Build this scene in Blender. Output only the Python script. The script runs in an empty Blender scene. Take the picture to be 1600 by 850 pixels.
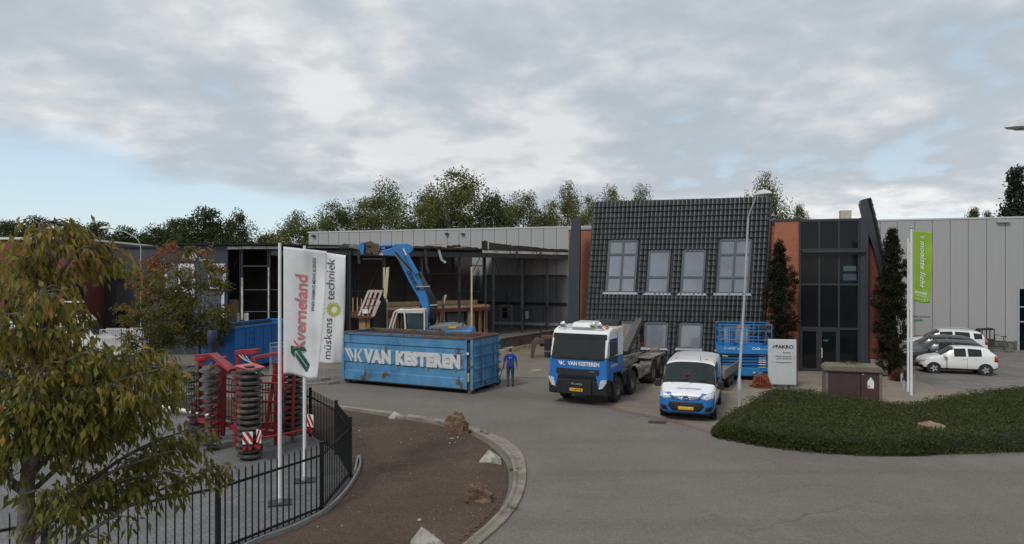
import bpy, bmesh, math, random
import numpy as np
from mathutils import Vector, Matrix
random.seed(7); rng = np.random.default_rng(7)
S = bpy.context.scene
C = S.collection
R = math.radians
# ------------------------------------------------------------------ camera, sky, sun, exposure
F, H = 1066.67, 5.3
cd = bpy.data.cameras.new('camera'); cam = bpy.data.objects.new('camera', cd); C.objects.link(cam)
cd.sensor_width = 36; cd.lens = 24; cd.clip_start = .1; cd.clip_end = 3000
cam.location = (0, 0, H); cam.rotation_euler = (R(90), 0, 0)
S.camera = cam
SUN_EL, SUN_AZ = 48, 215            # azimuth of the sun, degrees clockwise from +Y
w = bpy.data.worlds.new('World'); S.world = w; w.use_nodes = True
nt = w.node_tree; nt.nodes.clear(); N = nt.nodes; L = nt.links
def nd(t, **k):
    n = N.new(t)
    for a, b in k.items(): setattr(n, a, b)
    return n
def mth(op, a, b=None, c=None, clamp=False):
    n = nd('ShaderNodeMath', operation=op, use_clamp=clamp)
    for i, v in enumerate((a, b, c)):
        if v is None: continue
        if isinstance(v, (int, float)): n.inputs[i].default_value = v
        else: L.new(v, n.inputs[i])
    return n.outputs[0]
def mrange(v, a, b, c, d, smooth=True):
    n = nd('ShaderNodeMapRange', interpolation_type='SMOOTHSTEP' if smooth else 'LINEAR')
    L.new(v, n.inputs[0])
    for i, q in enumerate((a, b, c, d)): n.inputs[i+1].default_value = q
    return n.outputs[0]
def wnoise(vec, scale, detail, rough=.55, dist=0.0):
    n = nd('ShaderNodeTexNoise'); n.inputs['Scale'].default_value = scale; n.inputs['Detail'].default_value = detail
    n.inputs['Roughness'].default_value = rough; n.inputs['Distortion'].default_value = dist
    L.new(vec, n.inputs['Vector']); return n.outputs['Fac']
tc = nd('ShaderNodeTexCoord'); sp = nd('ShaderNodeSeparateXYZ'); L.new(tc.outputs['Generated'], sp.inputs[0])
X_, Y_, Z_ = sp.outputs
zc = mth('ADD', mth('MAXIMUM', Z_, 0.0), 0.24)
cb = nd('ShaderNodeCombineXYZ'); L.new(mth('DIVIDE', X_, zc), cb.inputs[0]); L.new(mth('DIVIDE', Y_, zc), cb.inputs[1]); cb.inputs[2].default_value = 3.7
pv = cb.outputs[0]
n1 = wnoise(pv, 1.5, 8, .5, .15)
n2 = wnoise(pv, 4.2, 7, .52, .1)
n3 = wnoise(pv, .45, 4, .5)
dens = mth('ADD', mth('MULTIPLY', n1, .56), mth('MULTIPLY', n2, .44))
lum = mrange(dens, .395, .605, 0, 1)
lum = mth('ADD', mth('MULTIPLY', lum, .74), mth('MULTIPLY', mrange(n3, .35, .65, 0, 1), .26))
ccol = nd('ShaderNodeValToRGB'); L.new(lum, ccol.inputs[0])
e = ccol.color_ramp.elements
e[0].position = .05; e[0].color = (.40, .455, .50, 1)
e[1].position = .95; e[1].color = (.78, .785, .785, 1)
q = e.new(.4); q.color = (.48, .525, .565, 1)
q = e.new(.68); q.color = (.585, .61, .63, 1)
# clear band low in the sky towards the left
hor = mth('SQRT', mth('ADD', mth('MULTIPLY', X_, X_), mth('MULTIPLY', Y_, Y_)))
az = mth('DIVIDE', X_, mth('MAXIMUM', hor, .001)); el = mth('DIVIDE', Z_, mth('MAXIMUM', hor, .001))
edge = mrange(az, -.62, .12, .165, .035, False)
edge = mth('ADD', edge, mth('MULTIPLY', mth('SUBTRACT', n1, .5), .16))
cover = mrange(mth('SUBTRACT', el, edge), -.012, .03, 0, 1)
holes = mrange(dens, .34, .44, .5, 1)
cover = mth('MULTIPLY', cover, holes)
sky = nd('ShaderNodeTexSky', sky_type='NISHITA', sun_disc=False, sun_elevation=R(SUN_EL), sun_rotation=R(SUN_AZ))
sky.air_density = 1.0; sky.dust_density = .7; sky.ozone_density = 2.0
b1 = nd('ShaderNodeBackground'); 
pale = nd('ShaderNodeMix', data_type='RGBA'); pale.inputs[0].default_value = .5; L.new(sky.outputs[0], pale.inputs[6]); pale.inputs[7].default_value = (5.0, 6.0, 6.6, 1)
L.new(pale.outputs[2], b1.inputs[0]); b1.inputs[1].default_value = .125
b2 = nd('ShaderNodeBackground'); L.new(ccol.outputs[0], b2.inputs[0]); b2.inputs[1].default_value = 1.0
mx = nd('ShaderNodeMixShader'); L.new(cover, mx.inputs[0]); L.new(b1.outputs[0], mx.inputs[1]); L.new(b2.outputs[0], mx.inputs[2])
out = nd('ShaderNodeOutputWorld'); L.new(mx.outputs[0], out.inputs[0])
sd = bpy.data.lights.new('sun', 'SUN'); sd.energy = 1.5; sd.angle = R(12); sd.color = (1, .965, .91)
so = bpy.data.objects.new('sun', sd); C.objects.link(so)
sdir = Vector((math.sin(R(SUN_AZ))*math.cos(R(SUN_EL)), math.cos(R(SUN_AZ))*math.cos(R(SUN_EL)), math.sin(R(SUN_EL))))
so.rotation_euler = sdir.to_track_quat('Z', 'Y').to_euler(); so.location = sdir*60
S.view_settings.view_transform = 'Standard'; S.view_settings.look = 'None'; S.view_settings.gamma = 1
S.view_settings.exposure = 0.18; S.view_settings.use_curve_mapping = False
# ------------------------------------------------------------------ helpers
def G(x, y, z=0.0):
    D = F*(H-z)/(y-425.0); return Vector(((x-800)/F*D, D, z))
def P(x, y, D):
    return Vector(((x-800)/F*D, D, H-(y-425.0)/F*D))
def tag(o, label=None, cat=None, group=None, kind=None):
    if label: o['label'] = label
    if cat: o['category'] = cat
    if group: o['group'] = group
    if kind: o['kind'] = kind
    return o
def thing(name, label, cat, loc=(0, 0, 0), rz=0.0, group=None):
    o = bpy.data.objects.new(name, None); C.objects.link(o); o.empty_display_size = .3
    o.location = loc; o.rotation_euler = (0, 0, rz); return tag(o, label, cat, group)
class MB:
    def __init__(s): s.v = []; s.f = []; s.m = []
    def add(s, vs, fs, mi=0):
        b = len(s.v); s.v += [tuple(v) for v in vs]
        for f in fs: s.f.append(tuple(i+b for i in f)); s.m.append(mi)
        return s
    def box(s, c, d, rz=0.0, M=None, mi=0):
        x, y, z = d[0]/2, d[1]/2, d[2]/2
        vs = [Vector((a*x, b*y, g*z)) for a in (-1, 1) for b in (-1, 1) for g in (-1, 1)]
        if M is None: M = Matrix.Rotation(rz, 3, 'Z')
        vs = [M @ v + Vector(c) for v in vs]
        return s.add(vs, [(0, 1, 3, 2), (4, 6, 7, 5), (0, 4, 5, 1), (2, 3, 7, 6), (0, 2, 6, 4), (1, 5, 7, 3)], mi)
    def bx(s, x0, x1, y0, y1, z0, z1, mi=0):
        return s.box(((x0+x1)/2, (y0+y1)/2, (z0+z1)/2), (abs(x1-x0), abs(y1-y0), abs(z1-z0)), mi=mi)
    def beam(s, p0, p1, w, h, up=(0, 0, 1), w1=None, h1=None, mi=0):
        p0, p1, up = Vector(p0), Vector(p1), Vector(up)
        d = (p1-p0).normalized()
        if abs(d.dot(up)) > .98: up = Vector((0, 1, 0)) if abs(d.y) < .9 else Vector((1, 0, 0))
        a = d.cross(up).normalized(); b = a.cross(d).normalized()
        w1 = w if w1 is None else w1; h1 = h if h1 is None else h1
        vs = []
        for p, ww, hh in ((p0, w, h), (p1, w1, h1)):
            vs += [p-a*ww/2-b*hh/2, p+a*ww/2-b*hh/2, p+a*ww/2+b*hh/2, p-a*ww/2+b*hh/2]
        return s.add(vs, [(0, 1, 2, 3), (7, 6, 5, 4), (0, 4, 5, 1), (1, 5, 6, 2), (2, 6, 7, 3), (3, 7, 4, 0)], mi)
    def cyl(s, p0, p1, r0, r1=None, n=12, mi=0, caps=True):
        p0, p1 = Vector(p0), Vector(p1); r1 = r0 if r1 is None else r1
        d = (p1-p0).normalized(); up = Vector((0, 0, 1)) if abs(d.z) < .95 else Vector((1, 0, 0))
        a = d.cross(up).normalized(); b = a.cross(d)
        vs = []
        for p, r in ((p0, r0), (p1, r1)):
            vs += [p+(a*math.cos(t)+b*math.sin(t))*r for t in (2*math.pi*i/n for i in range(n))]
        fs = [(i, (i+1) % n, n+(i+1) % n, n+i) for i in range(n)]
        if caps: fs += [tuple(reversed(range(n))), tuple(range(n, 2*n))]
        return s.add(vs, fs, mi)
    def tube(s, pts, r, n=8, mi=0, caps=True):
        pts = [Vector(p) for p in pts]; rs = r if isinstance(r, (list, tuple)) else [r]*len(pts)
        vs = []; a = None
        for i, p in enumerate(pts):
            d = (pts[min(i+1, len(pts)-1)]-pts[max(i-1, 0)]).normalized()
            if a is None:
                up = Vector((0, 0, 1)) if abs(d.z) < .9 else Vector((1, 0, 0)); a = d.cross(up).normalized()
            else: a = (a-d*a.dot(d)).normalized()
            b = d.cross(a)
            vs += [p+(a*math.cos(t)+b*math.sin(t))*rs[i] for t in (2*math.pi*k/n for k in range(n))]
        fs = [(i*n+k, i*n+(k+1) % n, (i+1)*n+(k+1) % n, (i+1)*n+k) for i in range(len(pts)-1) for k in range(n)]
        if caps: fs += [tuple(reversed(range(n))), tuple(range((len(pts)-1)*n, len(pts)*n))]
        return s.add(vs, fs, mi)
    def plate(s, pts, t, mi=0, nrm=None):
        pts = [Vector(p) for p in pts]; n = Vector((0, 0, 0))
        for i in range(len(pts)): n += pts[i].cross(pts[(i+1) % len(pts)])
        n.normalize(); k = len(pts)
        if nrm is not None and n.dot(Vector(nrm)) < 0: pts.reverse(); n = -n
        vs = pts + [p-n*t for p in pts]
        fs = [tuple(range(k)), tuple(reversed(range(k, 2*k)))]+[(i, k+i, k+(i+1) % k, (i+1) % k) for i in range(k)]
        return s.add(vs, fs, mi)
    def prism(s, poly, y0, y1, mi=0):          # polygon in x,z, extruded along y
        a = sum(poly[i][0]*poly[(i+1) % len(poly)][1]-poly[(i+1) % len(poly)][0]*poly[i][1] for i in range(len(poly)))
        if a < 0: poly = list(reversed(poly))
        k = len(poly); y0, y1 = min(y0, y1), max(y0, y1)
        vs = [(x, y0, z) for x, z in poly]+[(x, y1, z) for x, z in poly]
        fs = [tuple(range(k)), tuple(reversed(range(k, 2*k)))]+[(i, k+i, k+(i+1) % k, (i+1) % k) for i in range(k)]
        return s.add(vs, fs, mi)
    def slab(s, poly, z0, z1, mi=0):           # polygon in x,y, extruded along z
        a = sum(poly[i][0]*poly[(i+1) % len(poly)][1]-poly[(i+1) % len(poly)][0]*poly[i][1] for i in range(len(poly)))
        if a < 0: poly = list(reversed(poly))
        k = len(poly)
        vs = [(p[0], p[1], z1) for p in poly]+[(p[0], p[1], z0) for p in poly]
        fs = [tuple(range(k)), tuple(reversed(range(k, 2*k)))]+[((i+1) % k, i, k+i, k+(i+1) % k) for i in range(k)]
        return s.add(vs, fs, mi)
    def lathe(s, prof, o=(0, 0, 0), axis=(0, 0, 1), n=16, mi=0, closed=False):
        o = Vector(o); d = Vector(axis).normalized(); up = Vector((0, 0, 1)) if abs(d.z) < .95 else Vector((1, 0, 0))
        a = d.cross(up).normalized(); b = d.cross(a); vs = []
        for r, z in prof: vs += [o+d*z+(a*math.cos(t)+b*math.sin(t))*r for t in (2*math.pi*k/n for k in range(n))]
        m = len(prof); rng_ = range(m if closed else m-1)
        fs = [(i*n+k, i*n+(k+1) % n, ((i+1) % m)*n+(k+1) % n, ((i+1) % m)*n+k) for i in rng_ for k in range(n)]
        return s.add(vs, fs, mi)
    def build(s, name, mat, parent=None, smooth=None, bevel=0, w=False, segs=2):
        vs = s.v
        if w and parent is not None:
            o = parent.location; vs = [(a-o.x, b-o.y, c-o.z) for a, b, c in vs]
        me = bpy.data.meshes.new(name); me.from_pydata(vs, [], s.f)
        ms = mat if isinstance(mat, (list, tuple)) else [mat]
        for m in ms: me.materials.append(m)
        if len(ms) > 1: me.polygons.foreach_set('material_index', s.m)
        return link(name, me, parent, smooth, bevel, segs)
def link(name, me, parent=None, smooth=None, bevel=0, segs=2):
    if smooth is not None:
        me.polygons.foreach_set('use_smooth', [True]*len(me.polygons)); me.set_sharp_from_angle(angle=R(smooth))
    me.update(); ob = bpy.data.objects.new(name, me); C.objects.link(ob); ob.parent = parent
    if bevel:
        b = ob.modifiers.new('bevel', 'BEVEL'); b.width = bevel; b.segments = segs; b.limit_method = 'ANGLE'; b.angle_limit = R(40)
    return ob
def copy_tree(o, parent=None):
    c = o.copy(); C.objects.link(c); c.parent = parent
    for k in CH.get(o.name, None) or [x for x in C.objects if x.parent == o]: copy_tree(k, c)
    return c
CH = {}
# ------------------------------------------------------------------ materials
MATS = {}
def mat(name, c1, c2=None, scale=4, rough=.6, metal=0.0, bump=0.0, bscale=None, detail=5, ramp=(.35, .65), spec=.5, coat=0.0, fine=None, stretch=None, c3=None, s3=1.0, r3=(.5, .62), rr=0.0):
    """two-tone noise material; c3 = a third, patchy colour (rust, dirt, moss); fine = amount of fine grain"""
    if name in MATS: return MATS[name]
    m = bpy.data.materials.new(name); m.use_nodes = True; t = m.node_tree; b = t.nodes['Principled BSDF']; MATS[name] = m
    b.inputs['Roughness'].default_value = rough; b.inputs['Metallic'].default_value = metal
    b.inputs['Specular IOR Level'].default_value = spec; b.inputs['Coat Weight'].default_value = coat
    tcn = t.nodes.new('ShaderNodeTexCoord'); vec = tcn.outputs['Object']
    if stretch:
        mp = t.nodes.new('ShaderNodeMapping'); mp.inputs['Scale'].default_value = stretch; t.links.new(vec, mp.inputs[0]); vec = mp.outputs[0]
    def nz(sc, de=5, ro=.6):
        n = t.nodes.new('ShaderNodeTexNoise'); n.inputs['Scale'].default_value = sc; n.inputs['Detail'].default_value = de; n.inputs['Roughness'].default_value = ro
        t.links.new(vec, n.inputs['Vector']); return n.outputs['Fac']
    def mixc(f, a, bb):
        n = t.nodes.new('ShaderNodeMix'); n.data_type = 'RGBA'; t.links.new(f, n.inputs[0])
        for i, v in ((6, a), (7, bb)):
            if isinstance(v, tuple): n.inputs[i].default_value = (*v, 1)
            else: t.links.new(v, n.inputs[i])
        return n.outputs[2]
    def rmp(v, lo, hi):
        n = t.nodes.new('ShaderNodeMapRange'); t.links.new(v, n.inputs[0]); n.inputs[1].default_value = lo; n.inputs[2].default_value = hi; return n.outputs[0]
    if c2 is None: c2 = tuple(v*.82 for v in c1)
    nv = nz(scale, detail); col = mixc(rmp(nv, *ramp), c1, c2)
    if c3: col = mixc(rmp(nz(s3, 9, .68), *r3), col, c3)
    if fine:
        col2 = mixc(nz(fine[0], 2), tuple(1-fine[1] for _ in range(3)), tuple(1+fine[1] for _ in range(3)))
        n = t.nodes.new('ShaderNodeMix'); n.data_type = 'RGBA'; n.blend_type = 'MULTIPLY'; n.inputs[0].default_value = 1
        t.links.new(col, n.inputs[6]); t.links.new(col2, n.inputs[7]); col = n.outputs[2]
    t.links.new(col, b.inputs['Base Color'])
    if rr:
        n = t.nodes.new('ShaderNodeMapRange'); t.links.new(nv, n.inputs[0]); n.inputs[1].default_value = .3; n.inputs[2].default_value = .7
        n.inputs[3].default_value = max(0, rough-rr); n.inputs[4].default_value = min(1, rough+rr); t.links.new(n.outputs[0], b.inputs['Roughness'])
    if bump:
        bp = t.nodes.new('ShaderNodeBump'); bp.inputs['Strength'].default_value = bump; bp.inputs['Distance'].default_value = .02
        t.links.new(nz(bscale or scale*4, 6), bp.inputs['Height']); t.links.new(bp.outputs[0], b.inputs['Normal'])
    return m
def brickmat(name, c1, c2, mortar, bw, bh, ms=.012, rough=.85, vec='xz', rot=0.0, bump=.4, dirt=None, dscale=.35, offset=.5, var=.25):
    if name in MATS: return MATS[name]
    m = bpy.data.materials.new(name); m.use_nodes = True; t = m.node_tree; b = t.nodes['Principled BSDF']; MATS[name] = m
    b.inputs['Roughness'].default_value = rough
    tcn = t.nodes.new('ShaderNodeTexCoord'); v = tcn.outputs['Object']
    if vec == 'xz':     # walls: run along the horizontal direction of the wall
        s_ = t.nodes.new('ShaderNodeSeparateXYZ'); t.links.new(v, s_.inputs[0])
        a_ = t.nodes.new('ShaderNodeMath'); a_.operation = 'MULTIPLY_ADD'; t.links.new(s_.outputs[1], a_.inputs[0]); a_.inputs[1].default_value = rot; t.links.new(s_.outputs[0], a_.inputs[2])
        c_ = t.nodes.new('ShaderNodeCombineXYZ'); t.links.new(a_.outputs[0], c_.inputs[0]); t.links.new(s_.outputs[2], c_.inputs[1]); v = c_.outputs[0]
    else:
        mp = t.nodes.new('ShaderNodeMapping'); mp.inputs['Rotation'].default_value = (0, 0, rot); t.links.new(v, mp.inputs[0]); v = mp.outputs[0]
    bt = t.nodes.new('ShaderNodeTexBrick'); t.links.new(v, bt.inputs['Vector'])
    bt.inputs['Scale'].default_value = 1; bt.inputs['Brick Width'].default_value = bw; bt.inputs['Row Height'].default_value = bh
    bt.inputs['Mortar Size'].default_value = ms; bt.inputs['Mortar Smooth'].default_value = .2; bt.offset = offset
    bt.inputs['Color1'].default_value = (*c1, 1); bt.inputs['Color2'].default_value = (*c2, 1); bt.inputs['Mortar'].default_value = (*mortar, 1)
    nz = t.nodes.new('ShaderNodeTexNoise'); nz.inputs['Scale'].default_value = dscale; nz.inputs['Detail'].default_value = 8; nz.inputs['Roughness'].default_value = .65; t.links.new(tcn.outputs['Object'], nz.inputs['Vector'])
    mr = t.nodes.new('ShaderNodeMapRange'); t.links.new(nz.outputs['Fac'], mr.inputs[0]); mr.inputs[1].default_value = .3; mr.inputs[2].default_value = .7; mr.inputs[3].default_value = 1-var; mr.inputs[4].default_value = 1+var
    mu = t.nodes.new('ShaderNodeMix'); mu.data_type = 'RGBA'; mu.blend_type = 'MULTIPLY'; mu.inputs[0].default_value = 1
    t.links.new(bt.outputs['Color'], mu.inputs[6]); t.links.new(mr.outputs[0], mu.inputs[7]); col = mu.outputs[2]
    if dirt:
        n2 = t.nodes.new('ShaderNodeTexNoise'); n2.inputs['Scale'].default_value = dscale*2.3; n2.inputs['Detail'].default_value = 9; n2.inputs['Roughness'].default_value = .7; t.links.new(tcn.outputs['Object'], n2.inputs['Vector'])
        m2 = t.nodes.new('ShaderNodeMapRange'); t.links.new(n2.outputs['Fac'], m2.inputs[0]); m2.inputs[1].default_value = .48; m2.inputs[2].default_value = .66; m2.inputs[4].default_value = .75
        x2 = t.nodes.new('ShaderNodeMix'); x2.data_type = 'RGBA'; t.links.new(m2.outputs[0], x2.inputs[0]); t.links.new(col, x2.inputs[6]); x2.inputs[7].default_value = (*dirt, 1); col = x2.outputs[2]
    t.links.new(col, b.inputs['Base Color'])
    bp = t.nodes.new('ShaderNodeBump'); bp.inputs['Strength'].default_value = bump; bp.inputs['Distance'].default_value = .01; bp.invert = True
    t.links.new(bt.outputs['Fac'], bp.inputs['Height']); t.links.new(bp.outputs[0], b.inputs['Normal'])
    return m
def asphaltmat(name, c1, c2, light, along=0.0, grain=((6, .10), (14, .16), (30, .34), (70, .5), (160, .4)), paths=.3):
    m = bpy.data.materials.new(name); m.use_nodes = True; t = m.node_tree; b = t.nodes['Principled BSDF']; MATS[name] = m; b.inputs['Roughness'].default_value = .92; b.inputs['Specular IOR Level'].default_value = .25
    tcn = t.nodes.new('ShaderNodeTexCoord'); O = tcn.outputs['Object']
    def mp(sc, rot=0.0):
        n = t.nodes.new('ShaderNodeMapping'); n.inputs['Scale'].default_value = sc; n.inputs['Rotation'].default_value = (0, 0, rot); t.links.new(O, n.inputs[0]); return n.outputs[0]
    def nz(sc, de, ro, v=O):
        n = t.nodes.new('ShaderNodeTexNoise'); n.inputs['Scale'].default_value = sc; n.inputs['Detail'].default_value = de; n.inputs['Roughness'].default_value = ro; t.links.new(v, n.inputs['Vector']); return n.outputs['Fac']
    def rg(v, a, b_, c=0.0, d=1.0):
        n = t.nodes.new('ShaderNodeMapRange'); t.links.new(v, n.inputs[0])
        for i, q in enumerate((a, b_, c, d)): n.inputs[i+1].default_value = q
        return n.outputs[0]
    def mix(f, a, b_, mode='MIX'):
        n = t.nodes.new('ShaderNodeMix'); n.data_type = 'RGBA'; n.blend_type = mode
        if isinstance(f, float): n.inputs[0].default_value = f
        else: t.links.new(f, n.inputs[0])
        for i, v in ((6, a), (7, b_)):
            if isinstance(v, tuple): n.inputs[i].default_value = (*v, 1)
            else: t.links.new(v, n.inputs[i])
        return n.outputs[2]
    col = mix(rg(nz(.16, 6, .6), .35, .65), c1, c2)
    col = mix(rg(nz(.5, 7, .65), .5, .72, 0, .7), col, light)
    # wheel paths: long soft streaks sweeping along the bend
    col = mix(rg(nz(1.0, 4, .5, mp((.06, .9, 1), along)), .50, .68, 0, paths), col, tuple(v*.72 for v in c2))
    col = mix(rg(nz(1.0, 5, .6, mp((.5, .05, 1), .5)), .56, .7, 0, .3), col, light)
    # seams and cracks
    vn = t.nodes.new('ShaderNodeTexVoronoi'); vn.feature = 'DISTANCE_TO_EDGE'; vn.inputs['Scale'].default_value = .16
    wv = t.nodes.new('ShaderNodeVectorMath'); wv.operation = 'MULTIPLY_ADD'; nn = t.nodes.new('ShaderNodeTexNoise'); nn.inputs['Scale'].default_value = .9; nn.inputs['Detail'].default_value = 6; t.links.new(O, nn.inputs['Vector'])
    t.links.new(nn.outputs['Color'], wv.inputs[0]); wv.inputs[1].default_value = (1.6, 1.6, 0); t.links.new(O, wv.inputs[2]); t.links.new(wv.outputs[0], vn.inputs['Vector'])
    crack = rg(vn.outputs['Distance'], .0015, .0035, .30, 0)
    ms = t.nodes.new('ShaderNodeMath'); ms.operation = 'MULTIPLY'; t.links.new(crack, ms.inputs[0]); t.links.new(rg(nz(.22, 3, .5), .5, .58), ms.inputs[1])
    col = mix(ms.outputs[0], col, tuple(v*.35 for v in c2))
    # oil spots
    col = mix(rg(nz(.85, 5, .7), .685, .73, 0, .55), col, tuple(v*.45 for v in c2))
    # aggregate grain at several sizes
    for sc, amt in grain:
        n = t.nodes.new('ShaderNodeTexNoise'); n.inputs['Scale'].default_value = sc; n.inputs['Detail'].default_value = 3; n.inputs['Roughness'].default_value = .7; t.links.new(O, n.inputs['Vector'])
        col = mix(1.0, col, rg(n.outputs['Fac'], .25, .75, 1-amt, 1+amt), 'MULTIPLY')
    t.links.new(col, b.inputs['Base Color'])
    bp = t.nodes.new('ShaderNodeBump'); bp.inputs['Strength'].default_value = .5; bp.inputs['Distance'].default_value = .01; t.links.new(nz(70, 4, .7), bp.inputs['Height']); t.links.new(bp.outputs[0], b.inputs['Normal'])
    return m
def glassmat(name, col=(.02, .03, .035), rough=.04, spec=.9):
    return mat(name, col, tuple(v*.8 for v in col), 1.5, rough, spec=spec, coat=.3)
def leafmat(name, ramp, trans=.25, rough=.55, spec=.3):
    """leaf colour picked per leaf from the 'rnd' attribute"""
    if name in MATS: return MATS[name]
    m = bpy.data.materials.new(name); m.use_nodes = True; t = m.node_tree; b = t.nodes['Principled BSDF']; MATS[name] = m
    b.inputs['Roughness'].default_value = rough; b.inputs['Specular IOR Level'].default_value = spec
    at = t.nodes.new('ShaderNodeAttribute'); at.attribute_name = 'rnd'
    cr = t.nodes.new('ShaderNodeValToRGB'); t.links.new(at.outputs['Fac'], cr.inputs[0]); el = cr.color_ramp.elements
    el[0].position = 0; el[0].color = (*ramp[0], 1); el[1].position = 1; el[1].color = (*ramp[-1], 1)
    for i, c in enumerate(ramp[1:-1]): el.new((i+1)/(len(ramp)-1)).color = (*c, 1)
    t.links.new(cr.outputs[0], b.inputs['Base Color'])
    tr = t.nodes.new('ShaderNodeBsdfTranslucent'); t.links.new(cr.outputs[0], tr.inputs[0])
    ms = t.nodes.new('ShaderNodeMixShader'); ms.inputs[0].default_value = trans
    t.links.new(b.outputs[0], ms.inputs[1]); t.links.new(tr.outputs[0], ms.inputs[2]); t.links.new(ms.outputs[0], t.nodes['Material Output'].inputs[0])
    return m
# ------------------------------------------------------------------ lettering
def text_geo(body, size=1.0, bold=0.0, shear=0.0, spacing=1.0, align='CENTER', extrude=0.0, sx=1.0):
    cu = bpy.data.curves.new('t', 'FONT'); cu.body = body; cu.size = size; cu.offset = bold*size; cu.shear = shear
    cu.space_character = spacing; cu.align_x = align; cu.align_y = 'CENTER'; cu.resolution_u = 3; cu.extrude = extrude
    ob = bpy.data.objects.new('t', cu); C.objects.link(ob)
    dg = bpy.context.evaluated_depsgraph_get(); me = bpy.data.meshes.new_from_object(ob.evaluated_get(dg))
    vs = [Vector((v.co.x*sx, v.co.y, v.co.z)) for v in me.vertices]; fs = [tuple(p.vertices) for p in me.polygons]
    bpy.data.objects.remove(ob); bpy.data.curves.remove(cu); bpy.data.meshes.remove(me)
    return vs, fs
def lettering(body, size, origin, right, up, m, parent, w=False, name='lettering', off=.012, fit=None, **k):
    vs, fs = text_geo(body, size, **k)
    if fit:
        q_ = fit/(max(v.x for v in vs)-min(v.x for v in vs)); vs = [Vector((v.x*q_, v.y, v.z)) for v in vs]
    o, r, u = Vector(origin), Vector(right).normalized(), Vector(up).normalized(); n = r.cross(u)
    mb = MB(); mb.add([o+r*v.x+u*v.y+n*(off+v.z) for v in vs], fs)
    return mb.build(name, m, parent, w=w)
def catmull(pts, n=8, closed=False):
    pts = [Vector(p) for p in pts]; k = len(pts); o = []
    for i in range(k if closed else k-1):
        g = (lambda j: pts[j % k]) if closed else (lambda j: pts[max(0, min(k-1, j))])
        p0, p1, p2, p3 = g(i-1), g(i), g(i+1), g(i+2)
        for a in range(n):
            t = a/n
            o.append(.5*((2*p1)+(p2-p0)*t+(2*p0-5*p1+4*p2-p3)*t*t+(3*p1-p0-3*p2+p3)*t**3))
    if not closed: o.append(pts[-1])
    return o
# ================================================================== materials used in many places
ASPH = asphaltmat('asphalt', (.168, .152, .136), (.138, .124, .110), (.198, .178, .155), .35)
EARTH = mat('earth', (.11, .095, .07), (.07, .065, .045), .2, .95, bump=.5, bscale=8)
SOIL = asphaltmat('soil', (.084, .059, .043), (.064, .045, .033), (.106, .078, .058), 1.0, ((5, .12), (13, .28), (28, .45), (60, .6), (130, .4)), .12)
CONC = mat('concrete', (.27, .24, .20), (.185, .163, .135), 1.3, .9, bump=.3, bscale=40, detail=9, c3=(.115, .10, .08), s3=1.1, r3=(.5, .68), fine=(70, .25))
GRAVEL = mat('slate_gravel', (.035, .037, .042), (.075, .078, .085), 40, .9, bump=1.0, bscale=60)
BLACKM = mat('black_metal', (.009, .010, .011), (.013, .014, .015), 6, .5, spec=.3)
WHITEM = mat('white_metal', (.72, .73, .73), (.62, .62, .60), 3, .4)
GALV = mat('galvanised', (.42, .45, .47), (.33, .36, .38), 5, .45, metal=.35)
DARKSTEEL = mat('dark_steel', (.030, .036, .044), (.022, .026, .032), 2.5, .55, c3=(.07, .06, .05), s3=2.5, r3=(.6, .72))
HALLM = mat('hall_cladding', (.345, .347, .35), (.315, .318, .322), .5, .5, stretch=(3, 3, .25))
HALLD = mat('hall_cladding_dark', (.105, .11, .12), (.085, .088, .098), .5, .6, stretch=(3, 3, .3), c3=(.13, .125, .115), s3=.4)
SLATE = mat('slate_tile', (.023, .028, .031), (.036, .042, .046), 3, .34, rr=.1, bump=.15, bscale=30, c3=(.06, .066, .068), s3=1.6, r3=(.5, .75))
ANTH = mat('anthracite', (.032, .040, .052), (.027, .033, .043), 2, .5)
BRICK = brickmat('brick_red', (.42, .125, .063), (.33, .095, .048), (.25, .14, .095), .22, .0625, .008, rot=-.3, var=.18)
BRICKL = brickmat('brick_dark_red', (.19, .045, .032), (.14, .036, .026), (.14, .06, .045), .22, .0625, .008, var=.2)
WINF = mat('window_frame_grey', (.10, .115, .135), (.085, .10, .12), 3, .4)
GLASSB = mat('blind_glass', (.19, .215, .245), (.15, .17, .20), 1.2, .08, spec=.8, coat=.5)
GLASSD = mat('dark_glass', (.008, .010, .013), (.006, .008, .011), 1.5, .06, spec=.2)
WOOD = mat('timber', (.46, .29, .145), (.34, .20, .095), 6, .75, stretch=(1, 1, .2))
PLY = mat('plywood', (.55, .40, .23), (.43, .29, .16), 3, .75)
REDWOOD = mat('red_primed_timber', (.17, .06, .035), (.11, .04, .025), 5, .7)
# ================================================================== ground
def sheet(name, pts, z, m, kind='structure', parent=None, sub=0):
    bm = bmesh.new(); vs = [bm.verts.new((p[0], p[1], z)) for p in pts]; f = bm.faces.new(vs)
    if f.normal.z < 0: f.normal_flip()
    bm.normal_update()
    if f.normal.z < 0: bmesh.ops.reverse_faces(bm, faces=[f])
    bmesh.ops.triangulate(bm, faces=bm.faces[:])
    me = bpy.data.meshes.new(name); bm.to_mesh(me); bm.free(); me.materials.append(m)
    o = link(name, me, parent)
    if kind: tag(o, kind=kind)
    return o
sheet('ground', [(-1500, -300), (1500, -300), (1500, 2500), (-1500, 2500)], -.03, EARTH)
sheet('road', [(-75, -8), (75, -8), (75, 56), (-75, 62)], 0, ASPH)
PAVE = brickmat('beige_pavers', (.27, .225, .175), (.21, .175, .14), (.12, .105, .085), .21, .105, .008, vec='xy', rot=R(16.7), dirt=(.17, .15, .125), dscale=.35, var=.2)
PAVEL = brickmat('grey_pavers', (.165, .165, .168), (.125, .125, .128), (.075, .075, .077), .21, .105, .009, vec='xy', rot=R(-40), dirt=(.095, .094, .092), dscale=.3, var=.22)
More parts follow.
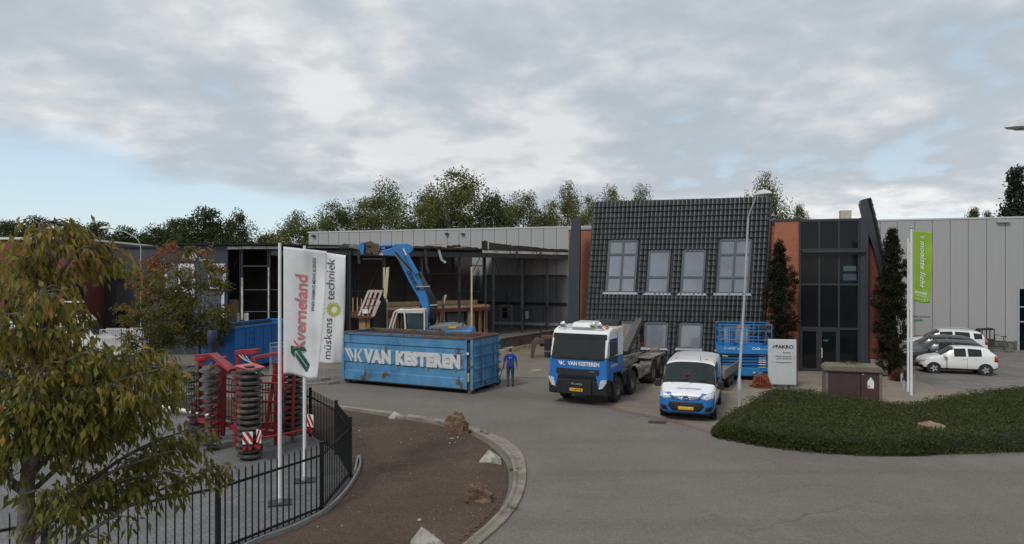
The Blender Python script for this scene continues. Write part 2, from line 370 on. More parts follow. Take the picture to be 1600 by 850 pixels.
PAVEG = brickmat('grey_parking_pavers', (.20, .185, .165), (.15, .14, .125), (.085, .085, .075), .21, .105, .01, vec='xy', rot=R(16.7), dirt=(.105, .10, .088), dscale=.5, var=.25)
edge_r = [G(868, 612), G(900, 622), G(960, 638), G(1060, 660), G(1135, 682), G(1250, 703), G(1400, 711), G(1600, 706), Vector((60, 20, 0))]
sheet('forecourt_paving', edge_r+[Vector((60, 38, 0)), Vector((40, 45, 0)), Vector((4, 55.5, 0)), Vector((2.6, 44, 0))], .004, PAVE)
sheet('parking_paving', [G(1432, 592), G(1462, 606), G(1600, 622), (40, 26.5), (40, 44), (26.5, 48.6), (24.5, 44)], .008, PAVEG)
sheet('dusty_yard', [G(762, 606), G(800, 590), G(868, 590), (5.5, 38), (4.2, 56), (-2, 48), (-9, 43.5), (-14, 43.5), (-12, 38), (-8, 36.5)], .010,
      mat('dusty_asphalt', (.185, .165, .135), (.15, .132, .108), .5, .95, bump=.3, bscale=60, c3=(.25, .21, .12), s3=.35, r3=(.56, .7), fine=(90, .4)))
# red brick gutter strip between road and forecourt
gm = MB(); e2 = catmull([G(868, 612), G(900, 622), G(960, 638), G(1060, 660), G(1135, 682)], 8)
for a, b in zip(e2[:-1], e2[1:]):
    d = (b-a).normalized(); nn = Vector((-d.y, d.x, 0))
    gm.add([a-nn*.16, b-nn*.16, b+nn*.16, a+nn*.16], [(0, 1, 2, 3)])
for i, v in enumerate(gm.v): gm.v[i] = (v[0], v[1], .011)
tag(gm.build('gutter_strip', brickmat('gutter_brick', (.22, .135, .115), (.17, .11, .09), (.12, .10, .085), .22, .075, .01, vec='xy', rot=R(20), dirt=(.17, .14, .12))), kind='structure')
dm = MB(); c0 = G(1017, 659.5); d_ = Vector((.957, -.29, 0)); 
for i in range(6): dm.box((c0.x+d_.x*i*.09, c0.y+d_.y*i*.09, .018), (.05, .30, .02), rz=R(-17))
dm.box((c0.x+d_.x*.22, c0.y+d_.y*.22, .012), (.62, .38, .012), rz=R(-17))
tag(dm.build('drain_grate', mat('cast_iron', (.03, .03, .03), (.05, .045, .04), 9, .7)), 'dark cast iron drain grate in the gutter strip before the van', 'drain')
# soil bed, kerb, gravel strip, left yard
inner_px = [(650, 905), (722, 850), (762, 815), (785, 788), (795, 752), (788, 720), (757, 691), (720, 674), (670, 662), (620, 654), (545, 642)]
outer_px = [(680, 905), (752, 850), (793, 812), (815, 778), (822, 742), (815, 710), (790, 689), (742, 670), (690, 657), (625, 647), (547, 637)]
inner = [G(*p) for p in inner_px]+[Vector((-9.2, 27.6, 0)), Vector((-15, 29.2, 0))]
outer = [G(*p) for p in outer_px]+[Vector((-9.2, 28.1, 0)), Vector((-15, 29.8, 0))]
FP = [Vector(p) for p in ((-9.9, 9.1, 0), (-7.5, 10.96, 0), (-5.47, 12.7, 0), (-4.18, 15.0, 0), (-4.16, 17.55, 0), (-5.1, 19.8, 0), (-6.5, 22.0, 0), (-8.9, 23.6, 0), (-11.4, 25.1, 0), (-13.9, 26.6, 0), (-16.4, 28.0, 0), (-18.9, 29.4, 0))]
grav_px = [(560, 716), (563, 728), (558, 743), (541, 770), (511, 800), (462, 827), (400, 850), (320, 890)]
grav = [G(*p) for p in grav_px]
soil_pts = inner[:]+[Vector((-15, 27.4, 0)), Vector((-6.45, 22.2, 0)), Vector((-5.0, 19.9, 0)), Vector((-4.12, 17.9, 0))]+grav+[Vector((-5.2, 9.5, 0)), Vector((-2.5, 9.5, 0))]
# soil as an uneven, slightly raised bed
def inpoly(x, y, poly):
    c = np.zeros(np.shape(x), bool); k = len(poly)
    for i in range(k):
        x0, y0 = poly[i][0], poly[i][1]; x1, y1 = poly[(i+1) % k][0], poly[(i+1) % k][1]
        c ^= ((y0 > y) != (y1 > y)) & (x < (x1-x0)*(y-y0)/((y1-y0) if y1 != y0 else 1e-9)+x0)
    return c
def polydist(x, y, poly, closed=True):
    d = np.full(np.shape(x), 1e9); k = len(poly)
    for i in range(k if closed else k-1):
        x0, y0 = poly[i][0], poly[i][1]; x1, y1 = poly[(i+1) % k][0], poly[(i+1) % k][1]
        L2 = (x1-x0)**2+(y1-y0)**2+1e-12; t = np.clip(((x-x0)*(x1-x0)+(y-y0)*(y1-y0))/L2, 0, 1)
        d = np.minimum(d, np.hypot(x-x0-t*(x1-x0), y-y0-t*(y1-y0)))
    return d
def waves(x, y, f, seed):
    r = np.random.default_rng(seed); o = np.zeros(np.shape(x))
    for i in range(10):
        a = r.uniform(0, 6.28); ff = f*r.uniform(.5, 2.2); o = o+np.sin((x*math.cos(a)+y*math.sin(a))*ff+r.uniform(0, 6.28))/(.5+ff/f)
    return o/6
sheet('soil_bed', [v for v in catmull(inner, 5)]+soil_pts[len(inner):], .012, SOIL)
gx, gy = np.meshgrid(np.arange(-8.5, .6, .09), np.arange(9.6, 27.5, .11)); sp_ = [tuple(p) for p in catmull(inner, 4)]+[tuple(p) for p in soil_pts[len(inner):]]
ins = inpoly(gx, gy, sp_); ds = polydist(gx, gy, sp_)
gz = np.where(ins, .014+np.clip(ds/.5, 0, 1)*(.07+.05*waves(gx, gy, 2.2, 3)+.02*waves(gx, gy, 9, 5)+rng.normal(0, .008, gx.shape)), -.05)
vi = np.arange(gx.size).reshape(gx.shape); fs = []
for i in range(gx.shape[0]-1):
    for j in range(gx.shape[1]-1):
        if ins[i, j] and ins[i+1, j] and ins[i, j+1] and ins[i+1, j+1]: fs.append((int(vi[i, j]), int(vi[i, j+1]), int(vi[i+1, j+1]), int(vi[i+1, j])))
me = bpy.data.meshes.new('soil_surface'); me.from_pydata(np.stack([gx.ravel(), gy.ravel(), gz.ravel()], 1).tolist(), [], fs); me.materials.append(SOIL)
tag(link('soil_surface', me, None, 80), kind='structure')
# pebbles and clods
pm = MB(); soilz = lambda x, y: .06
n = 0
while n < 520:
    x, y = random.uniform(-6, .3), random.uniform(11, 26)
    if not inpoly(np.array([x]), np.array([y]), sp_)[0]: continue
    if n < 140 and random.random() < .7:
        q = random.choice([G(722, 685), G(755, 800), G(700, 690)]); x, y = q.x+random.gauss(0, .5), q.y+random.gauss(0, .4)
    r = random.uniform(.008, .02) if random.random() < .93 else random.uniform(.03, .045)
    i = min(range(gx.shape[1]), key=lambda k: abs(gx[0, k]-x)); j = min(range(gx.shape[0]), key=lambda k: abs(gy[k, 0]-y)); z = max(gz[j, i], .01)
    a = random.uniform(0, 3)
    vs = [Vector((math.cos(a+t)*r*random.uniform(.7, 1.3)+x, math.sin(a+t)*r*random.uniform(.7, 1.3)+y, z-.005)) for t in (0, 1.57, 3.14, 4.71)]+[Vector((x, y, z+r*.9))]
    pm.add(vs, [(0, 1, 4), (1, 2, 4), (2, 3, 4), (3, 0, 4)], 0 if random.random() < .35 else 1); n += 1
tag(pm.build('soil_pebbles', [mat('pale_pebble', (.42, .40, .36), (.3, .28, .25), 20, .9), mat('clod', (.10, .075, .055), (.06, .045, .035), 20, .95)]), 'scattered pale pebbles and clods on the brown soil', 'pebbles', kind='stuff')
# kerb: gutter stones
kerb = tag(thing('kerb', None, None, (0, 18, 0)), kind='structure')
ki, ko = catmull(inner, 6), catmull(outer, 6); ki = [a.lerp(b, .26) for a, b in zip(ki, ko)]
for i in range(len(ki)-1):
    a, b, c, d = ki[i], ki[i+1], ko[i+1], ko[i]
    g = .012; t0, t1 = g, 1-g
    A, B = a.lerp(b, t0), a.lerp(b, t1); Dd, Cc = d.lerp(c, t0), d.lerp(c, t1)
    j = random.uniform(-.006, .006)
    prof = [(0, .085), (.22, .08), (.42, .03), (.8, .022), (1, .05)]; mb = MB(); vs = []
    for s_, z in prof: vs += [A.lerp(Dd, s_)+Vector((0, 0, z+j)), B.lerp(Cc, s_)+Vector((0, 0, z+j))]
    k = len(vs); vs += [A+Vector((0, 0, -.05)), B+Vector((0, 0, -.05)), Dd+Vector((0, 0, -.05)), Cc+Vector((0, 0, -.05))]
    fs = [(2*q+1, 2*q, 2*q+2, 2*q+3) for q in range(4)]+[(k, 0, 1, k+1), (8, k+2, k+3, 9), tuple([k]+[k+2]+[8, 6, 4, 2, 0]), tuple([k+1, 1, 3, 5, 7, 9, k+3])]
    mb.add(vs, fs); mb.build('kerb_stone', CONC, kerb, w=True)
sheet('gravel_strip', [Vector((-4.12, 17.9, 0))]+catmull(grav, 4)+[Vector((-6.5, 9.3, 0)), Vector((-8.2, 9.9, 0))]+[p+Vector((-.15, .05, 0)) for p in FP[1:5]], .022, GRAVEL)
# thin edging along the gravel
em = MB(); eg = catmull([Vector((-4.12, 17.9, 0))]+grav, 5)
for a, b in zip(eg[:-1], eg[1:]): em.beam((a.x, a.y, .05), (b.x, b.y, .05), .05, .12)
tag(em.build('gravel_edging', mat('edging', (.24, .24, .24), (.17, .17, .165), 8, .85)), kind='structure')
sheet('yard_paving', [Vector((-40, 3, 0)), Vector((-12, 3, 0))]+[p+Vector((-.12, .06, 0)) for p in FP[:8]]+[FP[8], FP[9], FP[10], FP[11], Vector((-40, 41, 0))], .016, PAVEL)
# ================================================================== fakro building
U = Vector((1, -.3, 0)).normalized(); NO = Vector((-.3, -1, 0)).normalized(); NB = -NO
Wf = lambda x, z=0.0: Vector((x, 41.3-.3*x, z))
def onplane(px, py, p0, nrm):
    d = Vector(((px-800)/F, 1, -(py-425)/F)); o = Vector((0, 0, H)); t = (Vector(p0)-o).dot(nrm)/d.dot(nrm); return o+d*t
fk = thing('tiled_office_building', 'brick office building with slanted black tiled facade and glass entrance', 'building', Wf(11))
BL = Wf(4.17); V = Vector((.7, .35, 9.4)); Vn = V.normalized(); Nt = V.cross(U).normalized()
if Nt.dot(NO) < 0: Nt = -Nt
WT, HT = 9.75, V.length
def tp(s, t, n=0.0): return BL+U*s+Vn*t+Nt*n
def st(px, py):
    p = onplane(px, py, BL, Nt)-BL; uv = U.dot(Vn); a, b = p.dot(U), p.dot(Vn); d = 1-uv*uv
    return (a-uv*b)/d, (b-uv*a)/d
mb = MB(); mb.plate([tp(0, -.1, -.02), tp(WT, -.1, -.02), tp(WT, HT-.15, -.02), tp(0, HT-.15, -.02)], .5, nrm=Nt)
mb.build('facade_wall', ANTH, fk, w=True)
wins = []
for (x0, y0, x1, y1, cols, rows) in ((950, 376, 994, 456.5, 2, (.27, .44, .29)), (1013, 392, 1045, 457.5, 1, (.63, .37)), (1066, 391, 1100, 458, 1, (.63, .37)), (1123, 374.5, 1171, 458, 2, (.28, .43, .29)),
                                     (944, 502, 989, 541, 2, (1,)), (1008, 504, 1042, 543, 1, (1,)), (1062, 505.5, 1096, 544, 1, (1,)), (1124, 507, 1170, 546, 2, (1,))):
    a, b = st(x0, (y0+y1)/2), st(x1, (y0+y1)/2); tt = st((x0+x1)/2, y0)[1], st((x0+x1)/2, y1)[1]
    wins.append((a[0], b[0], tt[1], tt[0], cols, rows))
# tiles
NCOL = 41; TWd, TLn = WT/NCOL, .315
prof = [(0, -.012), (.07, .05), (.24, .082), (.46, .078), (.64, .050), (.80, .018), (.93, -.012), (1.0, -.022)]; KP = len(prof)
bs = Matrix((U, Vn, Nt)).transposed(); vs = []
for y, lift in ((0, .085), (TLn*1.10, .0)):
    for x, z in prof: vs.append((x*TWd*1.0, y, z+lift+.012))
for dz in (.085, -.04):
    for x, z in prof: vs.append((x*TWd*1.0, 0, z+dz+.012))
vs = [tuple(bs @ Vector(v)) for v in vs]
fs = [(i, i+1, KP+1+i, KP+i) for i in range(KP-1)]+[(3*KP+i, 3*KP+1+i, 2*KP+i+1, 2*KP+i) for i in range(KP-1)]
tme = bpy.data.meshes.new('roof_tile'); tme.from_pydata(vs, [], fs); tme.materials.append(SLATE); tme.polygons.foreach_set('use_smooth', [True]*len(fs))
tiles = []
for r in range(int(HT/TLn)+1):
    for c in range(NCOL):
        s, t = c*TWd, r*TLn; cs, ct = s+TWd/2, t+TLn/2
        if any(a-.10 < cs < b+.10 and lo-.16 < ct < hi+.05 for a, b, lo, hi, _, _ in wins): continue
        p = tp(s, t, random.uniform(.0, .006)); tiles.append((p.y if 2.9 < p.z < 9.2 else 999, p, random.uniform(-.006, .006), c))
tiles.sort(key=lambda q: q[0])
rest = MB()
for i, (_, p, a, c) in enumerate(tiles):
    m4 = Matrix.Translation(p+Nt*a)
    if i < 295:
        o = bpy.data.objects.new('roof_tile', tme); C.objects.link(o); o.parent = fk; o.matrix_local = Matrix.Translation(-fk.location) @ m4
    else: rest.add([m4 @ Vector(v) for v in vs], fs)
tag(rest.build('roof_tiles', SLATE, fk, w=True, smooth=60), kind='stuff')
# side verge boards of the tiled wall
for s in (-.06, WT+.02):
    mb = MB(); mb.plate([tp(s, -.1, .06), tp(s+.1, -.1, .06), tp(s+.1, HT, .06), tp(s, HT, .06)], .4, nrm=Nt); mb.build('verge', SLATE, fk, w=True)
FLASH = mat('lead_flashing', (.30, .32, .34), (.24, .26, .28), 6, .5)
for a, b, lo, hi, cols, rows in wins:
    fw = .07; mb = MB()
    def bar(s0, s1, t0, t1, n1=.10, n0=-.03):
        mb.plate([tp(s0, t0, n1), tp(s1, t0, n1), tp(s1, t1, n1), tp(s0, t1, n1)], n1-n0, nrm=Nt)
    bar(a-.05, a+fw, lo, hi); bar(b-fw, b+.05, lo, hi); bar(a+fw, b-fw, hi-fw, hi+.04); bar(a+fw, b-fw, lo, lo+fw)
    wf = None; cw = (b-a)/cols; spans = []
    t = hi
    for k, rr_ in enumerate(rows):
        t2 = t-(hi-lo)*rr_; spans.append((t2, t)); t = t2
    for k in range(1, cols): bar(a+cw*k-.06, a+cw*k+.06, lo+fw, hi-fw, .10)
    for (t2, t1) in spans[:-1]:
        for k in range(cols): bar(a+cw*k+(fw if k == 0 else .06), a+cw*(k+1)-(fw if k == cols-1 else .06), t2-.05, t2+.05, .10)
    wf = mb.build('window', WINF, fk, w=True)
    for (t2, t1) in spans:
        for k in range(cols):
            m2 = MB(); s0, s1 = a+cw*k+.07, a+cw*(k+1)-.07; q0, q1 = t2+.06, t1-.06
            m2.plate([tp(s0, q0, .045), tp(s1, q0, .045), tp(s1, q1, .045), tp(s0, q1, .045)], .03, nrm=Nt)
            o = m2.build('pane', GLASSB, wf); o.location = -fk.location
            m3 = MB()
            for (c0, c1, d0, d1) in ((s0, s0+.025, q0, q1), (s1-.025, s1, q0, q1), (s0+.025, s1-.025, q1-.025, q1), (s0+.025, s1-.025, q0, q0+.025)):
                m3.plate([tp(c0, d0, .062), tp(c1, d0, .062), tp(c1, d1, .062), tp(c0, d1, .062)], .03, nrm=Nt)
            o = m3.build('sash', FLASH, wf); o.location = -fk.location
    m2 = MB(); m2.plate([tp(a-.22, lo-.13, .13), tp(b+.22, lo-.13, .13), tp(b+.16, lo+.0, .09), tp(a-.16, lo+.0, .09)], .03, nrm=Nt)
    o = m2.build('sill', FLASH, wf); o.location = -fk.location
# wall bodies: brick right, brick left, roof block
def fwall(x0, x1, z0, z1, n0, n1):
    m = MB(); a, b = Wf(x0), Wf(x1)
    m.slab([a+NO*n1, b+NO*n1, b+NO*n0, a+NO*n0], z0, z1); return m
m = MB(); m.plate([Wf(13.62)+NO*-.02, Wf(15.42)+NO*-.02, Wf(15.42, 8.05)+NO*-.02, Wf(14.28, 8.05)+NO*-.02], .3, nrm=NO); m.build('brick_wall', BRICK, fk, w=True)
fwall(14.25, 15.45, 8.05, 8.17, -.34, .03).build('coping', ANTH, fk, w=True)
pL = Wf(3.35); 
m = MB(); m.slab([Vector((3.42, 41.3, 0)), Vector((4.75, 40.9, 0)), Vector((6.2, 45.6, 0)), Vector((4.9, 46, 0))], 0, 7.85); m.build('brick_wall', BRICK, fk, w=True)
m = MB(); m.slab([Vector((3.36, 41.25, 0)), Vector((4.8, 40.82, 0)), Vector((6.26, 45.7, 0)), Vector((4.85, 46.1, 0))], 7.85, 8.03); m.build('coping', GALV, fk, w=True)
# left fin: tiled side wall seen on edge
m = MB(); fin = [P(893, 346, 39.9), P(897, 340, 39.9), P(905, 339, 39.9), P(905, 392, 39.9), P(904.5, 430, 39.9), P(903, 560, 39.9), P(885, 562, 39.9), P(887, 500, 39.9), P(888.5, 400, 39.9), P(890, 372, 39.9)]
fin = [Vector((p.x, 41.0-.3*p.x-.25, max(p.z, 0))) for p in fin]
bk = NB*.35; k = len(fin); m.add(fin+[p+bk for p in fin], [tuple(range(k)), tuple(reversed(range(k, 2*k)))]+[((i+1) % k, i, k+i, k+(i+1) % k) for i in range(k)])
o_ = m.build('side_fin', ANTH, fk, w=True)
# main body and roof
m = MB(); a, b = Wf(4.9), Wf(18.7); m.slab([a+NB*.65, b+NB*.65, b+NB*12, a+NB*12], 0, 7.9); m.build('rear_wall', BRICK, fk, w=True)
m = MB(); m.slab([a+NB*.6+U*-.1, b+NB*.6, b+NB*12.1, a+NB*12.1+U*-.1], 7.9, 8.1); m.build('flat_roof', mat('bitumen', (.04, .04, .042), (.055, .055, .055), 2, .9), fk, w=True)
m = MB(); q = Wf(17.9)+NB*2; m.box((q.x, q.y, 8.4), (.55, .5, .6), rz=R(-16.7)); m.build('roof_vent', mat('vent_cream', (.5, .47, .42), None, 3, .7), fk, w=True)
# glazed entrance
X0, X1 = 15.45, 18.2; ZT = 8.12
rows = [(0.05, 2.28), (2.33, 4.62), (4.67, 6.25), (6.52, 8.02)]
xs = [X0+(X1-X0)*k/3 for k in range(4)]
fr = MB()
def ebar(mb, x0, x1, z0, z1, n0=-.08, n1=.06):
    a, b = Wf(x0), Wf(x1); mb.slab([a+NO*n1, b+NO*n1, b+NO*n0, a+NO*n0], z0, z1)
for k, x in enumerate(xs): ebar(fr, x-.045, x+.045, 0, ZT)
for z0, z1 in ((2.25, 2.36), (4.59, 4.70), (6.22, 6.32), (6.45, 6.55), (7.98, 8.12)):
    for k in range(3): ebar(fr, xs[k]+.045, xs[k+1]-.045, z0, z1, -.08, .055)
ef = fr.build('entrance_frame', mat('frame_dark', (.028, .032, .04), (.024, .027, .034), 4, .4), fk, w=True)
m = MB(); ebar(m, X0+.1, X1+.25, 6.33, 6.44, -.02, .32); m.build('canopy_rail', ANTH, fk, w=True)
for z0, z1 in rows[1:]:
    for k in range(3):
        m = MB(); ebar(m, xs[k]+.045, xs[k+1]-.045, z0, z1, -.02, .0); m.build('pane', GLASSD, fk, w=True)
for k in range(3):
    m = MB(); ebar(m, xs[k]+.045, xs[k+1]-.045, .03, 2.25, -.03, -.01)
    d = m.build('door' if k < 2 else 'pane', GLASSD, fk, w=True)
    if k < 2:
        m = MB()
        for (p, q_) in ((xs[k]+.05, xs[k]+.13), (xs[k+1]-.13, xs[k+1]-.05)): ebar(m, p, q_, .03, 2.24, -.04, .03)
        for (p, q_) in ((.03, .16), (2.14, 2.24)): ebar(m, xs[k]+.13, xs[k+1]-.13, p, q_, -.04, .03)
        o = m.build('door_frame', MATS['frame_dark'], d); o.location = -fk.location
        if k == 0:
            hx = xs[1]+.12
            m = MB(); a = Wf(hx, 1.25)+NO*.12; m.tube([a+NO*-.1, a, a+Vector((0, 0, -.5)), a+NO*-.1+Vector((0, 0, -.5))], .022); o = m.build('handle', WHITEM, d); o.location = -fk.location
# green exit light and blue screen behind the glass
m = MB(); ebar(m, X1-.7, X1-.12, 5.35, 5.62, .004, .009); m.build('window_blind', mat('blind_green', (.06, .11, .10), None, 3, .6), fk, w=True)
m = MB(); ebar(m, X1-.72, X1-.1, 4.85, 5.2, .004, .009); m.build('window_blind', mat('blind_blue', (.045, .065, .10), None, 3, .6), fk, w=True)
m = MB(); ebar(m, xs[1]+.2, xs[1]+.42, 1.62, 1.70, .0, .008); m.build('exit_sticker', mat('green_sticker', (.03, .16, .05), None, 3, .6), fk, w=True)
# pillar right of the glass, brick return and right fin
m = MB(); a = Wf(18.25); b = Wf(18.62); m.slab([a+NO*.12, b+NO*.12, b+NB*5, a+NB*5], 0, 8.14); m.build('corner_pillar', ANTH, fk, w=True)
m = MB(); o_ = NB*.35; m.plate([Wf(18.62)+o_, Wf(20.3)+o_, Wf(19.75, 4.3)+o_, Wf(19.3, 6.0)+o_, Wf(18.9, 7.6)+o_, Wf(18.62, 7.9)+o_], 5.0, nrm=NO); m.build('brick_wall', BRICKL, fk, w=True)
fin = [P(1346, 318, 35.6), P(1347.5, 312, 35.6), P(1356, 309.5, 35.6), P(1359, 322, 35.6), P(1365, 350, 35.6), P(1371, 385, 35.6), P(1377, 418, 35.6), P(1387, 490, 35.6), P(1396, 583, 35.6), P(1389, 583, 35.6), P(1379, 480, 35.6), P(1371, 418, 35.6), P(1364, 386, 35.6), P(1355, 358, 35.6), P(1350.5, 340, 35.6)]
m = MB(); fin = [Vector((p.x, 41.3-.3*p.x-.1, max(p.z, 0))) for p in fin]; k = len(fin)
bm = bmesh.new(); f1 = bm.faces.new([bm.verts.new(p) for p in fin]); r_ = bmesh.ops.extrude_face_region(bm, geom=[f1]); bmesh.ops.translate(bm, verts=[g for g in r_['geom'] if isinstance(g, bmesh.types.BMVert)], vec=NB*.5)
bmesh.ops.recalc_face_normals(bm, faces=bm.faces[:]); bmesh.ops.translate(bm, verts=bm.verts[:], vec=-fk.location)
me = bpy.data.meshes.new('side_fin'); bm.to_mesh(me); bm.free(); me.materials.append(SLATE); link('side_fin', me, fk)
# eave tiles on the fin's outer edge
edge_ = fin[2:9]
for a, b in zip(edge_[:-1], edge_[1:]):
    nn = max(2, int((b-a).length/.36))
    for i in range(nn):
        p, q_ = a.lerp(b, i/nn), a.lerp(b, (i+1.1)/nn); m = MB(); m.beam(p+Vector((.05, -.02, 0)), q_+Vector((.09, -.02, 0)), .08, .3, up=(0, 1, 0)); m.build('roof_tile', SLATE, fk, w=True)
# ================================================================== long grey hall
hall = thing('grey_hall', 'long light grey metal clad warehouse hall behind the office', 'building', (10, 54.2, 0))
Wh = lambda x, z=0.0: Vector((x, 57.5-.33*x, z)); UH = Vector((1, -.33, 0)).normalized(); NH = Vector((-.33, -1, 0)).normalized()
hx0, hx1 = -19.0, 41.0; seg = 1.085
def hall_panel(zh, m):
    b = MB(); w_ = seg/2-.008; b.add([Vector((a*w_, c, z)) for z in (0, zh) for a, c in ((-1, 0), (-.96, -.03), (.96, -.03), (1, 0))], [(0, 1, 5, 4), (1, 2, 6, 5), (2, 3, 7, 6)])
    me = bpy.data.meshes.new('wall_panel'); me.from_pydata(b.v, [], b.f); me.materials.append(m); return me
pf = hall_panel(8.35, HALLM); pu = hall_panel(4.0, HALLM); pl_ = hall_panel(4.42, HALLD)
rzh = math.atan2(UH.y, UH.x)
nseg = int((hx1-hx0)*math.hypot(1, .33)/seg)
for i in range(nseg):
    c = Wh(hx0)+UH*(seg*(i+.5)); jobs = [(pf, .62)] if c.x > 5 else [(pu, 5.0), (pl_, .58)]
    for me, z in jobs:
        o = bpy.data.objects.new('wall_panel', me); C.objects.link(o); o.parent = hall; o.location = c+Vector((0, 0, z))-hall.location; o.rotation_euler.z = rzh
def hbar(x0, x1, z0, z1, n0, n1, name, m, par=None):
    b = MB(); a, c = Wh(x0), Wh(x1); b.slab([a+NH*n1, c+NH*n1, c+NH*n0, a+NH*n0], z0, z1); return b.build(name, m, hall, w=True)
hbar(hx0, hx1+.5, 0, .62, -.1, -.012, 'plinth', mat('plinth', (.13, .125, .10), (.09, .095, .07), 1.5, .9, c3=(.08, .09, .05), s3=1))
hbar(hx0, hx1+.5, .0, 8.9, -.4, -.05, 'inner_wall', mat('joint_dark', (.17, .17, .175), None, 2, .8))
hbar(hx0-.1, hx1+.6, 8.95, 9.06, -.5, .07, 'roof_edge', mat('roof_edge', (.5, .51, .51), (.45, .46, .46), 2, .5))
b = MB(); a, c = Wh(hx0), Wh(hx1); BK = -NH*38; b.slab([a-NH*.4, c-NH*.4, c+BK, a+BK], 8.7, 8.9); b.build('flat_roof', MATS['bitumen'], hall, w=True)
b = MB(); b.slab([a-NH*.4, a-NH*.4+UH*.3, a+BK+UH*.3, a+BK], 0, 8.95); b.build('side_wall', HALLM, hall, w=True)
def hpt(px, py): return onplane(px, py, Wh(0), NH)
for px, py, w_, h_ in ((1567, 346, .75, .16), (491, 368.5, .3, .2), (699, 365.5, .28, .18), (724, 365.5, .3, .12)):
    p = hpt(px, py); b = MB(); b.box(p+NH*.14, (w_, .22, h_), rz=rzh); b.build('wall_lamp', GALV if w_ > .5 else DARKSTEEL, hall, w=True)
# right roller door
p0, p1 = hpt(1592.5, 450), hpt(1640, 450)
for z0, z1 in ((0.05, 1.9), (1.98, 2.9), (2.98, 4.15)): hbar(p0.x, p1.x, z0, z1, -.02, .03, 'door_panel', GLASSD)
hbar(p0.x-.12, p0.x, 0, 4.3, -.05, .06, 'door_frame', GALV); hbar(p0.x, p1.x, 4.16, 4.3, -.05, .06, 'door_frame', GALV)
for z in (1.90, 2.90): hbar(p0.x, p1.x, z, z+.08, -.05, .05, 'door_frame', GALV)
# small wall signs by the parking
p = hpt(1434.5, 500); b = MB(); b.box(p+NH*.05, (.55, .02, .13), rz=rzh); b.build('green_sign', mat('green_sign', (.03, .25, .14), None, 3, .5), hall, w=True)
p = hpt(1438, 494.5); lettering('Afhalen goederen', .17, p, UH, (0, 0, 1), BLACKM, hall, w=True, off=.06)
# door, rail and service boxes in the dark lower wall
def hrect(x0, y0, x1, y1, name, m, n=.06, par=None):
    a, c = hpt(x0, y1), hpt(x1, y0); b = MB(); b.slab([Wh(a.x)+NH*n, Wh(c.x)+NH*n, Wh(c.x)-NH*.0, Wh(a.x)-NH*.0], a.z, c.z); return b.build(name, m, hall, w=True)
hrect(781, 475, 801, 519, 'door_frame', mat('door_frame_grey', (.26, .26, .25), None, 3, .6), .05)
hrect(783.5, 478, 798.5, 518, 'door', mat('door_grey', (.13, .135, .14), None, 3, .6), .07); hrect(786, 481, 793, 497, 'door_window', GLASSD, .08)
hrect(711, 460, 722, 469, 'service_box', WHITEM, .2); hrect(721, 446, 724, 469, 'cable_duct', WHITEM, .16); hrect(726, 447, 732, 486, 'cable_duct', GALV, .1)
hrect(821, 486, 826, 498, 'notice', WHITEM, .05)
hrect(690, 473, 886, 474.5, 'rail', BLACKM, .1); hrect(772, 505, 886, 506.5, 'rail', GALV, .12)
hrect(760, 429.5, 886, 431.5, 'rail', DARKSTEEL, .15)
# ================================================================== half demolished building
dem = thing('demolished_hall', 'half demolished building stripped to its dark steel frame', 'building', (-9, 46, 0))
def dbuild(mb, name, m, **k): return mb.build(name, m, dem, w=True, **k)
ZE = 6.95; A0 = Vector((-22.9, 44, 0)); A1 = Vector((-9.9, 44, 0)); A2 = Vector((4.5, 55.6, 0))
SD = (A2-A1).normalized(); SN = Vector((SD.y, -SD.x, 0))
def on_side(px): 
    k = (px-800)/F; t = (k*A1.y-A1.x)/(SD.x-k*SD.y); return A1+SD*t
SLZ = .6
# raised floor slab and low retaining wall
m = MB(); m.slab([A1+Vector((-13.3, .1, 0)), A1+SD*.1, Vector((-1.2, 46.9, 0)), Vector((4.3, 56.4, 0)), Vector((-18.5, 63.5, 0)), Vector((-23, 63.5, 0))], 0, SLZ); dbuild(m, 'floor_slab', mat('slab', (.115, .11, .105), (.085, .082, .078), 1, .9, c3=(.16, .145, .12), s3=.8))
m = MB(); m.beam((-1.5, 46.0, .33), (4.75, 56.3, .33), .22, .66); m.beam((-1.5, 46.0, .69), (4.75, 56.3, .69), .30, .08); dbuild(m, 'retaining_wall', mat('old_concrete', (.17, .155, .135), (.125, .115, .10), 1.5, .9, c3=(.08, .075, .06), s3=1.2))
# steel columns
def column(p, z1=ZE-.25, s=.2): 
    m = MB(); m.box((p.x, p.y, (SLZ+z1)/2), (s, s*.25, z1-SLZ)); m.box((p.x-s*.42, p.y, (SLZ+z1)/2), (s*.12, s, z1-SLZ)); m.box((p.x+s*.42, p.y, (SLZ+z1)/2), (s*.12, s, z1-SLZ)); return dbuild(m, 'column', DARKSTEEL)
for px in (377.5, 420.5, 446, 500): column(P(px, 400, 44.05))
for px in (547, 601, 660, 719, 772, 817, 856): column(on_side(px)+SN*-.1)
for p in ((-11.3, 49), (-8.2, 52), (-6.2, 51), (-4.6, 53), (-2.2, 54.5), (.9, 56.2), (-15, 50), (-17, 56), (-12, 58)): column(Vector((*p, 0)), ZE-.4, .24)
# eaves beams
m = MB(); m.beam((A0.x+7.4, 44, ZE-.42), (A1.x, 44, ZE-.42), .22, .32); dbuild(m, 'eaves_beam', DARKSTEEL)
m = MB(); m.beam(A1+Vector((0, 0, ZE-.42)), A2+Vector((0, 0, ZE-.42)), .22, .34); dbuild(m, 'eaves_beam', DARKSTEEL)
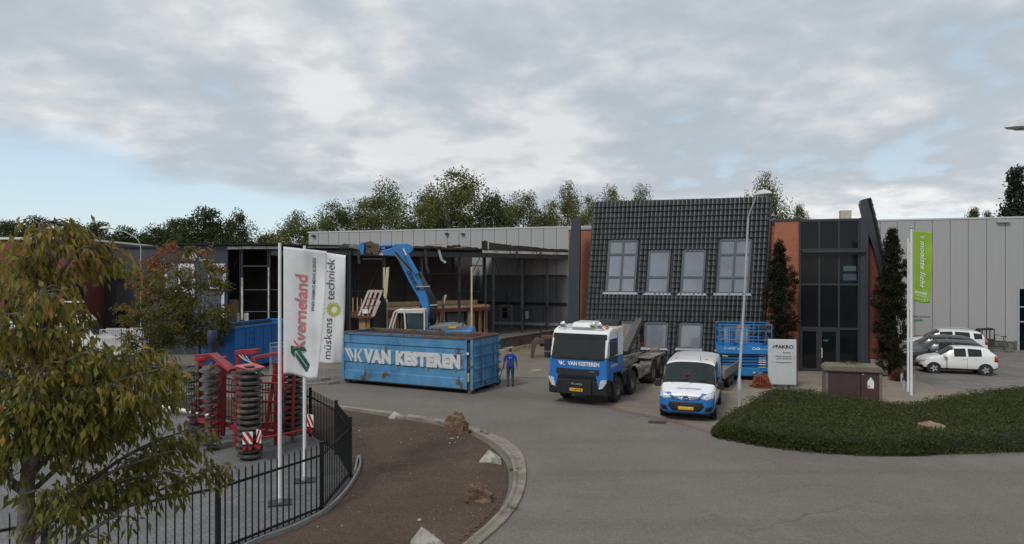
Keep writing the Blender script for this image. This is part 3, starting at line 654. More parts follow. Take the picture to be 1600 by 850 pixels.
# roof decking: whole at the left, only a strip along the right hand side
DECK = mat('roof_deck', (.045, .045, .048), (.06, .058, .055), 1.2, .85)
m = MB(); m.slab([(A0.x, 43.9), (A1.x, 43.9), (-5.2, 47.5), (-5.2, 58.9), (-18.8, 63.4), (A0.x, 63.4)], ZE-.02, ZE+.1); dbuild(m, 'roof_deck', DECK)
m = MB(); a = Vector((-5.17, 47.55, 0)); m.slab([a, A2, A2-Vector((SD.y, -SD.x, 0))*5.2, a+Vector((-.0, 8.2, 0))], ZE-.05, ZE+.05); dbuild(m, 'roof_deck', DECK)
for i in range(9):
    m = MB(); y = 45.5+i*2; m.beam((A0.x+.2, y, ZE-.12), (-5.6 if y > 47.5 else A1.x+(y-44)*1.2, y, ZE-.12), .08, .18); dbuild(m, 'purlin', DARKSTEEL)
# remaining white fascia panels and torn roof edge
FASC = mat('fascia_white', (.55, .55, .52), (.42, .41, .38), 2, .6, c3=(.25, .22, .17), s3=2)
for x0, x1, y0, y1 in ((355.5, 377, 385.5, 389.5), (378, 436, 385, 389), (480, 534, 383, 387.5)):
    m = MB(); a, b = P(x0, y1, 43.85), P(x1, y0, 43.85); m.bx(a.x, b.x, 43.82, 43.88, a.z, b.z); dbuild(m, 'fascia_panel', FASC)
m = MB(); a, b = P(245, 384, 43.8), P(440, 381, 43.8); m.beam((a.x, 43.75, ZE+.13), (b.x, 43.75, ZE+.16), .35, .10); dbuild(m, 'roof_edge', BLACKM)
m = MB(); m.beam((P(440, 381, 43.8).x, 43.75, ZE+.1), (A1.x+.1, 43.75, ZE+.02), .3, .09); dbuild(m, 'roof_edge', BLACKM)
for x0, x1 in ((752, 795), (796, 836), (838, 862), (863, 887)):
    m = MB(); a, b = on_side(x0), on_side(x1); lift = .16
    m.beam(a+SN*.12+Vector((0, 0, ZE-.14)), b+SN*.12+Vector((0, 0, ZE-.16)), .05, .2); dbuild(m, 'fascia_panel', FASC)
random.seed(3)
BIT = mat('torn_bitumen', (.022, .021, .02), (.045, .04, .035), 4, .85)
for x0, x1, h0, h1 in ((551, 640, .12, .12), (640, 697, .12, .1), (697, 718, .2, .28), (720, 751, .16, .1), (751.5, 760, .66, .6), (763, 797, .55, .38), (797, 842, .36, .24), (842, 887, .22, .14)):
    a, b = on_side(x0)+SN*.16, on_side(x1)+SN*.16; pts = [a+Vector((0, 0, ZE-.03))]; k = 7
    pts += [b+Vector((0, 0, ZE-.05))]
    for i in range(k+1):
        t = 1-i/k; pts.append(a.lerp(b, t)+Vector((0, 0, ZE+h0+(h1-h0)*t+random.uniform(-.05, .05))))
    m = MB(); m.plate(pts, .09); dbuild(m, 'torn_roof_edge', BIT)
for px, l_, dx in ((662, 1.6, .25), (683, .9, .5), (805, .5, .1), (842, .35, .1), (558, 1.0, .05)):
    a = on_side(px)+SN*.2+Vector((0, 0, ZE-.1)); m = MB(); pts = [a, a+Vector((dx*.2, 0, -l_*.4)), a+Vector((dx*.4, .0, -l_*.75)), a+Vector((dx, 0, -l_))]
    for p, q_ in zip(pts[:-1], pts[1:]): m.beam(p, q_, .16, .03, up=(0, 1, 0))
    dbuild(m, 'hanging_strip', BIT if px != 683 else GALV)
m = MB(); 
for i in range(6):
    a = on_side(random.uniform(640, 725))+SN*random.uniform(0, .3)+Vector((0, 0, ZE+random.uniform(.05, .2))); m.beam(a, a+SD*random.uniform(.6, 1.6)+Vector((0, 0, random.uniform(-.12, .1))), .2, .05)
dbuild(m, 'roof_debris', WOOD)
# side rails, sloping brace rails, X bracing
def prod(p, q_, r, nm='brace', mm=None): m = MB(); m.cyl(p, q_, r, n=6); dbuild(m, nm, mm or BLACKM)
def sidepx(px, py, off=0.0):
    b = on_side(px)+SN*off; return Vector((b.x, b.y, H-(py-425)/F*b.y))
for (a, b) in (((771, 489), (886, 477)), ((706, 456.5), (772, 455)), ((547, 456), (601, 456)), ((640, 428), (719, 428)), ((772, 430.5), (840, 430.5))): prod(sidepx(*a), sidepx(*b), .035, 'rail')
for (a, b) in (((773, 400), (799, 480)), ((815, 402), (795, 478)), ((692, 402), (722, 456)), ((752, 402), (724, 458)), ((548, 440), (600, 510)), ((600, 400), (556, 505)), ((548, 400), (560, 440))): prod(sidepx(*a, -.15), sidepx(*b, -.15), .028)
prod(P(376, 395, 44.3), P(357, 434, 44.3), .04)
for y, x0, x1 in ((416, 380, 421), (453, 381, 440), (487, 377, 440), (405, 560, 598)): prod(P(x0, y, 44), P(x1, y, 44), .035, 'rail', DARKSTEEL)
for x0, x1, y0, y1 in ((377, 380, 434, 500), (419, 421, 418, 520)):
    m = MB(); a, b = P(x0, y1, 43.9), P(x1, y0, 43.9); m.bx(a.x, b.x, 43.84, 43.92, a.z, b.z); dbuild(m, 'door_post', FASC)
for x0, y0, x1, y1 in ((735, 417, 737.5, 517), (598.5, 418, 600.5, 450), (602.5, 468, 604, 517)):
    m = MB(); a, b = sidepx(x0, y1, .15), sidepx(x1, y0, .15); m.beam(a, (a.x, a.y, b.z), .12, .1); dbuild(m, 'door_post', mat('cream_post', (.55, .50, .37), (.45, .40, .3), 3, .7))
m = MB(); a, b = sidepx(738, 415), sidepx(758, 416); m.beam(a, b, .08, .08); m.beam(sidepx(759, 416), sidepx(759, 515), .1, .1); dbuild(m, 'door_post', DARKSTEEL)
# inner partition walls: dark liner behind the front bays
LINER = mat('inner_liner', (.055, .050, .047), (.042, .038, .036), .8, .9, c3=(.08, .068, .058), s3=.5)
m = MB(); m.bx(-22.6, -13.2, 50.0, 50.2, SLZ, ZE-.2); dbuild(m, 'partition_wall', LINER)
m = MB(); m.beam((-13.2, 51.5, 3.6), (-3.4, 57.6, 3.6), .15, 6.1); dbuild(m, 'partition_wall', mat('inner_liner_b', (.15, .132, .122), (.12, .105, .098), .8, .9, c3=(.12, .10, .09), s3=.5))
# timber mezzanine and stud walls
MZ = 2.55
q0, q1 = on_side(604)-SN*1.2, on_side(770)-SN*.35
m = MB(); m.beam(q0+Vector((0, 0, MZ)), q1+Vector((0, 0, MZ)), .14, .26); dbuild(m, 'timber_edge', REDWOOD)
m = MB(); m.slab([q0, q1, q1-SN*3.0, q0-SN*3.0], MZ+.14, MZ+.32); dbuild(m, 'plywood_floor', PLY)
m = MB(); m.slab([q0-SN*1.6, q1-SN*1.6, q1-SN*1.66, q0-SN*1.66], MZ+.34, MZ+.62); dbuild(m, 'plywood_upstand', PLY)
Lq = (q1-q0).length
for i in range(34):
    t = i/33
    if .60 < t < .80: continue
    p = q0.lerp(q1, t)-SN*random.uniform(.1, .5); z1 = MZ-.14
    m = MB(); m.box((p.x, p.y, (SLZ+z1)/2), (random.uniform(.07, .2), .06, z1-SLZ), rz=math.atan2(SD.y, SD.x)); dbuild(m, 'timber_stud', WOOD if random.random() < .72 else PLY)
m = MB(); m.slab([q0-SN*.62, q1-SN*.62, q1-SN*.7, q0-SN*.7], SLZ, MZ-.14); dbuild(m, 'partition_wall', mat('stud_back', (.14, .10, .06), (.06, .05, .04), 1.5, .85))
a, b = q0.lerp(q1, .62), q0.lerp(q1, .78); m = MB(); m.slab([a-SN*.4, b-SN*.4, b-SN*.46, a-SN*.46], SLZ, 2.3); dbuild(m, 'door', mat('door_grey', (.13, .135, .14), None, 3, .6))
m = MB(); m.box(tuple(q0.lerp(q1, .81)-SN*.1+Vector((0, 0, 1.5))), (.34, .06, 1.9), rz=math.atan2(SD.y, SD.x)); dbuild(m, 'door_post', MATS['cream_post'])
# left part of the mezzanine, behind the leaning stair frame
m = MB(); a, b = P(546, 487, 45.2), P(606, 494, 45.2); m.bx(a.x, b.x, 45.1, 46.2, b.z-.1, a.z); dbuild(m, 'timber_edge', REDWOOD)
for px in (551.5, 558.5, 565): m = MB(); a, b = P(px, 487, 45.3), P(px, 465, 45.3); m.beam(a, b, .07, .07); dbuild(m, 'timber_stud', WOOD)
for px, w_ in ((567, .5), (575, .3), (588, .25), (611, .35)): m = MB(); a, b = P(px, 530, 45.4), P(px, 497, 45.4); m.beam((a.x, a.y, SLZ), b, w_, .06); dbuild(m, 'timber_stud', WOOD)
m = MB(); a, b = P(577, 530, 45.6), P(601, 498, 45.6); m.bx(a.x, b.x, 45.58, 45.7, SLZ, b.z); dbuild(m, 'door', mat('dark_red_door', (.07, .008, .012), None, 2, .6))
m = MB(); a, b = P(583, 530, 44.9), P(603.5, 470, 44.9); m.bx(a.x, b.x, 44.9, 44.98, SLZ+.5, b.z); dbuild(m, 'partition_wall', BLACKM)
m = MB(); a, b = P(347, 500, 46), P(372, 468, 46); m.bx(a.x, b.x, 45.9, 46.1, SLZ, b.z); dbuild(m, 'plywood_upstand', PLY)
for x0, x1 in ((370, 376), (381, 388)): m = MB(); a, b = P(x0, 530, 45), P(x1, 489, 45); m.bx(a.x, b.x, 45, 45.1, SLZ, b.z); dbuild(m, 'door', WHITEM)
# lettered facade with white framed windows
LF = mat('petrol_cladding', (.030, .045, .056), (.026, .038, .048), 1, .5)
def drect(x0, y0, x1, y1, name, mm, n=.05, D=43.9, t=.05):
    m = MB(); a, b = P(x0, y1, D), P(x1, y0, D); m.bx(a.x, b.x, D-n, D-n+t, max(a.z, .02), b.z); return dbuild(m, name, mm)
drect(245, 385.5, 355, 556, 'facade_wall', LF, .0, 43.9, .3)
drect(353.5, 386, 356, 556, 'corner_trim', ANTH, .03)
m = MB(); m.bx(A0.x, A0.x+.3, 44.2, 60, 0, ZE); dbuild(m, 'side_wall', LF)
WHF = mat('white_frame', (.60, .61, .62), (.52, .53, .54), 3, .5)
for x0, y0, x1, y1, cs in ((259, 412, 304, 450, (259, 280.5, 304)), (327, 412, 352, 451, (327, 352))):
    drect(x0, y0, x1, y0+6, 'window_frame', WHF, .06); drect(x0, y1-2, x1, y1, 'window_frame', WHF, .06)
    for c in cs: drect(c-(3 if c == cs[-1] else 1), y0+6, c+(3 if c == cs[0] else 1.5), y1-2, 'window_frame', WHF, .06)
    for c0, c1 in zip(cs[:-1], cs[1:]): drect(c0+3, y0+6, c1-3, y1-2, 'pane', mat('bluish_glass', (.10, .105, .15), (.06, .065, .11), 1, .12, spec=.8), .03)
drect(271, 450, 304, 480, 'spandrel', WHF, .04); drect(304.5, 451, 347, 489, 'spandrel', mat('blue_grey_panel', (.075, .085, .14), None, 2, .5), .04)
drect(330, 490, 345, 552, 'door', BLACKM, .04); drect(346.5, 452, 351, 556, 'window_frame', WHF, .06)
sil = mat('sign_silver', (.40, .42, .43), (.34, .36, .37), 4, .4)
for pts in (((282, 407), (292, 407), (287.5, 395)), ((293, 407), (305.5, 407), (300, 393)), ((301, 392), (303.5, 391.5), (308.5, 402.5), (306.5, 403))):
    m = MB(); m.plate([P(x, y, 43.82) for x, y in pts], .05, nrm=(0, -1, 0)); dbuild(m, 'emblem', sil)
lettering('S', 1.1, P(316.5, 400, 43.84), (1, 0, 0), (0, 0, 1), sil, dem, w=True, bold=.02, align='CENTER')
m = MB(); a, b = P(313, 407, 43.84), P(334, 405.8, 43.84); m.bx(a.x, b.x, 43.80, 43.86, a.z, b.z); dbuild(m, 'emblem', sil)
# ================================================================== left hand buildings
GB = mat('dark_grey_cladding', (.062, .066, .078), (.054, .057, .068), .6, .55, stretch=(6, 6, .2))
gb = thing('dark_grey_building', 'dark grey flat roofed building behind the curved street lamp', 'building', (-29, 50, 0))
zt = 7.1
m = MB(); m.slab([(-36, 52.2), (-29.0, 50), (-25.6, 50), (-25.6, 66), (-36, 66)], 0, zt); m.build('wall', GB, gb, w=True)
m = MB(); m.slab([(-36.2, 52.0), (-29.0, 49.85), (-25.5, 49.85), (-25.5, 66.2), (-36.2, 66.2)], zt, zt+.14); m.build('roof_edge', ANTH, gb, w=True)
for px in (188, 196, 222):
    m = MB(); p = P(px, 437, 49.9); m.beam(p, p+Vector((-.4, -.3, -.05)), .12, .12); m.build('floodlight', BLACKM, gb, w=True)
m = MB(); p = P(242, 427, 49.8); m.box(p, (.45, .3, .22)); m.build('camera_box', WHITEM, gb, w=True)
for x0, y0, x1, y1 in ((145, 434, 158, 520), (183, 478, 200, 520)):
    m = MB(); a, b = P(x0, y1, 49.9), P(x1, y0, 49.9); dd = 50.0+max(0, (-29-a.x))*.31; m.bx(a.x, b.x, dd-.1, dd, a.z, b.z); m.build('window', GLASSD, gb, w=True)
rb = thing('red_brick_building', 'dark red brick building with pale roof edge at the left', 'building', (-38, 46, 0))
m = MB(); m.slab([(-62, 47), (-29.4, 46), (-31.5, 60), (-62, 60)], 0, 7.5); m.build('wall', BRICKL, rb, w=True)
m = MB(); m.slab([(-62.1, 46.9), (-29.3, 45.85), (-31.4, 60), (-62, 60)], 7.5, 7.64); m.build('roof_edge', WHITEM, rb, w=True)
for x0, y0, x1, y1 in ((100, 428, 128, 470), (30, 468, 52, 505), (4, 468, 22, 505)):
    m = MB(); a, b = P(x0, y1, 45.9), P(x1, y0, 45.9); dd = 46-(a.x+29.4)*.031; m.bx(a.x, b.x, dd-.07, dd+.05, a.z, b.z); wv = m.build('window', GLASSD, rb, w=True)
    m = MB(); m.bx(a.x-.1, b.x+.1, dd-.12, dd-.04, a.z-.12, a.z-.01); m.build('sill', WHITEM, rb, w=True)
# ================================================================== vehicles: shared pieces
TYRE = mat('tyre', (.018, .018, .019), (.032, .030, .028), 6, .85)
RIM = mat('rim_grey', (.22, .22, .22), (.14, .135, .13), 5, .5, metal=.3)
ALLOY = mat('alloy', (.55, .56, .57), (.45, .46, .47), 5, .35, metal=.6)
PLAST = mat('black_plastic', (.013, .014, .015), (.019, .020, .021), 5, .55, spec=.35)
VBLUE = mat('company_blue', (.020, .170, .50), (.016, .145, .44), 1.2, .32, coat=.4)
VWHITE = mat('vehicle_white', (.74, .75, .76), (.68, .69, .70), 1.5, .3, coat=.4, c3=(.55, .54, .51), s3=1.2, r3=(.58, .75))
CHROME = mat('chrome', (.75, .76, .77), (.65, .66, .67), 5, .15, metal=.9)
LAMPG = mat('headlamp', (.62, .65, .68), (.35, .37, .4), 14, .12, spec=.8, coat=.6)
REDL = mat('red_lamp', (.42, .012, .015), (.30, .008, .01), 8, .2, coat=.5)
ORNG = mat('orange_lamp', (.75, .16, .02), (.6, .11, .01), 6, .3)
YPL = mat('number_plate_yellow', (.72, .40, .02), (.66, .36, .02), 8, .5)
WSCR = mat('windscreen', (.016, .021, .021), (.012, .016, .016), 1.5, .06, spec=.38)
INKB = mat('ink_black', (.02, .02, .02), None, 5, .6)
INKW = mat('paint_white', (.78, .79, .79), (.66, .66, .64), 3, .55)
DUST = mat('dusty_steel', (.20, .175, .145), (.115, .10, .085), 3, .85, c3=(.28, .25, .21), s3=1.5)
def wheel(parent, c, r, wd, side, rim=RIM, rr=.56, spokes=0, bolts=True, name='wheel'):
    """side: +1 = left (+y) face outward"""
    mb = MB(); c = Vector(c); ax = (0, side, 0)
    p = [(rr*r, -wd/2), (r*.90, -wd/2), (r*.985, -wd*.36), (r, -wd*.2), (r, wd*.2), (r*.985, wd*.36), (r*.90, wd/2), (rr*r, wd/2), (rr*r*.96, wd*.3), (rr*r*.96, -wd*.3)]
    mb.lathe(p, c, ax, 28, closed=True); t = mb.build(name, TYRE, parent, smooth=35)
    mb = MB()
    if spokes:
        mb.lathe([(rr*r, wd*.40), (rr*r*.90, wd*.44), (rr*r*.86, wd*.30), (0.001, wd*.26)], c, ax, 28, mi=0)
        for k in range(spokes):
            a = 2*math.pi*k/spokes; d = Vector((math.cos(a), 0, math.sin(a))); y = Vector((0, side*wd*.40, 0))
            mb.beam(c+y+d*.03, c+y*1.02+d*rr*r*.9, .16*r*2, .03, up=(0, 1, 0), w1=.13*r*2, mi=1)
        mb.cyl(c+Vector((0, side*wd*.3, 0)), c+Vector((0, side*wd*.46, 0)), .07, n=12, mi=1)
        mb.build('rim', [PLAST, rim], t, smooth=30)
    else:
        mb.lathe([(rr*r, wd*.45), (rr*r*.92, wd*.46), (rr*r*.84, wd*.18), (rr*r*.5, wd*.08), (rr*r*.45, wd*.3), (.001, wd*.34)], c, ax, 24)
        if bolts:
            for k in range(10):
                a = 2*math.pi*k/10; q_ = c+Vector((math.cos(a)*rr*r*.62, side*wd*.10, math.sin(a)*rr*r*.62)); mb.cyl(q_, q_+Vector((0, side*.05, 0)), .018, n=6)
        mb.build('rim', rim, t, smooth=30)
    return t
def eval_split(vs, fs, mi, mats, names, parent, levels=2, smooth=50, crease=None):
    """subdivide a cage, then split it by material slot into separate part objects"""
    me = bpy.data.meshes.new('cage'); me.from_pydata(vs, [], fs); me.polygons.foreach_set('material_index', mi)
    for m in mats: me.materials.append(m)
    if crease:
        at = me.attributes.new('crease_edge', 'FLOAT', 'EDGE'); vals = [0.0]*len(me.edges)
        for i, e_ in enumerate(me.edges): vals[i] = crease(e_.vertices[0], e_.vertices[1])
        at.data.foreach_set('value', vals)
    ob = bpy.data.objects.new('cage', me); C.objects.link(ob); s = ob.modifiers.new('s', 'SUBSURF'); s.levels = levels; s.render_levels = levels
    dg = bpy.context.evaluated_depsgraph_get(); em = bpy.data.meshes.new_from_object(ob.evaluated_get(dg))
    V_ = [v.co.copy() for v in em.vertices]; groups = {}
    for p in em.polygons: groups.setdefault(p.material_index, []).append(tuple(p.vertices))
    # names: slot -> part name; slots with the same name but apart stay separate objects
    outp = {}
    for k, ff0 in groups.items():
        par_ = {}
        def find(i):
            while par_.setdefault(i, i) != i: par_[i] = par_[par_[i]]; i = par_[i]
            return i
        for f in ff0:
            for i in f[1:]: par_[find(i)] = find(f[0])
        comps = {}
        for f in ff0: comps.setdefault(find(f[0]), []).append(f)
        if names[k] in ('body', 'underbody'): comps = {0: ff0}
        for ff in comps.values():
            idx = {}; vv = []; nf = []
            for f in ff:
                g = []
                for i in f:
                    if i not in idx: idx[i] = len(vv); vv.append(V_[i])
                    g.append(idx[i])
                nf.append(tuple(g))
            mb = MB(); mb.add(vv, nf); outp.setdefault(names[k], []).append(mb.build(names[k], mats[k], parent, smooth=smooth))
    bpy.data.objects.remove(ob); bpy.data.meshes.remove(me); bpy.data.meshes.remove(em)
    return outp
from mathutils.bvhtree import BVHTree
def lay_on(parent, name, poly, m, axis, objs, off=.008, t=.02, cuts=4, par2=None):
    """lay a flat outline onto the body shell: poly in the two coordinates across axis; axis = '+x', '-x', '+y', '-y'"""
    k = 'xyz'.index(axis[1]); sg = 1 if axis[0] == '+' else -1; o2 = [i for i in range(3) if i != k]
    vs_, fs_ = [], []
    for ob in objs:
        b0 = len(vs_); vs_ += [tuple(v.co) for v in ob.data.vertices]; fs_ += [tuple(i+b0 for i in p.vertices) for p in ob.data.polygons]
    bv = BVHTree.FromPolygons([Vector(v) for v in vs_], fs_); bm = bmesh.new(); vv = []
    for a, b in poly:
        c = [0, 0, 0]; c[o2[0]] = a; c[o2[1]] = b; vv.append(bm.verts.new(c))
    bm.faces.new(vv); bmesh.ops.triangulate(bm, faces=bm.faces[:]); bmesh.ops.subdivide_edges(bm, edges=bm.edges[:], cuts=cuts, use_grid_fill=True)
    for v in bm.verts:
        c = v.co.copy(); c[k] = sg*6; d = Vector((0, 0, 0)); d[k] = -sg; h, n_, _, _ = bv.ray_cast(c, d)
        if h is None: h, n_, _, _ = bv.find_nearest(Vector([v.co[i] if i != k else sg*2 for i in range(3)]))
        if n_[k]*sg < 0: n_ = -n_
        v.co = h+n_*off
    bm.normal_update()
    if sum(f.normal[k]*sg for f in bm.faces) < 0: bmesh.ops.reverse_faces(bm, faces=bm.faces[:])
    me = bpy.data.meshes.new(name); bm.to_mesh(me); bm.free(); me.materials.append(m); ob = link(name, me, parent, 60)
    s_ = ob.modifiers.new('solid', 'SOLIDIFY'); s_.thickness = t; s_.offset = -.2; return ob
def loft_body(stations, slotfn, mats, names, parent, levels=2, crease=None):
    """stations: (x, zb, wb, zm, wm, zbelt, wbelt, zt, wt, zc); rings of 15 points, mirrored"""
    rings = []
    for (x, zb, wb, zm, wm, zl, wl, zt, wt, zc) in stations:
        h = [(0, zb), (wb*.86, zb), (wb, zb+.12), (wm, zm), (wl, zl), (wt, zt), (wt*.72, zc-.015), (0, zc)]
        rings.append([Vector((x, y, z)) for y, z in h]+[Vector((x, -y, z)) for y, z in reversed(h[1:-1])])
    k = 14; vs = [v for r in rings for v in r]; fs = []; mi = []
    for i in range(len(rings)-1):
        for j in range(k):
            a, b = i*k+j, i*k+(j+1) % k; fs.append((a, b, b+k, a+k)); jj = j if j < 7 else 13-j; mi.append(slotfn(i, jj, 0 if j < 7 else 1))
    c0 = len(vs); vs.append(sum(rings[0], Vector())/k); vs.append(sum(rings[-1], Vector())/k)
    for j in range(k):
        fs.append((c0, (j+1) % k, j)); mi.append(slotfn(-1, j if j < 7 else 13-j, 0)); b = (len(rings)-1)*k
        fs.append((c0+1, b+j, b+(j+1) % k)); mi.append(slotfn(len(rings), j if j < 7 else 13-j, 0))
    return eval_split(vs, fs, mi, mats, names, parent, levels, crease=(lambda a, b: crease(a % k if a < c0 else -1, b % k if b < c0 else -1, a//k, b//k)) if crease else None)
def CR(aj, bj, ai, bi):
    if aj < 0 or bj < 0: return 0.0
    if ai != bi: return .75 if aj in (4, 10) else (.7 if aj in (5, 9) else (.3 if aj in (2, 3, 11, 12) else 0.0))
    return .7 if {aj, bj} in ({4, 5}, {9, 10}) else (.6 if ai in (3, 4) and aj in (5, 6, 7, 8, 9) and bj in (5, 6, 7, 8, 9) else 0.0)
# ------------------------------------------------------------------ passenger cars
def car(label, loc, fwd, L_, W_, Hh, paint, rim, suv=False, plate=True, group='cars parked beside the grey hall'):
    t = thing('parked_car', label, 'car', loc, math.atan2(fwd[1], fwd[0]), group)
    hw = W_/2; q = Hh/1.48
    A = [(0.0, .27, .62, .42, .72, .56, .70, .60, .56, .63), (.035, .19, .86, .46, .92, .70, .88, .745, .72, .765), (.13, .18, .94, .50, .99, .83, .93, .885, .78, .915), (.265, .18, .95, .52, 1., .90, .95, .965, .80, 1.0),
         (.44, .18, .95, .52, 1., .93, .965, 1.35, .76, 1.44), (.455, .18, .95, .52, 1., .935, .97, 1.36, .745, 1.46), (.59, .18, .95, .52, 1., .945, .97, 1.38, .745, 1.48), (.61, .18, .95, .52, 1., .95, .97, 1.38, .745, 1.48),
         (.79, .18, .95, .52, 1., .985, .97, 1.34, .73, 1.455), (.83, .18, .95, .52, 1., 1.0, .97, 1.32, .72, 1.44), (.90 if not suv else .93, .19, .95, .52, .99, 1.02, .95, 1.27, .70, 1.40), (.975, .24, .92, .55, .95, .99, .92, 1.05, .72, 1.10), (1.0, .34, .82, .55, .86, .84, .84, .92, .70, .96)]
    stn = [(L_*(.5-f), zb, wb*hw, zm*q, wm*hw, zl*q, wl*hw, zt*q, wt*hw, zc*q) for f, zb, wb, zm, wm, zl, wl, zt, wt, zc in A]
    def slot(i, j, s):
        if i == 3 and j in (5, 6): return 1
        if i == 10 and j in (5, 6): return 2
        if j == 4 and i in (4, 5): return 3
        if j == 4 and i in (7,): return 4
        if j == 4 and i == 9: return 5 if suv else 0
        if j in (0, 1): return 6
        return 0
    out_ = loft_body(stn, slot, [paint, WSCR, WSCR, WSCR, WSCR, WSCR, PLAST], ['body', 'windscreen', 'rear_window', 'side_window', 'rear_side_window', 'quarter_window', 'underbody'], t, crease=CR)
    body_ = [o for k_ in out_.values() for o in k_]
    r = .285*q if not suv else .35
    for fx in (.175, .83):
        for s in (-1, 1):
            x = L_*(.5-fx); m = MB(); m.cyl((x, s*(hw-.16), r*1.02), (x, s*(hw+.004), r*1.02), r*1.17, n=28); m.build('wheel_arch', PLAST, t, smooth=30)
            wheel(t, (x, s*(hw-.085), r), r, .19, s, rim, .66, 5)
    # lamps, mirrors, handles, grille, plates
    for s in (-1, 1):
        lay_on(t, 'headlight', [(s*hw*.52, .60*q), (s*hw*.88, .63*q), (s*hw*.93, .80*q), (s*hw*.80, .79*q), (s*hw*.56, .68*q)], LAMPG, '+x', body_)
        zt_ = 1.16 if suv else 1.02
        lay_on(t, 'tail_light', [(-L_*.5+.035, .70*q), (-L_*.5+.22, .74*q), (-L_*.5+.20, zt_*q), (-L_*.5+.06, (zt_-.02)*q)], REDL, '+y' if s > 0 else '-y', body_)
        m = MB(); xm = L_*(.5-.315); m.box((xm, s*(hw+.07), .98*q), (.13, .19, .12)); m.build('wing_mirror', paint, t, bevel=.03)
        for hx in (.54, .70):
            m = MB(); m.box((L_*(.5-hx)-.06, s*(hw*.995), .84*q), (.17, .04, .03)); m.build('door_handle', paint, t, bevel=.008)
        m = MB(); m.bx(L_*(.5-.335), L_*(.5-.345), s*hw*.985-.006, s*hw*.995+.006, .32, .90*q); m.bx(L_*(.5-.60)-.004, L_*(.5-.60)+.004, s*hw*.985-.006, s*hw*.995+.006, .32, .92*q); m.build('door_gap', INKB, t)
        if suv:
            m = MB(); m.tube([(L_*.06, s*hw*.62, Hh+.0), (L_*.03, s*hw*.62, Hh+.05), (-L_*.3, s*hw*.61, Hh+.04), (-L_*.34, s*hw*.61, Hh-.03)], .018); m.build('roof_rail', GALV, t)
    lay_on(t, 'grille', [(-hw*.55, .30), (hw*.55, .30), (hw*.48, .45), (-hw*.48, .45)], PLAST, '+x', body_); lay_on(t, 'bumper_insert', [(hw*.62, .32), (hw*.84, .34), (hw*.82, .44), (hw*.64, .42)], PLAST, '+x', body_); lay_on(t, 'bumper_insert', [(-hw*.62, .32), (-hw*.84, .34), (-hw*.82, .44), (-hw*.64, .42)], PLAST, '+x', body_)
    m = MB(); m.bx(-L_*.5-.03, -L_*.5+.03, -.26, .26, .62*q, .73*q); m.build('number_plate', YPL, t)
    m = MB(); m.tube([(L_*(.5-.275), -.3, 1.0*q), (L_*(.5-.34), .15, 1.13*q)], .012); m.build('wiper', INKB, t)
    return t
CWHITE = mat('car_white', (.72, .73, .70), (.68, .69, .66), 1.5, .28, coat=.5)
CDARK = mat('car_graphite', (.035, .037, .042), (.03, .032, .036), 2, .25, coat=.6)
CNAVY = mat('car_dark_navy', (.018, .021, .030), (.015, .018, .026), 2, .25, coat=.6)
cf = (-.94, .34)
car('small white hatchback parked nearest the dark green ground cover', (23.35, 35.95, .01), cf, 3.5, 1.58, 1.44, CWHITE, ALLOY)
car('dark navy car parked between white hatchback and grey estate car', (24.35, 38.75, .01), cf, 4.3, 1.75, 1.48, CNAVY, RIM)
car('graphite grey car parked next to the white sport utility car', (25.6, 41.3, .01), cf, 4.4, 1.78, 1.52, CDARK, RIM)
car('white sport utility car with roof rails nearest the grey hall wall', (27.35, 43.4, .01), cf, 4.6, 1.85, 1.70, CWHITE, ALLOY, suv=True)
# ------------------------------------------------------------------ van
vf = Vector((-.34, -.94, 0)).normalized(); va = math.atan2(vf.y, vf.x); fc = Vector((6.48, 25.05, 0))-vf*.95
fc = Vector((6.48, 25.05, 0)) + vf*(.98-2.5) 
van = thing('delivery_van', 'white and blue panel van parked in front of the scissor lift', 'van', fc+Vector((0, 0, .008)), va)
A = [(2.52, .36, .70, .52, .78, .72, .80, .86, .74, .92), (2.45, .25, .88, .54, .94, .84, .92, 1.0, .84, 1.04), (2.10, .22, .95, .66, .985, .98, .95, 1.08, .86, 1.12), (1.62, .22, .96, .68, .995, 1.12, .97, 1.20, .90, 1.25),
     (.82, .22, .96, .68, .995, 1.15, .975, 1.80, .88, 1.93), (.62, .22, .96, .68, 1.0, 1.16, .98, 1.85, .89, 1.98), (-.35, .22, .96, .68, 1.0, 1.17, .985, 1.88, .90, 2.01), (-.5, .22, .96, .68, 1.0, 1.17, .985, 1.88, .90, 2.01),
     (-2.3, .24, .96, .68, 1.0, 1.17, .985, 1.88, .90, 2.0), (-2.46, .34, .95, .68, .985, 1.17, .97, 1.85, .88, 1.96)]
def vslot(i, j, s):
    if i == 3 and j in (5, 6): return 1
    if j == 4 and i in (4, 5): return 2
    if j == 4 and i == 3: return 3
    if i == 9 and j > 3: return 0
    if i == -1 or (i == 0 and j <= 5) or (i == 1 and j <= 3): return 4
    if j in (0,): return 5
    if j in (1, 2): return 4
    if j == 3 and i >= 6: return 6
    return 0
vo_ = loft_body(A, vslot, [VWHITE, WSCR, WSCR, WSCR, VBLUE, PLAST, VBLUE], ['body', 'windscreen', 'side_window', 'quarter_window', 'lower_body', 'underbody', 'side_stripe'], van, crease=CR)
vb_ = [o for k_ in vo_.values() for o in k_]
for x in (1.52, -1.42):
    for s in (-1, 1):
        m = MB(); m.cyl((x, s*.80, .36), (x, s*.985, .36), .42, n=28); m.build('wheel_arch', PLAST, van, smooth=30)
        wheel(van, (x, s*.885, .345), .345, .22, s, ALLOY if x < 0 else RIM, .6, 5)
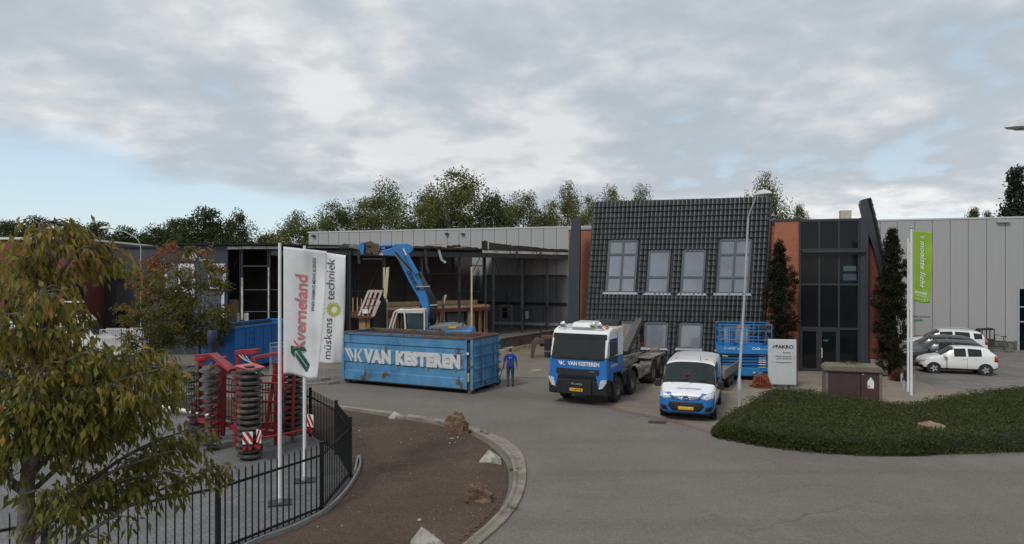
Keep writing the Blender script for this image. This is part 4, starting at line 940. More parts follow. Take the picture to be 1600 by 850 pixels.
for s in (-1, 1):
    lay_on(van, 'headlight', [(s*.50, .84), (s*.72, .79), (s*.90, .86), (s*.95, 1.03), (s*.88, 1.05), (s*.62, .94)], LAMPG, '+x', vb_)
    lay_on(van, 'fog_lamp', [(s*.62, .40), (s*.84, .42), (s*.88, .58), (s*.70, .56)], PLAST, '+x', vb_)
    m = MB(); m.box((1.42, s*1.12, 1.18), (.16, .22, .28)); m.beam((1.42, s*.95, 1.08), (1.42, s*1.05, 1.12), .08, .06); m.build('wing_mirror', PLAST, van, bevel=.03)
    m = MB(); m.cyl((.35, s*.55, 1.93), (.35, s*.55, 1.99), .06, .05, n=12); m.build('beacon', ORNG, van, smooth=40)
    m = MB(); m.bx(.62, 1.0, s*.978-.004, s*.988+.004, .98, 1.02); m.build('door_handle', PLAST, van)
    m = MB(); m.bx(-.55, -.54, s*.98-.006, s*.99, .35, 1.7); m.bx(.50, .51, s*.98-.006, s*.99, .35, 1.1); m.build('door_gap', INKB, van)
    m = MB(); m.bx(-2.49, -2.46, s*.88-.05, s*.88+.05, .9, 1.5); m.build('tail_light', REDL, van)
    lettering('VAN KESTEREN', .26, (-1.4*1, s*.985, 1.32), (-s, 0, 0), (0, .0, 1), VBLUE, van, bold=.012, off=.006)
lay_on(van, 'grille', [(-.46, .40), (.46, .40), (.62, .56), (.56, .70), (-.56, .70), (-.62, .54)], PLAST, '+x', vb_, t=.03)
lay_on(van, 'grille', [(-.48, .80), (.48, .80), (.50, .87), (-.50, .87)], PLAST, '+x', vb_)
for z in (.81, .855): lay_on(van, 'grille_trim', [(-.46, z-.008), (.46, z-.008), (.46, z+.008), (-.46, z+.008)], CHROME, '+x', vb_, off=.02)
for z in (.56, .61): lay_on(van, 'grille_bar', [(-.52, z-.008), (.52, z-.008), (.52, z+.008), (-.52, z+.008)], mat('grille_bar', (.05, .05, .052), None, 5, .4), '+x', vb_, off=.02)
lay_on(van, 'skid_trim', [(-.5, .30), (.5, .30), (.46, .335), (-.46, .335)], PLAST, '+x', vb_)
m = MB(); m.lathe([(.001, 0), (.07, 0), (.085, -.02)], (2.545, 0, .835), (1, 0, 0), 20); o = m.build('badge', mat('badge_blue', (.02, .05, .16), None, 5, .3), van); 
for v in o.data.vertices: v.co.y *= 1.45
lay_on(van, 'number_plate', [(-.27, .43), (.27, .43), (.27, .54), (-.27, .54)], YPL, '+x', vb_, off=.045)
lettering('VRN-27-G', .105, (2.568, 0, .485), (0, 1, 0), (0, 0, 1), INKB, van, bold=.02, off=.003)
lettering('VAN KESTEREN', .125, (2.13, .06, 1.075), (0, 1, 0), (-.36, 0, .14), VBLUE, van, bold=.015, off=.05)
m = MB(); m.beam((1.66, -.62, 1.26), (1.52, .0, 1.36), .025, .02); m.beam((1.66, .05, 1.26), (1.52, .62, 1.36), .025, .02); m.build('wiper', INKB, van)
for y in (-.45, -.15, .15, .45):
    m = MB(); m.beam((.3, y, 1.955), (-2.1, y, 1.975), .06, .02); m.build('roof_rib', VWHITE, van)
m = MB(); m.cyl((.75, .35, 1.9), (.62, .35, 2.12), .008, n=6); m.build('antenna', INKB, van)
m = MB(); m.box((1.32, -.05, 1.42), (.02, .12, .28), M=Matrix.Rotation(.6, 3, 'Y')); m.build('dashboard_cloth', mat('red_cloth', (.30, .03, .02), None, 5, .8), van)
m = MB(); m.beam((1.28, .22, 1.5), (1.34, .22, 1.36), .05, .03); m.build('dashboard_tag', INKW, van)
# ------------------------------------------------------------------ hooklift truck
tf = Vector((-.464, -.886, 0)).normalized(); ta = math.atan2(tf.y, tf.x)
tr = thing('hooklift_truck', 'blue and white hooklift truck with four axles beside the person', 'truck', (3.24, 28.4, .006), ta)
def tb(mb, n, m_, **k): return mb.build(n, m_, tr, **k)
m = MB()
for s in (-1, 1): m.bx(.9, -7.4, s*.42-.05, s*.42+.05, .78, 1.06)
for x in (-1, -2.6, -3.8, -5.9, -7.3): m.bx(x-.06, x+.06, -.4, .4, .8, 1.02)
tb(m, 'chassis', DUST)
low = [(1.26, .98), (1.36, 1.15), (1.37, 1.80), (1.33, 1.86), (-.72, 1.86), (-.72, 1.10), (-.45, 1.08), (-.42, 1.22), (.55, 1.22), (.62, .98)]
m = MB(); m.prism(low, -1.22, 1.22); tb(m, 'cab_lower', VBLUE, bevel=.05)
up = [(1.33, 1.862), (1.29, 2.05), (1.08, 2.74), (.96, 2.95), (.55, 3.05), (-.62, 3.08), (-.72, 2.98), (-.72, 1.862)]
m = MB(); m.prism(up, -1.21, 1.21); tb(m, 'cab_upper', VWHITE, bevel=.06)
# windscreen follows the cab front
def wsx(z): return 1.345-(z-1.86)*(.27/.88)
m = MB(); m.plate([(wsx(1.84)+.03, -1.14, 1.84), (wsx(1.84)+.03, 1.14, 1.84), (wsx(2.62)+.03, 1.10, 2.62), (wsx(2.62)+.03, -1.10, 2.62)], .03, nrm=(1, 0, .3)); tb(m, 'windscreen', WSCR)
m = MB(); m.plate([(wsx(2.62)+.035, -1.16, 2.62), (wsx(2.62)+.035, 1.16, 2.62), (1.12, 1.14, 2.82), (1.12, -1.14, 2.82)], .05, nrm=(1, 0, .3)); tb(m, 'sun_visor', PLAST, bevel=.01)
m = MB(); m.box((1.335, 0, 1.83), (.1, 2.2, .06)); tb(m, 'wiper_panel', PLAST)
for y in (-.75, 0, .75): m = MB(); m.beam((1.40, y, 1.84), (1.37, y+.5, 1.93), .025, .02); tb(m, 'wiper', INKB)
m = MB(); m.box((1.27, .35, 2.05), (.02, .10, .16)); m.box((1.27, .6, 2.05), (.02, .08, .18)); tb(m, 'driver_vest', mat('hi_vis', (.45, .55, .12), None, 5, .7))
lettering('VAN KESTEREN', .215, (1.385, .27, 1.64), (0, 1, 0), (0, 0, 1), INKW, tr, bold=.035, off=.006, fit=1.34)
for pts in (((-.83, 1.72), (-.76, 1.72), (-.68, 1.58), (-.71, 1.56)), ((-.71, 1.72), (-.66, 1.72), (-.66, 1.56), (-.70, 1.60)), ((-.58, 1.72), (-.53, 1.72), (-.62, 1.645), (-.52, 1.56), (-.57, 1.56), (-.655, 1.645))):
    m = MB(); m.plate([(1.392, y, z) for y, z in pts], .012, nrm=(1, 0, 0)); tb(m, 'emblem', INKW)
m = MB(); m.plate([(1.385, -.92, 1.44), (1.385, .92, 1.44), (1.41, .88, 1.20), (1.41, -.88, 1.20)], .08, nrm=(1, 0, 0)); tb(m, 'grille', PLAST)
lettering('VOLVO', .07, (1.415, .62, 1.36), (0, 1, 0), (0, 0, 1), GALV, tr, off=.004)
for z in (1.04, 1.11, 1.18): m = MB(); m.bx(1.36, 1.43, -.8, .8, z-.018, z+.018); tb(m, 'grille_bar', PLAST)
# bumper and head lamps
m = MB(); m.prism([(1.40, .42), (1.42, 1.0), (1.30, 1.06), (.98, 1.06), (.82, .62), (.86, .40)], -1.245, 1.245); tb(m, 'bumper', PLAST, bevel=.05)
for s in (-1, 1):
    m = MB(); m.plate([(1.43, s*.80, 1.20), (1.40, s*1.235, 1.22), (1.36, s*1.25, 1.05), (1.425, s*.97, .78), (1.43, s*.90, .78)], .05, nrm=(1, 0, 0)); tb(m, 'headlight_surround', VBLUE)
    m = MB(); m.plate([(1.45, s*1.00, 1.05), (1.425, s*1.225, 1.09), (1.42, s*1.235, .98), (1.45, s*1.08, .74), (1.455, s*.92, .70)], .05, nrm=(1, 0, 0)); tb(m, 'headlight', LAMPG)
    m = MB(); m.prism([(1.02, 1.06), (1.3, 1.06), (1.36, 1.24), (.62, 1.24), (.60, 1.0), (.75, .9)], s*1.20, s*1.235); tb(m, 'wheel_arch_panel', VBLUE)
m = MB(); m.bx(1.42, 1.50, -.62, .62, .44, 1.02); tb(m, 'plough_plate', PLAST, bevel=.02)
lettering('VK volvo', .13, (1.502, 0, .86), (0, 1, 0), (0, 0, 1), GALV, tr, bold=.01, off=.004, shear=.2)
m = MB(); m.bx(1.50, 1.515, -.27, .27, .57, .69); tb(m, 'number_plate', YPL); m = MB(); m.bx(1.50, 1.517, -.315, -.27, .57, .69); tb(m, 'plate_band', mat('eu_blue', (.02, .06, .4), None, 5, .5))
lettering('11-BVT-8', .11, (1.516, .01, .63), (0, 1, 0), (0, 0, 1), INKB, tr, bold=.02, off=.003)
for s in (-1, 1):
    m = MB(); m.bx(.12, .95, s*1.215-.01, s*1.215+.012, 1.95, 2.62); tb(m, 'side_window', WSCR)
    m = MB(); m.bx(.02, .035, s*1.22-.01, s*1.23, 1.25, 2.8); m.bx(1.02, 1.03, s*1.22-.01, s*1.23, 1.25, 1.95); tb(m, 'door_gap', INKB)
    m = MB(); m.bx(.10, .26, s*1.24-.02, s*1.24+.02, 1.62, 1.68); tb(m, 'door_handle', PLAST)
    m = MB(); m.box((1.12, s*1.42, 2.32), (.14, .24, .52)); m.box((1.12, s*1.42, 1.90), (.14, .24, .24)); m.beam((1.0, s*1.2, 2.5), (1.12, s*1.36, 2.5), .04, .04); m.beam((1.0, s*1.2, 1.95), (1.12, s*1.36, 1.9), .04, .04); tb(m, 'mirror', PLAST, bevel=.03)
    lettering('VAN KESTEREN', .13, (.48, s*1.222, 1.55), (-s, 0, 0), (0, 0, 1), INKW, tr, bold=.02, off=.006)
    for i, z in enumerate((.55, .85)): m = MB(); m.bx(-.05, .5, s*1.05, s*1.22, z, z+.07); tb(m, 'step', PLAST)
    m = MB(); m.bx(-1.25, -.52, s*.7, s*1.2, .55, 1.12); tb(m, 'side_box', PLAST, bevel=.03)
    m = MB(); m.bx(-3.9, -2.75, s*.7, s*1.18, .50, 1.08); tb(m, 'fuel_tank', DUST if s > 0 else PLAST, bevel=.05)
    for x, dust in ((0, 0), (-2.0, 0), (-5.2, 1), (-6.57, 1)):
        m = MB(); n_ = 12; pts = [(x+.68*math.cos(math.pi*i/n_*(.92)+.12), .54+.66*math.sin(math.pi*i/n_*.92+.12)) for i in range(n_+1)]
        for a, b in zip(pts[:-1], pts[1:]): m.beam((a[0], s*.98, a[1]), (b[0], s*.98, b[1]), .52, .04, up=(0, 1, 0)) if False else m.plate([(a[0], s*.70, a[1]), (b[0], s*.70, b[1]), (b[0], s*1.25, b[1]), (a[0], s*1.25, a[1])], .035)
        tb(m, 'mudguard', DUST if dust else PLAST)
        wheel(tr, (x, s*1.06, .53), .53, .33, s, RIM if not dust else DUST, .55)
        if dust: wheel(tr, (x, s*.70, .53), .53, .30, s, DUST, .55)
    m = MB(); m.bx(-2.75, -4.6, s*1.19, s*1.23, .6, .72); m.bx(-2.75, -4.6, s*1.19, s*1.23, .88, 1.0); tb(m, 'side_guard', DUST)
    m = MB(); m.bx(-4.62, -7.3, s*.66, s*1.24, 1.235, 1.275); tb(m, 'mudguard', DUST)
for x in (0, -2.0, -5.2, -6.57): m = MB(); m.cyl((x, -.95, .53), (x, .95, .53), .09, n=10); tb(m, 'axle', INKB)
# roof fittings
m = MB(); m.prism([(.95, 2.98), (.80, 3.24), (-.02, 3.28), (-.05, 3.02)], -.42, .42); tb(m, 'roof_light_box', VWHITE, bevel=.03)
for pts in (((-.12, 3.17), (0, 3.05), (.12, 3.17), (.06, 3.17), (0, 3.11), (-.06, 3.17)),):
    m = MB(); m.plate([(.865+(3.11-z)*.5, y, z) for y, z in pts], .01); tb(m, 'emblem', INKB)
m = MB(); m.tube([(.95, -.98, 3.0), (.97, -.9, 3.06), (.97, .9, 3.06), (.95, .98, 3.0)], .03); tb(m, 'lamp_bar', CHROME)
for y in (-.78, .52, .80):
    m = MB(); m.lathe([(.001, .05), (.10, .05), (.125, .03), (.11, -.05), (.05, -.12), (.001, -.13)], (1.0, y, 3.16), (1, 0, 0), 20); tb(m, 'spotlight', CHROME, smooth=40)
m = MB(); m.cyl((.72, 1.0, 3.03), (.72, 1.0, 3.16), .07, .06, n=14); tb(m, 'beacon', ORNG, smooth=40)
m = MB(); m.prism([(-.1, 3.06), (-.35, 3.30), (-.72, 3.32), (-.74, 3.05)], .1, 1.15); tb(m, 'air_intake', PLAST, bevel=.04)
m = MB(); m.tube([(.35, 1.24, 2.86), (-.55, 1.26, 3.05), (-.78, 1.26, 3.08), (-.80, 1.26, 2.2)], .022); tb(m, 'yellow_handrail', mat('yellow_rail', (.55, .30, .03), None, 4, .5))
# hooklift gear
m = MB(); m.beam((-4.4, 0, 1.40), (-6.9, 0, 2.86), .42, .40, w1=.34, h1=.30); tb(m, 'hook_arm', mat('arm_steel', (.06, .057, .055), (.09, .08, .07), 4, .6), bevel=.03)
m = MB(); m.beam((-6.80, 0, 2.90), (-7.28, 0, 2.2), .28, .24); m.beam((-7.28, 0, 2.25), (-7.34, 0, 1.7), .22, .2); tb(m, 'hook', mat('arm_dark', (.03, .03, .032), None, 4, .5), bevel=.03)
m = MB(); m.box((-7.3, 0, 1.6), (.2, .26, .2)); tb(m, 'hook_tip', mat('red_paint', (.28, .02, .015), None, 4, .5), bevel=.03)
for s in (-1, 1):
    m = MB(); m.cyl((-2.0, s*.35, 1.20), (-4.2, s*.35, 1.32), .10, n=12); m.cyl((-4.2, s*.35, 1.32), (-5.0, s*.3, 1.62), .06, n=10); tb(m, 'hydraulic_ram', PLAST, smooth=40)
    m = MB(); m.beam((-1.1, s*.55, 1.16), (-7.4, s*.55, 1.20), .12, .18); tb(m, 'hook_frame', DUST)
    m = MB(); m.cyl((-7.1, s*.50, 1.36), (-7.1, s*.95, 1.36), .11, n=14); tb(m, 'guide_roller', DUST, smooth=40)
m = MB(); m.bx(-1.0, -1.9, -1.1, 1.1, 1.1, 1.16); m.bx(-1.2, -2.2, .2, 1.0, 1.16, 1.5); tb(m, 'deck_box', DUST, bevel=.02)
for y in (-.3, -.1, .15): m = MB(); m.tube([(-.9, y, 1.3), (-1.6, y, 1.55), (-2.6, y+.1, 1.35), (-3.6, y, 1.3)], .03); tb(m, 'hydraulic_hose', INKB)
m = MB(); m.bx(-3.2, -3.9, -.5, .5, 1.2, 1.38); m.beam((-2.2, .6, 1.5), (-5.6, .45, 1.36), .1, .1); tb(m, 'hook_frame', DUST)
# ------------------------------------------------------------------ flatbed trailer behind the van
td = Vector((-.46, -.89, 0)).normalized(); tl_ = thing('flatbed_trailer', 'grey flatbed trailer hitched behind the van with upright mesh ramp', 'trailer', (9.35, 32.2, .008), math.atan2(td.y, td.x))
m = MB(); m.bx(-2.0, 2.0, -1.0, 1.0, .62, .70); m.build('deck', mat('trailer_deck', (.22, .20, .17), (.15, .14, .12), 3, .8), tl_)
for y in (-1.0, 1.0): m = MB(); m.bx(-2.0, 2.0, y-.03, y+.03, .60, .98); m.build('side_board', mat('side_board', (.18, .175, .165), (.13, .125, .12), 3, .7), tl_)
m = MB(); m.bx(-2.03, -1.97, -.97, .97, .72, .98); m.build('tail_board', MATS['side_board'], tl_)
m = MB(); m.tube([(2.0, -.7, .66), (3.2, 0, .5), (3.55, 0, .48)], .05); m.tube([(2.0, .7, .66), (3.2, 0, .5)], .05); m.build('drawbar', GALV, tl_)
for y in (-.9, -.45, 0, .45, .9):
    m = MB(); m.beam((2.03, y, .7), (2.10, y, 1.65), .05, .05); m.build('ramp_bar', BLACKM, tl_)
for z in (.75, 1.0, 1.3, 1.62): m = MB(); m.beam((2.03+(z-.7)*.07, -.93, z), (2.03+(z-.7)*.07, .93, z), .04, .04); m.build('ramp_bar', BLACKM, tl_)
for x in (-.38, .38):
    for s in (-1, 1): wheel(tl_, (x, s*.86, .33), .33, .2, s, RIM, .55, bolts=False)
# ------------------------------------------------------------------ scissor lift
sl = thing('scissor_lift', 'bright blue scissor lift standing before the tiled facade', 'scissor lift', (11.55, 34.15, .008), R(-12))
LB = mat('lift_blue', (.022, .20, .50), (.018, .17, .43), 2, .4); LBD = mat('lift_blue_dark', (.012, .10, .29), (.01, .08, .23), 2, .5)
m = MB(); m.bx(-1.2, 1.2, -.85, .85, .22, .62); m.build('base', LB, sl, bevel=.02)
m = MB(); m.bx(-1.22, -.55, -.87, -.82, .12, .56); m.build('base_cover', LBD, sl)
for x in (-.95, .98):
    for s in (-1, 1): wheel(sl, (x, s*.82, .25), .25, .2, s, WHITEM if False else RIM, .6, bolts=False)
for k in range(8):
    z = .68+k*.075
    m = MB(); m.beam((-1.15, -.62-.06*(k % 2), z), (1.15, -.62-.06*(k % 2), z+.02*(1 if k % 2 else -1)), .05, .062); m.beam((-1.15, .62, z), (1.15, .62, z), .05, .062); m.build('scissor_arm', LB if k % 2 else LBD, sl)
for x in (-1.1, 1.1): m = MB(); m.cyl((x, -.72, .98), (x, .72, .98), .05, n=10); m.build('pivot_bar', LBD, sl)
m = MB(); m.bx(-.75, -.35, -.70, -.60, .70, 1.25); m.build('scissor_core', INKB, sl)
m = MB(); m.bx(-1.25, 1.25, -.9, .9, 1.30, 1.42); m.bx(-1.25, 1.25, -.9, -.86, 1.42, 1.68); m.bx(-1.25, 1.25, .86, .9, 1.42, 1.68); m.build('platform', LB, sl, bevel=.01)
lettering('LF 140 DC', .12, (-.72, -.905, 1.55), (1, 0, 0), (0, 0, 1), INKW, sl, bold=.02, off=.006)
lettering('Collé', .17, (.50, -.905, 1.56), (1, 0, 0), (0, 0, 1), INKW, sl, bold=.03, off=.006, shear=.15)
lettering('RENTAL & SALES', .07, (.93, -.905, 1.54), (1, 0, 0), (0, 0, 1), INKW, sl, off=.006)
for k in range(5):
    m = MB(); m.bx(.66, .98, -.715, -.705, .76+k*.11, .80+k*.11); m.build('decal', INKW, sl)
for a, b, c_, d in ((-1.1, -.82, 1.16, 1.21), (.62, .95, .66, .70), (-.35, -.2, 1.5, 1.57), (.35, .48, .36, .46)):
    m = MB(); m.bx(a, b, -.925, -.915, c_, d); m.build('decal', mat('yellow_decal', (.6, .5, .05), None, 4, .6), sl)
rail = MB()
for y in (-.88, .88):
    for z in (1.98, 2.42, 2.72): rail.cyl((-1.23, y, z), (1.23, y, z), .022, n=8)
    for x in (-1.23, -.62, .0, .62, 1.23): rail.cyl((x, y, 1.42), (x, y, 2.72), .022, n=8)
for x in (-1.23, 1.23):
    for z in (1.98, 2.42, 2.72): rail.cyl((x, -.88, z), (x, .88, z), .022, n=8)
rail.cyl((-.38, -.88, 2.0), (.12, -.88, 2.66), .03, n=8)
rail.build('guard_rail', LB, sl, smooth=40)
m = MB(); m.bx(-1.1, -.98, -.80, -.78, 1.5, 2.7); m.bx(-.55, -.40, .2, .6, 1.5, 2.4); m.build('control_box', LBD, sl, bevel=.02)
m = MB(); m.bx(.7, 1.1, -.5, .5, 2.35, 2.6); m.build('tool_bag', INKB, sl, bevel=.06)
# ------------------------------------------------------------------ roll-off containers
def container(name, label, loc, rz, Lc, Wc, Hc, blue, rust, ribs, text=None):
    t = thing(name, label, 'container', loc, rz, None)
    # local: x along length, y = 0 near side, +y away
    zb = .22
    B = lambda mb, n, m_, **k: mb.build(n, m_, t, **k)
    steps = [(zb, .0), (.62, .0), (.66, .05), (1.02, .05), (1.07, .0), (1.66, .0), (1.71, .05), (1.92, .05), (1.96, 0), (2.12, 0), (Hc-.12, 0)] if ribs == 'h' else [(zb, 0), (Hc-.12, 0)]
    for y, s in ((0, 1), (Wc, -1)):
        m = MB()
        if ribs == 'h':
            for (z0, d0), (z1, d1) in zip(steps[:-1], steps[1:]):
                m.add([(.12, y+s*d0, z0), (Lc-.42, y+s*d0, z0), (Lc-.42, y+s*d1, z1), (.12, y+s*d1, z1)], [(0, 1, 2, 3)] if s == 1 else [(3, 2, 1, 0)])
            m.bx(.12, Lc-.42, y+s*.06, y+s*.09, zb, Hc-.12)
        else: m.bx(.12, Lc-.12, y+s*.02, y+s*.08, zb, Hc-.12)
        B(m, 'side_panel', blue)
        if ribs == 'v':
            for i in range(7): x = .9+i*(Lc-1.4)/6.5; m = MB(); m.prism([(x-.09, 0), (x-.04, -.05), (x+.04, -.05), (x+.09, 0)], 0, 1); m = MB(); m.bx(x-.035, x+.035, y-s*.02, y+s*.03, zb, Hc-.12); B(m, 'rib', blue)
            for i in range(5): m = MB(); m.bx(1.15, 1.6, y-s*.05, y+s*.02, .7+i*.33, .74+i*.33); B(m, 'ladder_rung', blue)
    # posts, rims, ends
    for x in ((0, .13), (Lc-.42, Lc-.30), (Lc-.12, Lc)):
        for y in (-.03, Wc-.09): m = MB(); m.bx(x[0], x[1], y, y+.12, zb-.04, Hc-.1); B(m, 'post', blue, bevel=.012)
    for y in (-.045, Wc-.085): m = MB(); m.bx(-.02, Lc+.02, y, y+.13, Hc-.115, Hc); B(m, 'top_rim', rust, bevel=.015)
    for x in (-.02, Lc-.09): m = MB(); m.bx(x, x+.11, .09, Wc-.09, Hc-.115, Hc-.003); B(m, 'top_rim', rust, bevel=.015)
    m = MB(); m.bx(.02, .08, .09, Wc-.09, zb, Hc-.12); B(m, 'front_panel', blue)
    for y0, y1 in ((.09, Wc/2-.02), (Wc/2+.02, Wc-.09)):
        m = MB(); m.bx(Lc-.07, Lc-.02, y0, y1, zb, Hc-.12); d = B(m, 'door', blue)
        for z in (.55, 1.1, 1.65, 2.1): m = MB(); m.bx(Lc-.02, Lc+.05, y0, y1, z-.05, z+.05); m.build('door_rib', blue, d, bevel=.01)
        m = MB(); m.cyl((Lc+.06, (y0+y1)/2, zb+.1), (Lc+.06, (y0+y1)/2, Hc-.2), .025, n=8); m.build('lock_bar', rust, d)
    for z in (.45, .8, 1.15, 1.5, 1.85, 2.15):
        m = MB(); m.bx(Lc-.02, Lc+.10, Wc-.16, Wc+.02, z-.06, z+.06); B(m, 'hinge', blue)
    m = MB(); m.bx(.1, Lc-.1, .08, Wc-.08, zb, zb+.06); B(m, 'floor', rust)
    m = MB(); m.bx(.1, Lc-.1, .09, .11, zb, Hc-.1); m.bx(.1, Lc-.1, Wc-.11, Wc-.09, zb, Hc-.1); B(m, 'inner_lining', RUSTI)
    for y in (.7, Wc-.7): m = MB(); m.bx(.0, Lc-.1, y-.08, y+.08, .06, zb); B(m, 'skid', INKB)
    m = MB(); m.bx(.12, Lc-.42, -.012, .10, zb-.05, zb); B(m, 'bottom_rail', INKB)
    for x in (.18, Lc-.25):
        for y in (.25, Wc-.25): m = MB(); m.cyl((x, y-.15, .13), (x, y+.15, .13), .13, n=16); B(m, 'roller', mat('rusty_roller', (.07, .05, .04), (.12, .075, .05), 8, .9), smooth=40)
    m = MB(); m.beam((Lc-.28, -.05, 1.12), (Lc+.04, -.05, 1.24), .04, .07); B(m, 'latch', rust)
    m = MB(); m.bx(Lc-.24, Lc-.16, -.075, -.03, .55, .92); B(m, 'reflector', mat('reflector_yellow', (.5, .42, .06), None, 4, .6))
    for z in (.5, 1.3): m = MB(); m.bx(-.05, .03, -.06, .1, z-.05, z+.05); B(m, 'hinge', blue)
    m = MB(); m.bx(Lc-.30, Lc-.20, -.036, -.03, 1.72, 1.80); B(m, 'sticker', INKW)
    if text:
        x = 1.32
        lettering('VAN KESTEREN', .76, (1.36, -.0, 1.34), (1, 0, 0), (0, 0, 1), text, t, bold=.082, off=.02, align='LEFT', fit=5.25, spacing=1.12)
        z0, z1 = 1.06, 1.66
        for pts in (((.26, z1), (.38, z1), (.70, z0+.08), (.64, z0)), ((.44, z1), (.60, z1), (.78, z0+.26), (.74, z0+.14)), ((.84, z1), (.96, z1), (.96, z0), (.84, z0+.0)), ((1.00, z0+.34), (1.18, z1), (1.30, z1), (1.10, z0+.32), (1.30, z0), (1.16, z0), (1.00, z0+.26))):
            m = MB(); m.plate([(x_-.10, -.014, z) for x_, z in pts], .012, nrm=(0, -1, 0)); B(m, 'emblem', text)
    return t
RUSTI = mat('rusty_inside', (.055, .045, .04), (.10, .065, .045), 2.5, .9)
CB1 = mat('container_blue_worn', (.085, .255, .43), (.040, .155, .315), 1.1, .6, c3=(.085, .05, .033), s3=1.3, r3=(.565, .615), stretch=(1, 1, .8), bump=.15, bscale=9, fine=(14, .22), detail=9)
RUST1 = mat('rusty_rim', (.16, .085, .05), (.075, .05, .038), 2.6, .9, c3=(.05, .15, .27), s3=1.1, r3=(.52, .60), bump=.4, bscale=25)
CB2 = mat('container_blue', (.012, .125, .40), (.010, .105, .345), 1, .5, c3=(.02, .11, .30), s3=1.5)
RIM2 = mat('container_blue_rim', (.02, .17, .47), (.015, .12, .36), 2, .5)
WORNW = mat('worn_white', (.60, .60, .57), (.46, .47, .47), 2.5, .7, c3=(.16, .24, .33), s3=2.2, r3=(.60, .68))
c0, c1 = Vector((-8.1, 32.6, 0)), Vector((-1.68, 29.45, 0)); d_ = c1-c0
container('roll_off_container', 'worn blue roll-off container with white lettering and rusty rim beside the person', (c0.x, c0.y, .008), math.atan2(d_.y, d_.x), d_.length, 2.42, 2.46, CB1, RUST1, 'h', WORNW)
container('roll_off_container', 'plain blue roll-off container behind the red cultivator', (-14.5, 35.7, .012), math.atan2(.97, .30), 6.2, 2.4, 2.42, CB2, RIM2, 'v')
# ------------------------------------------------------------------ demolition excavator
EXB = mat('excavator_blue', (.028, .19, .47), (.022, .16, .40), 1.5, .4); EXW = mat('excavator_cream', (.62, .61, .55), (.52, .51, .46), 2, .5); EXG = mat('excavator_grey', (.16, .17, .18), (.12, .13, .14), 2, .5)
ex = thing('demolition_excavator', 'blue wheeled excavator with cream cab reaching over the container', 'excavator', (-5.1, 38.0, .01))
def eb(mb, n, m_, par=None, **k): return mb.build(n, m_, par or ex, w=True, **k) if par is None else mb.build(n, m_, par, **k)
DE = 38.0
# undercarriage
m = MB(); m.bx(-6.9, -2.5, 37.2, 38.8, .5, .95); m.bx(-7.2, -6.6, 36.9, 39.1, .35, .8); eb(m, 'undercarriage', EXG, bevel=.03)
for x in (-6.4, -3.1):
    for y, s in ((36.85, -1), (39.15, 1)):
        o = wheel(ex, (x-ex.location.x, y-DE, .5), .5, .5, s, EXG, .5)
m = MB(); m.cyl((-4.9, DE, .95), (-4.9, DE, 1.2), .75, n=24); eb(m, 'slew_ring', INKB, smooth=40)
# upper structure with hood
m = MB(); m.prism([(-6.2, 1.2), (-2.0, 1.2), (-1.95, 1.75), (-2.15, 2.18), (-4.8, 2.1), (-5.0, 1.75), (-6.2, 1.7)], 36.75, 39.25); eb(m, 'upper_body', EXB, bevel=.08)
m = MB(); m.prism([(-4.65, 2.06), (-4.45, 2.36), (-3.4, 2.46), (-2.75, 2.40), (-2.45, 2.14)], 37.0, 39.0); eb(m, 'engine_hood', EXG, bevel=.06)
for i in range(3): m = MB(); m.bx(-4.42+i*.22, -4.26+i*.22, 36.985, 37.0, 2.14, 2.22); eb(m, 'hood_vent', INKB)
m = MB(); m.bx(-3.45, -3.02, 36.975, 36.995, 2.25, 2.36); eb(m, 'warning_plate', YPL)
m = MB(); m.tube([(-2.7, 37.1, 2.36), (-2.65, 37.1, 2.55), (-2.4, 37.1, 2.6)], .025); m.cyl((-3.0, 38.5, 2.4), (-3.0, 38.5, 2.75), .06, n=10); eb(m, 'exhaust_pipe', INKB)
# cab: posts and glass
x0, x1, y0, y1, z0, z1 = -6.62, -4.72, 36.8, 37.9, 1.25, 3.22
pr = [(x0, z0), (x0+.02, 2.3), (x0+.28, z1-.08), (x0+.42, z1), (x1-.05, z1+.04), (x1, z1-.1), (x1, z0)]
for y in (y0, y1):
    m = MB()
    for a, b in zip(pr[:-1], pr[1:]): m.beam((a[0], y, a[1]), (b[0], y, b[1]), .08, .10, up=(0, 1, 0))
    m.beam((x0+.95, y, z0), (x0+.82, y, z1-.1), .09, .09, up=(0, 1, 0)); eb(m, 'cab_frame', EXW, bevel=.02)
m = MB(); m.prism([(x0+.30, z1-.05), (x0+.42, z1+.06), (x1, z1+.08), (x1+.03, z1-.12), (x1-.1, z1-.16), (x0+.5, z1-.14)], y0-.04, y1+.04); eb(m, 'cab_roof', EXW, bevel=.04)
m = MB(); m.bx(x0+1.0, x1-.06, y0+.01, y0+.03, 1.75, z1-.2); eb(m, 'door_window', mat('cab_glass', (.05, .075, .075), (.035, .05, .05), 1, .05, spec=.8))
m = MB(); m.bx(x0+.98, x1-.02, y0-.0, y0+.05, z0, 1.72); eb(m, 'cab_door', EXW)
m = MB(); m.bx(x1-.05, x1-.02, y0+.08, y1-.08, 1.9, z1-.2); eb(m, 'rear_window', MATS['cab_glass'])
m = MB(); m.prism([(x0+.55, 1.3), (x0+.95, 1.3), (x0+1.1, 2.5), (x0+.95, 2.55), (x0+.85, 1.85), (x0+.5, 1.8)], y0+.35, y0+.8); eb(m, 'seat', INKB)
m = MB(); m.bx(x0+.7, x0+1.1, y0+.4, y0+.75, z1+.06, z1+.14); eb(m, 'roof_box', EXG)
m = MB(); m.cyl((x1-.45, y0+.4, z1+.05), (x1-.45, y0+.4, z1+.2), .06, n=10); eb(m, 'beacon', ORNG)
m = MB(); m.cyl((x1-.45, y0+.4, z1+.2), (x1-.45, y0+.4, z1+.55), .015, n=6); eb(m, 'antenna', INKB)
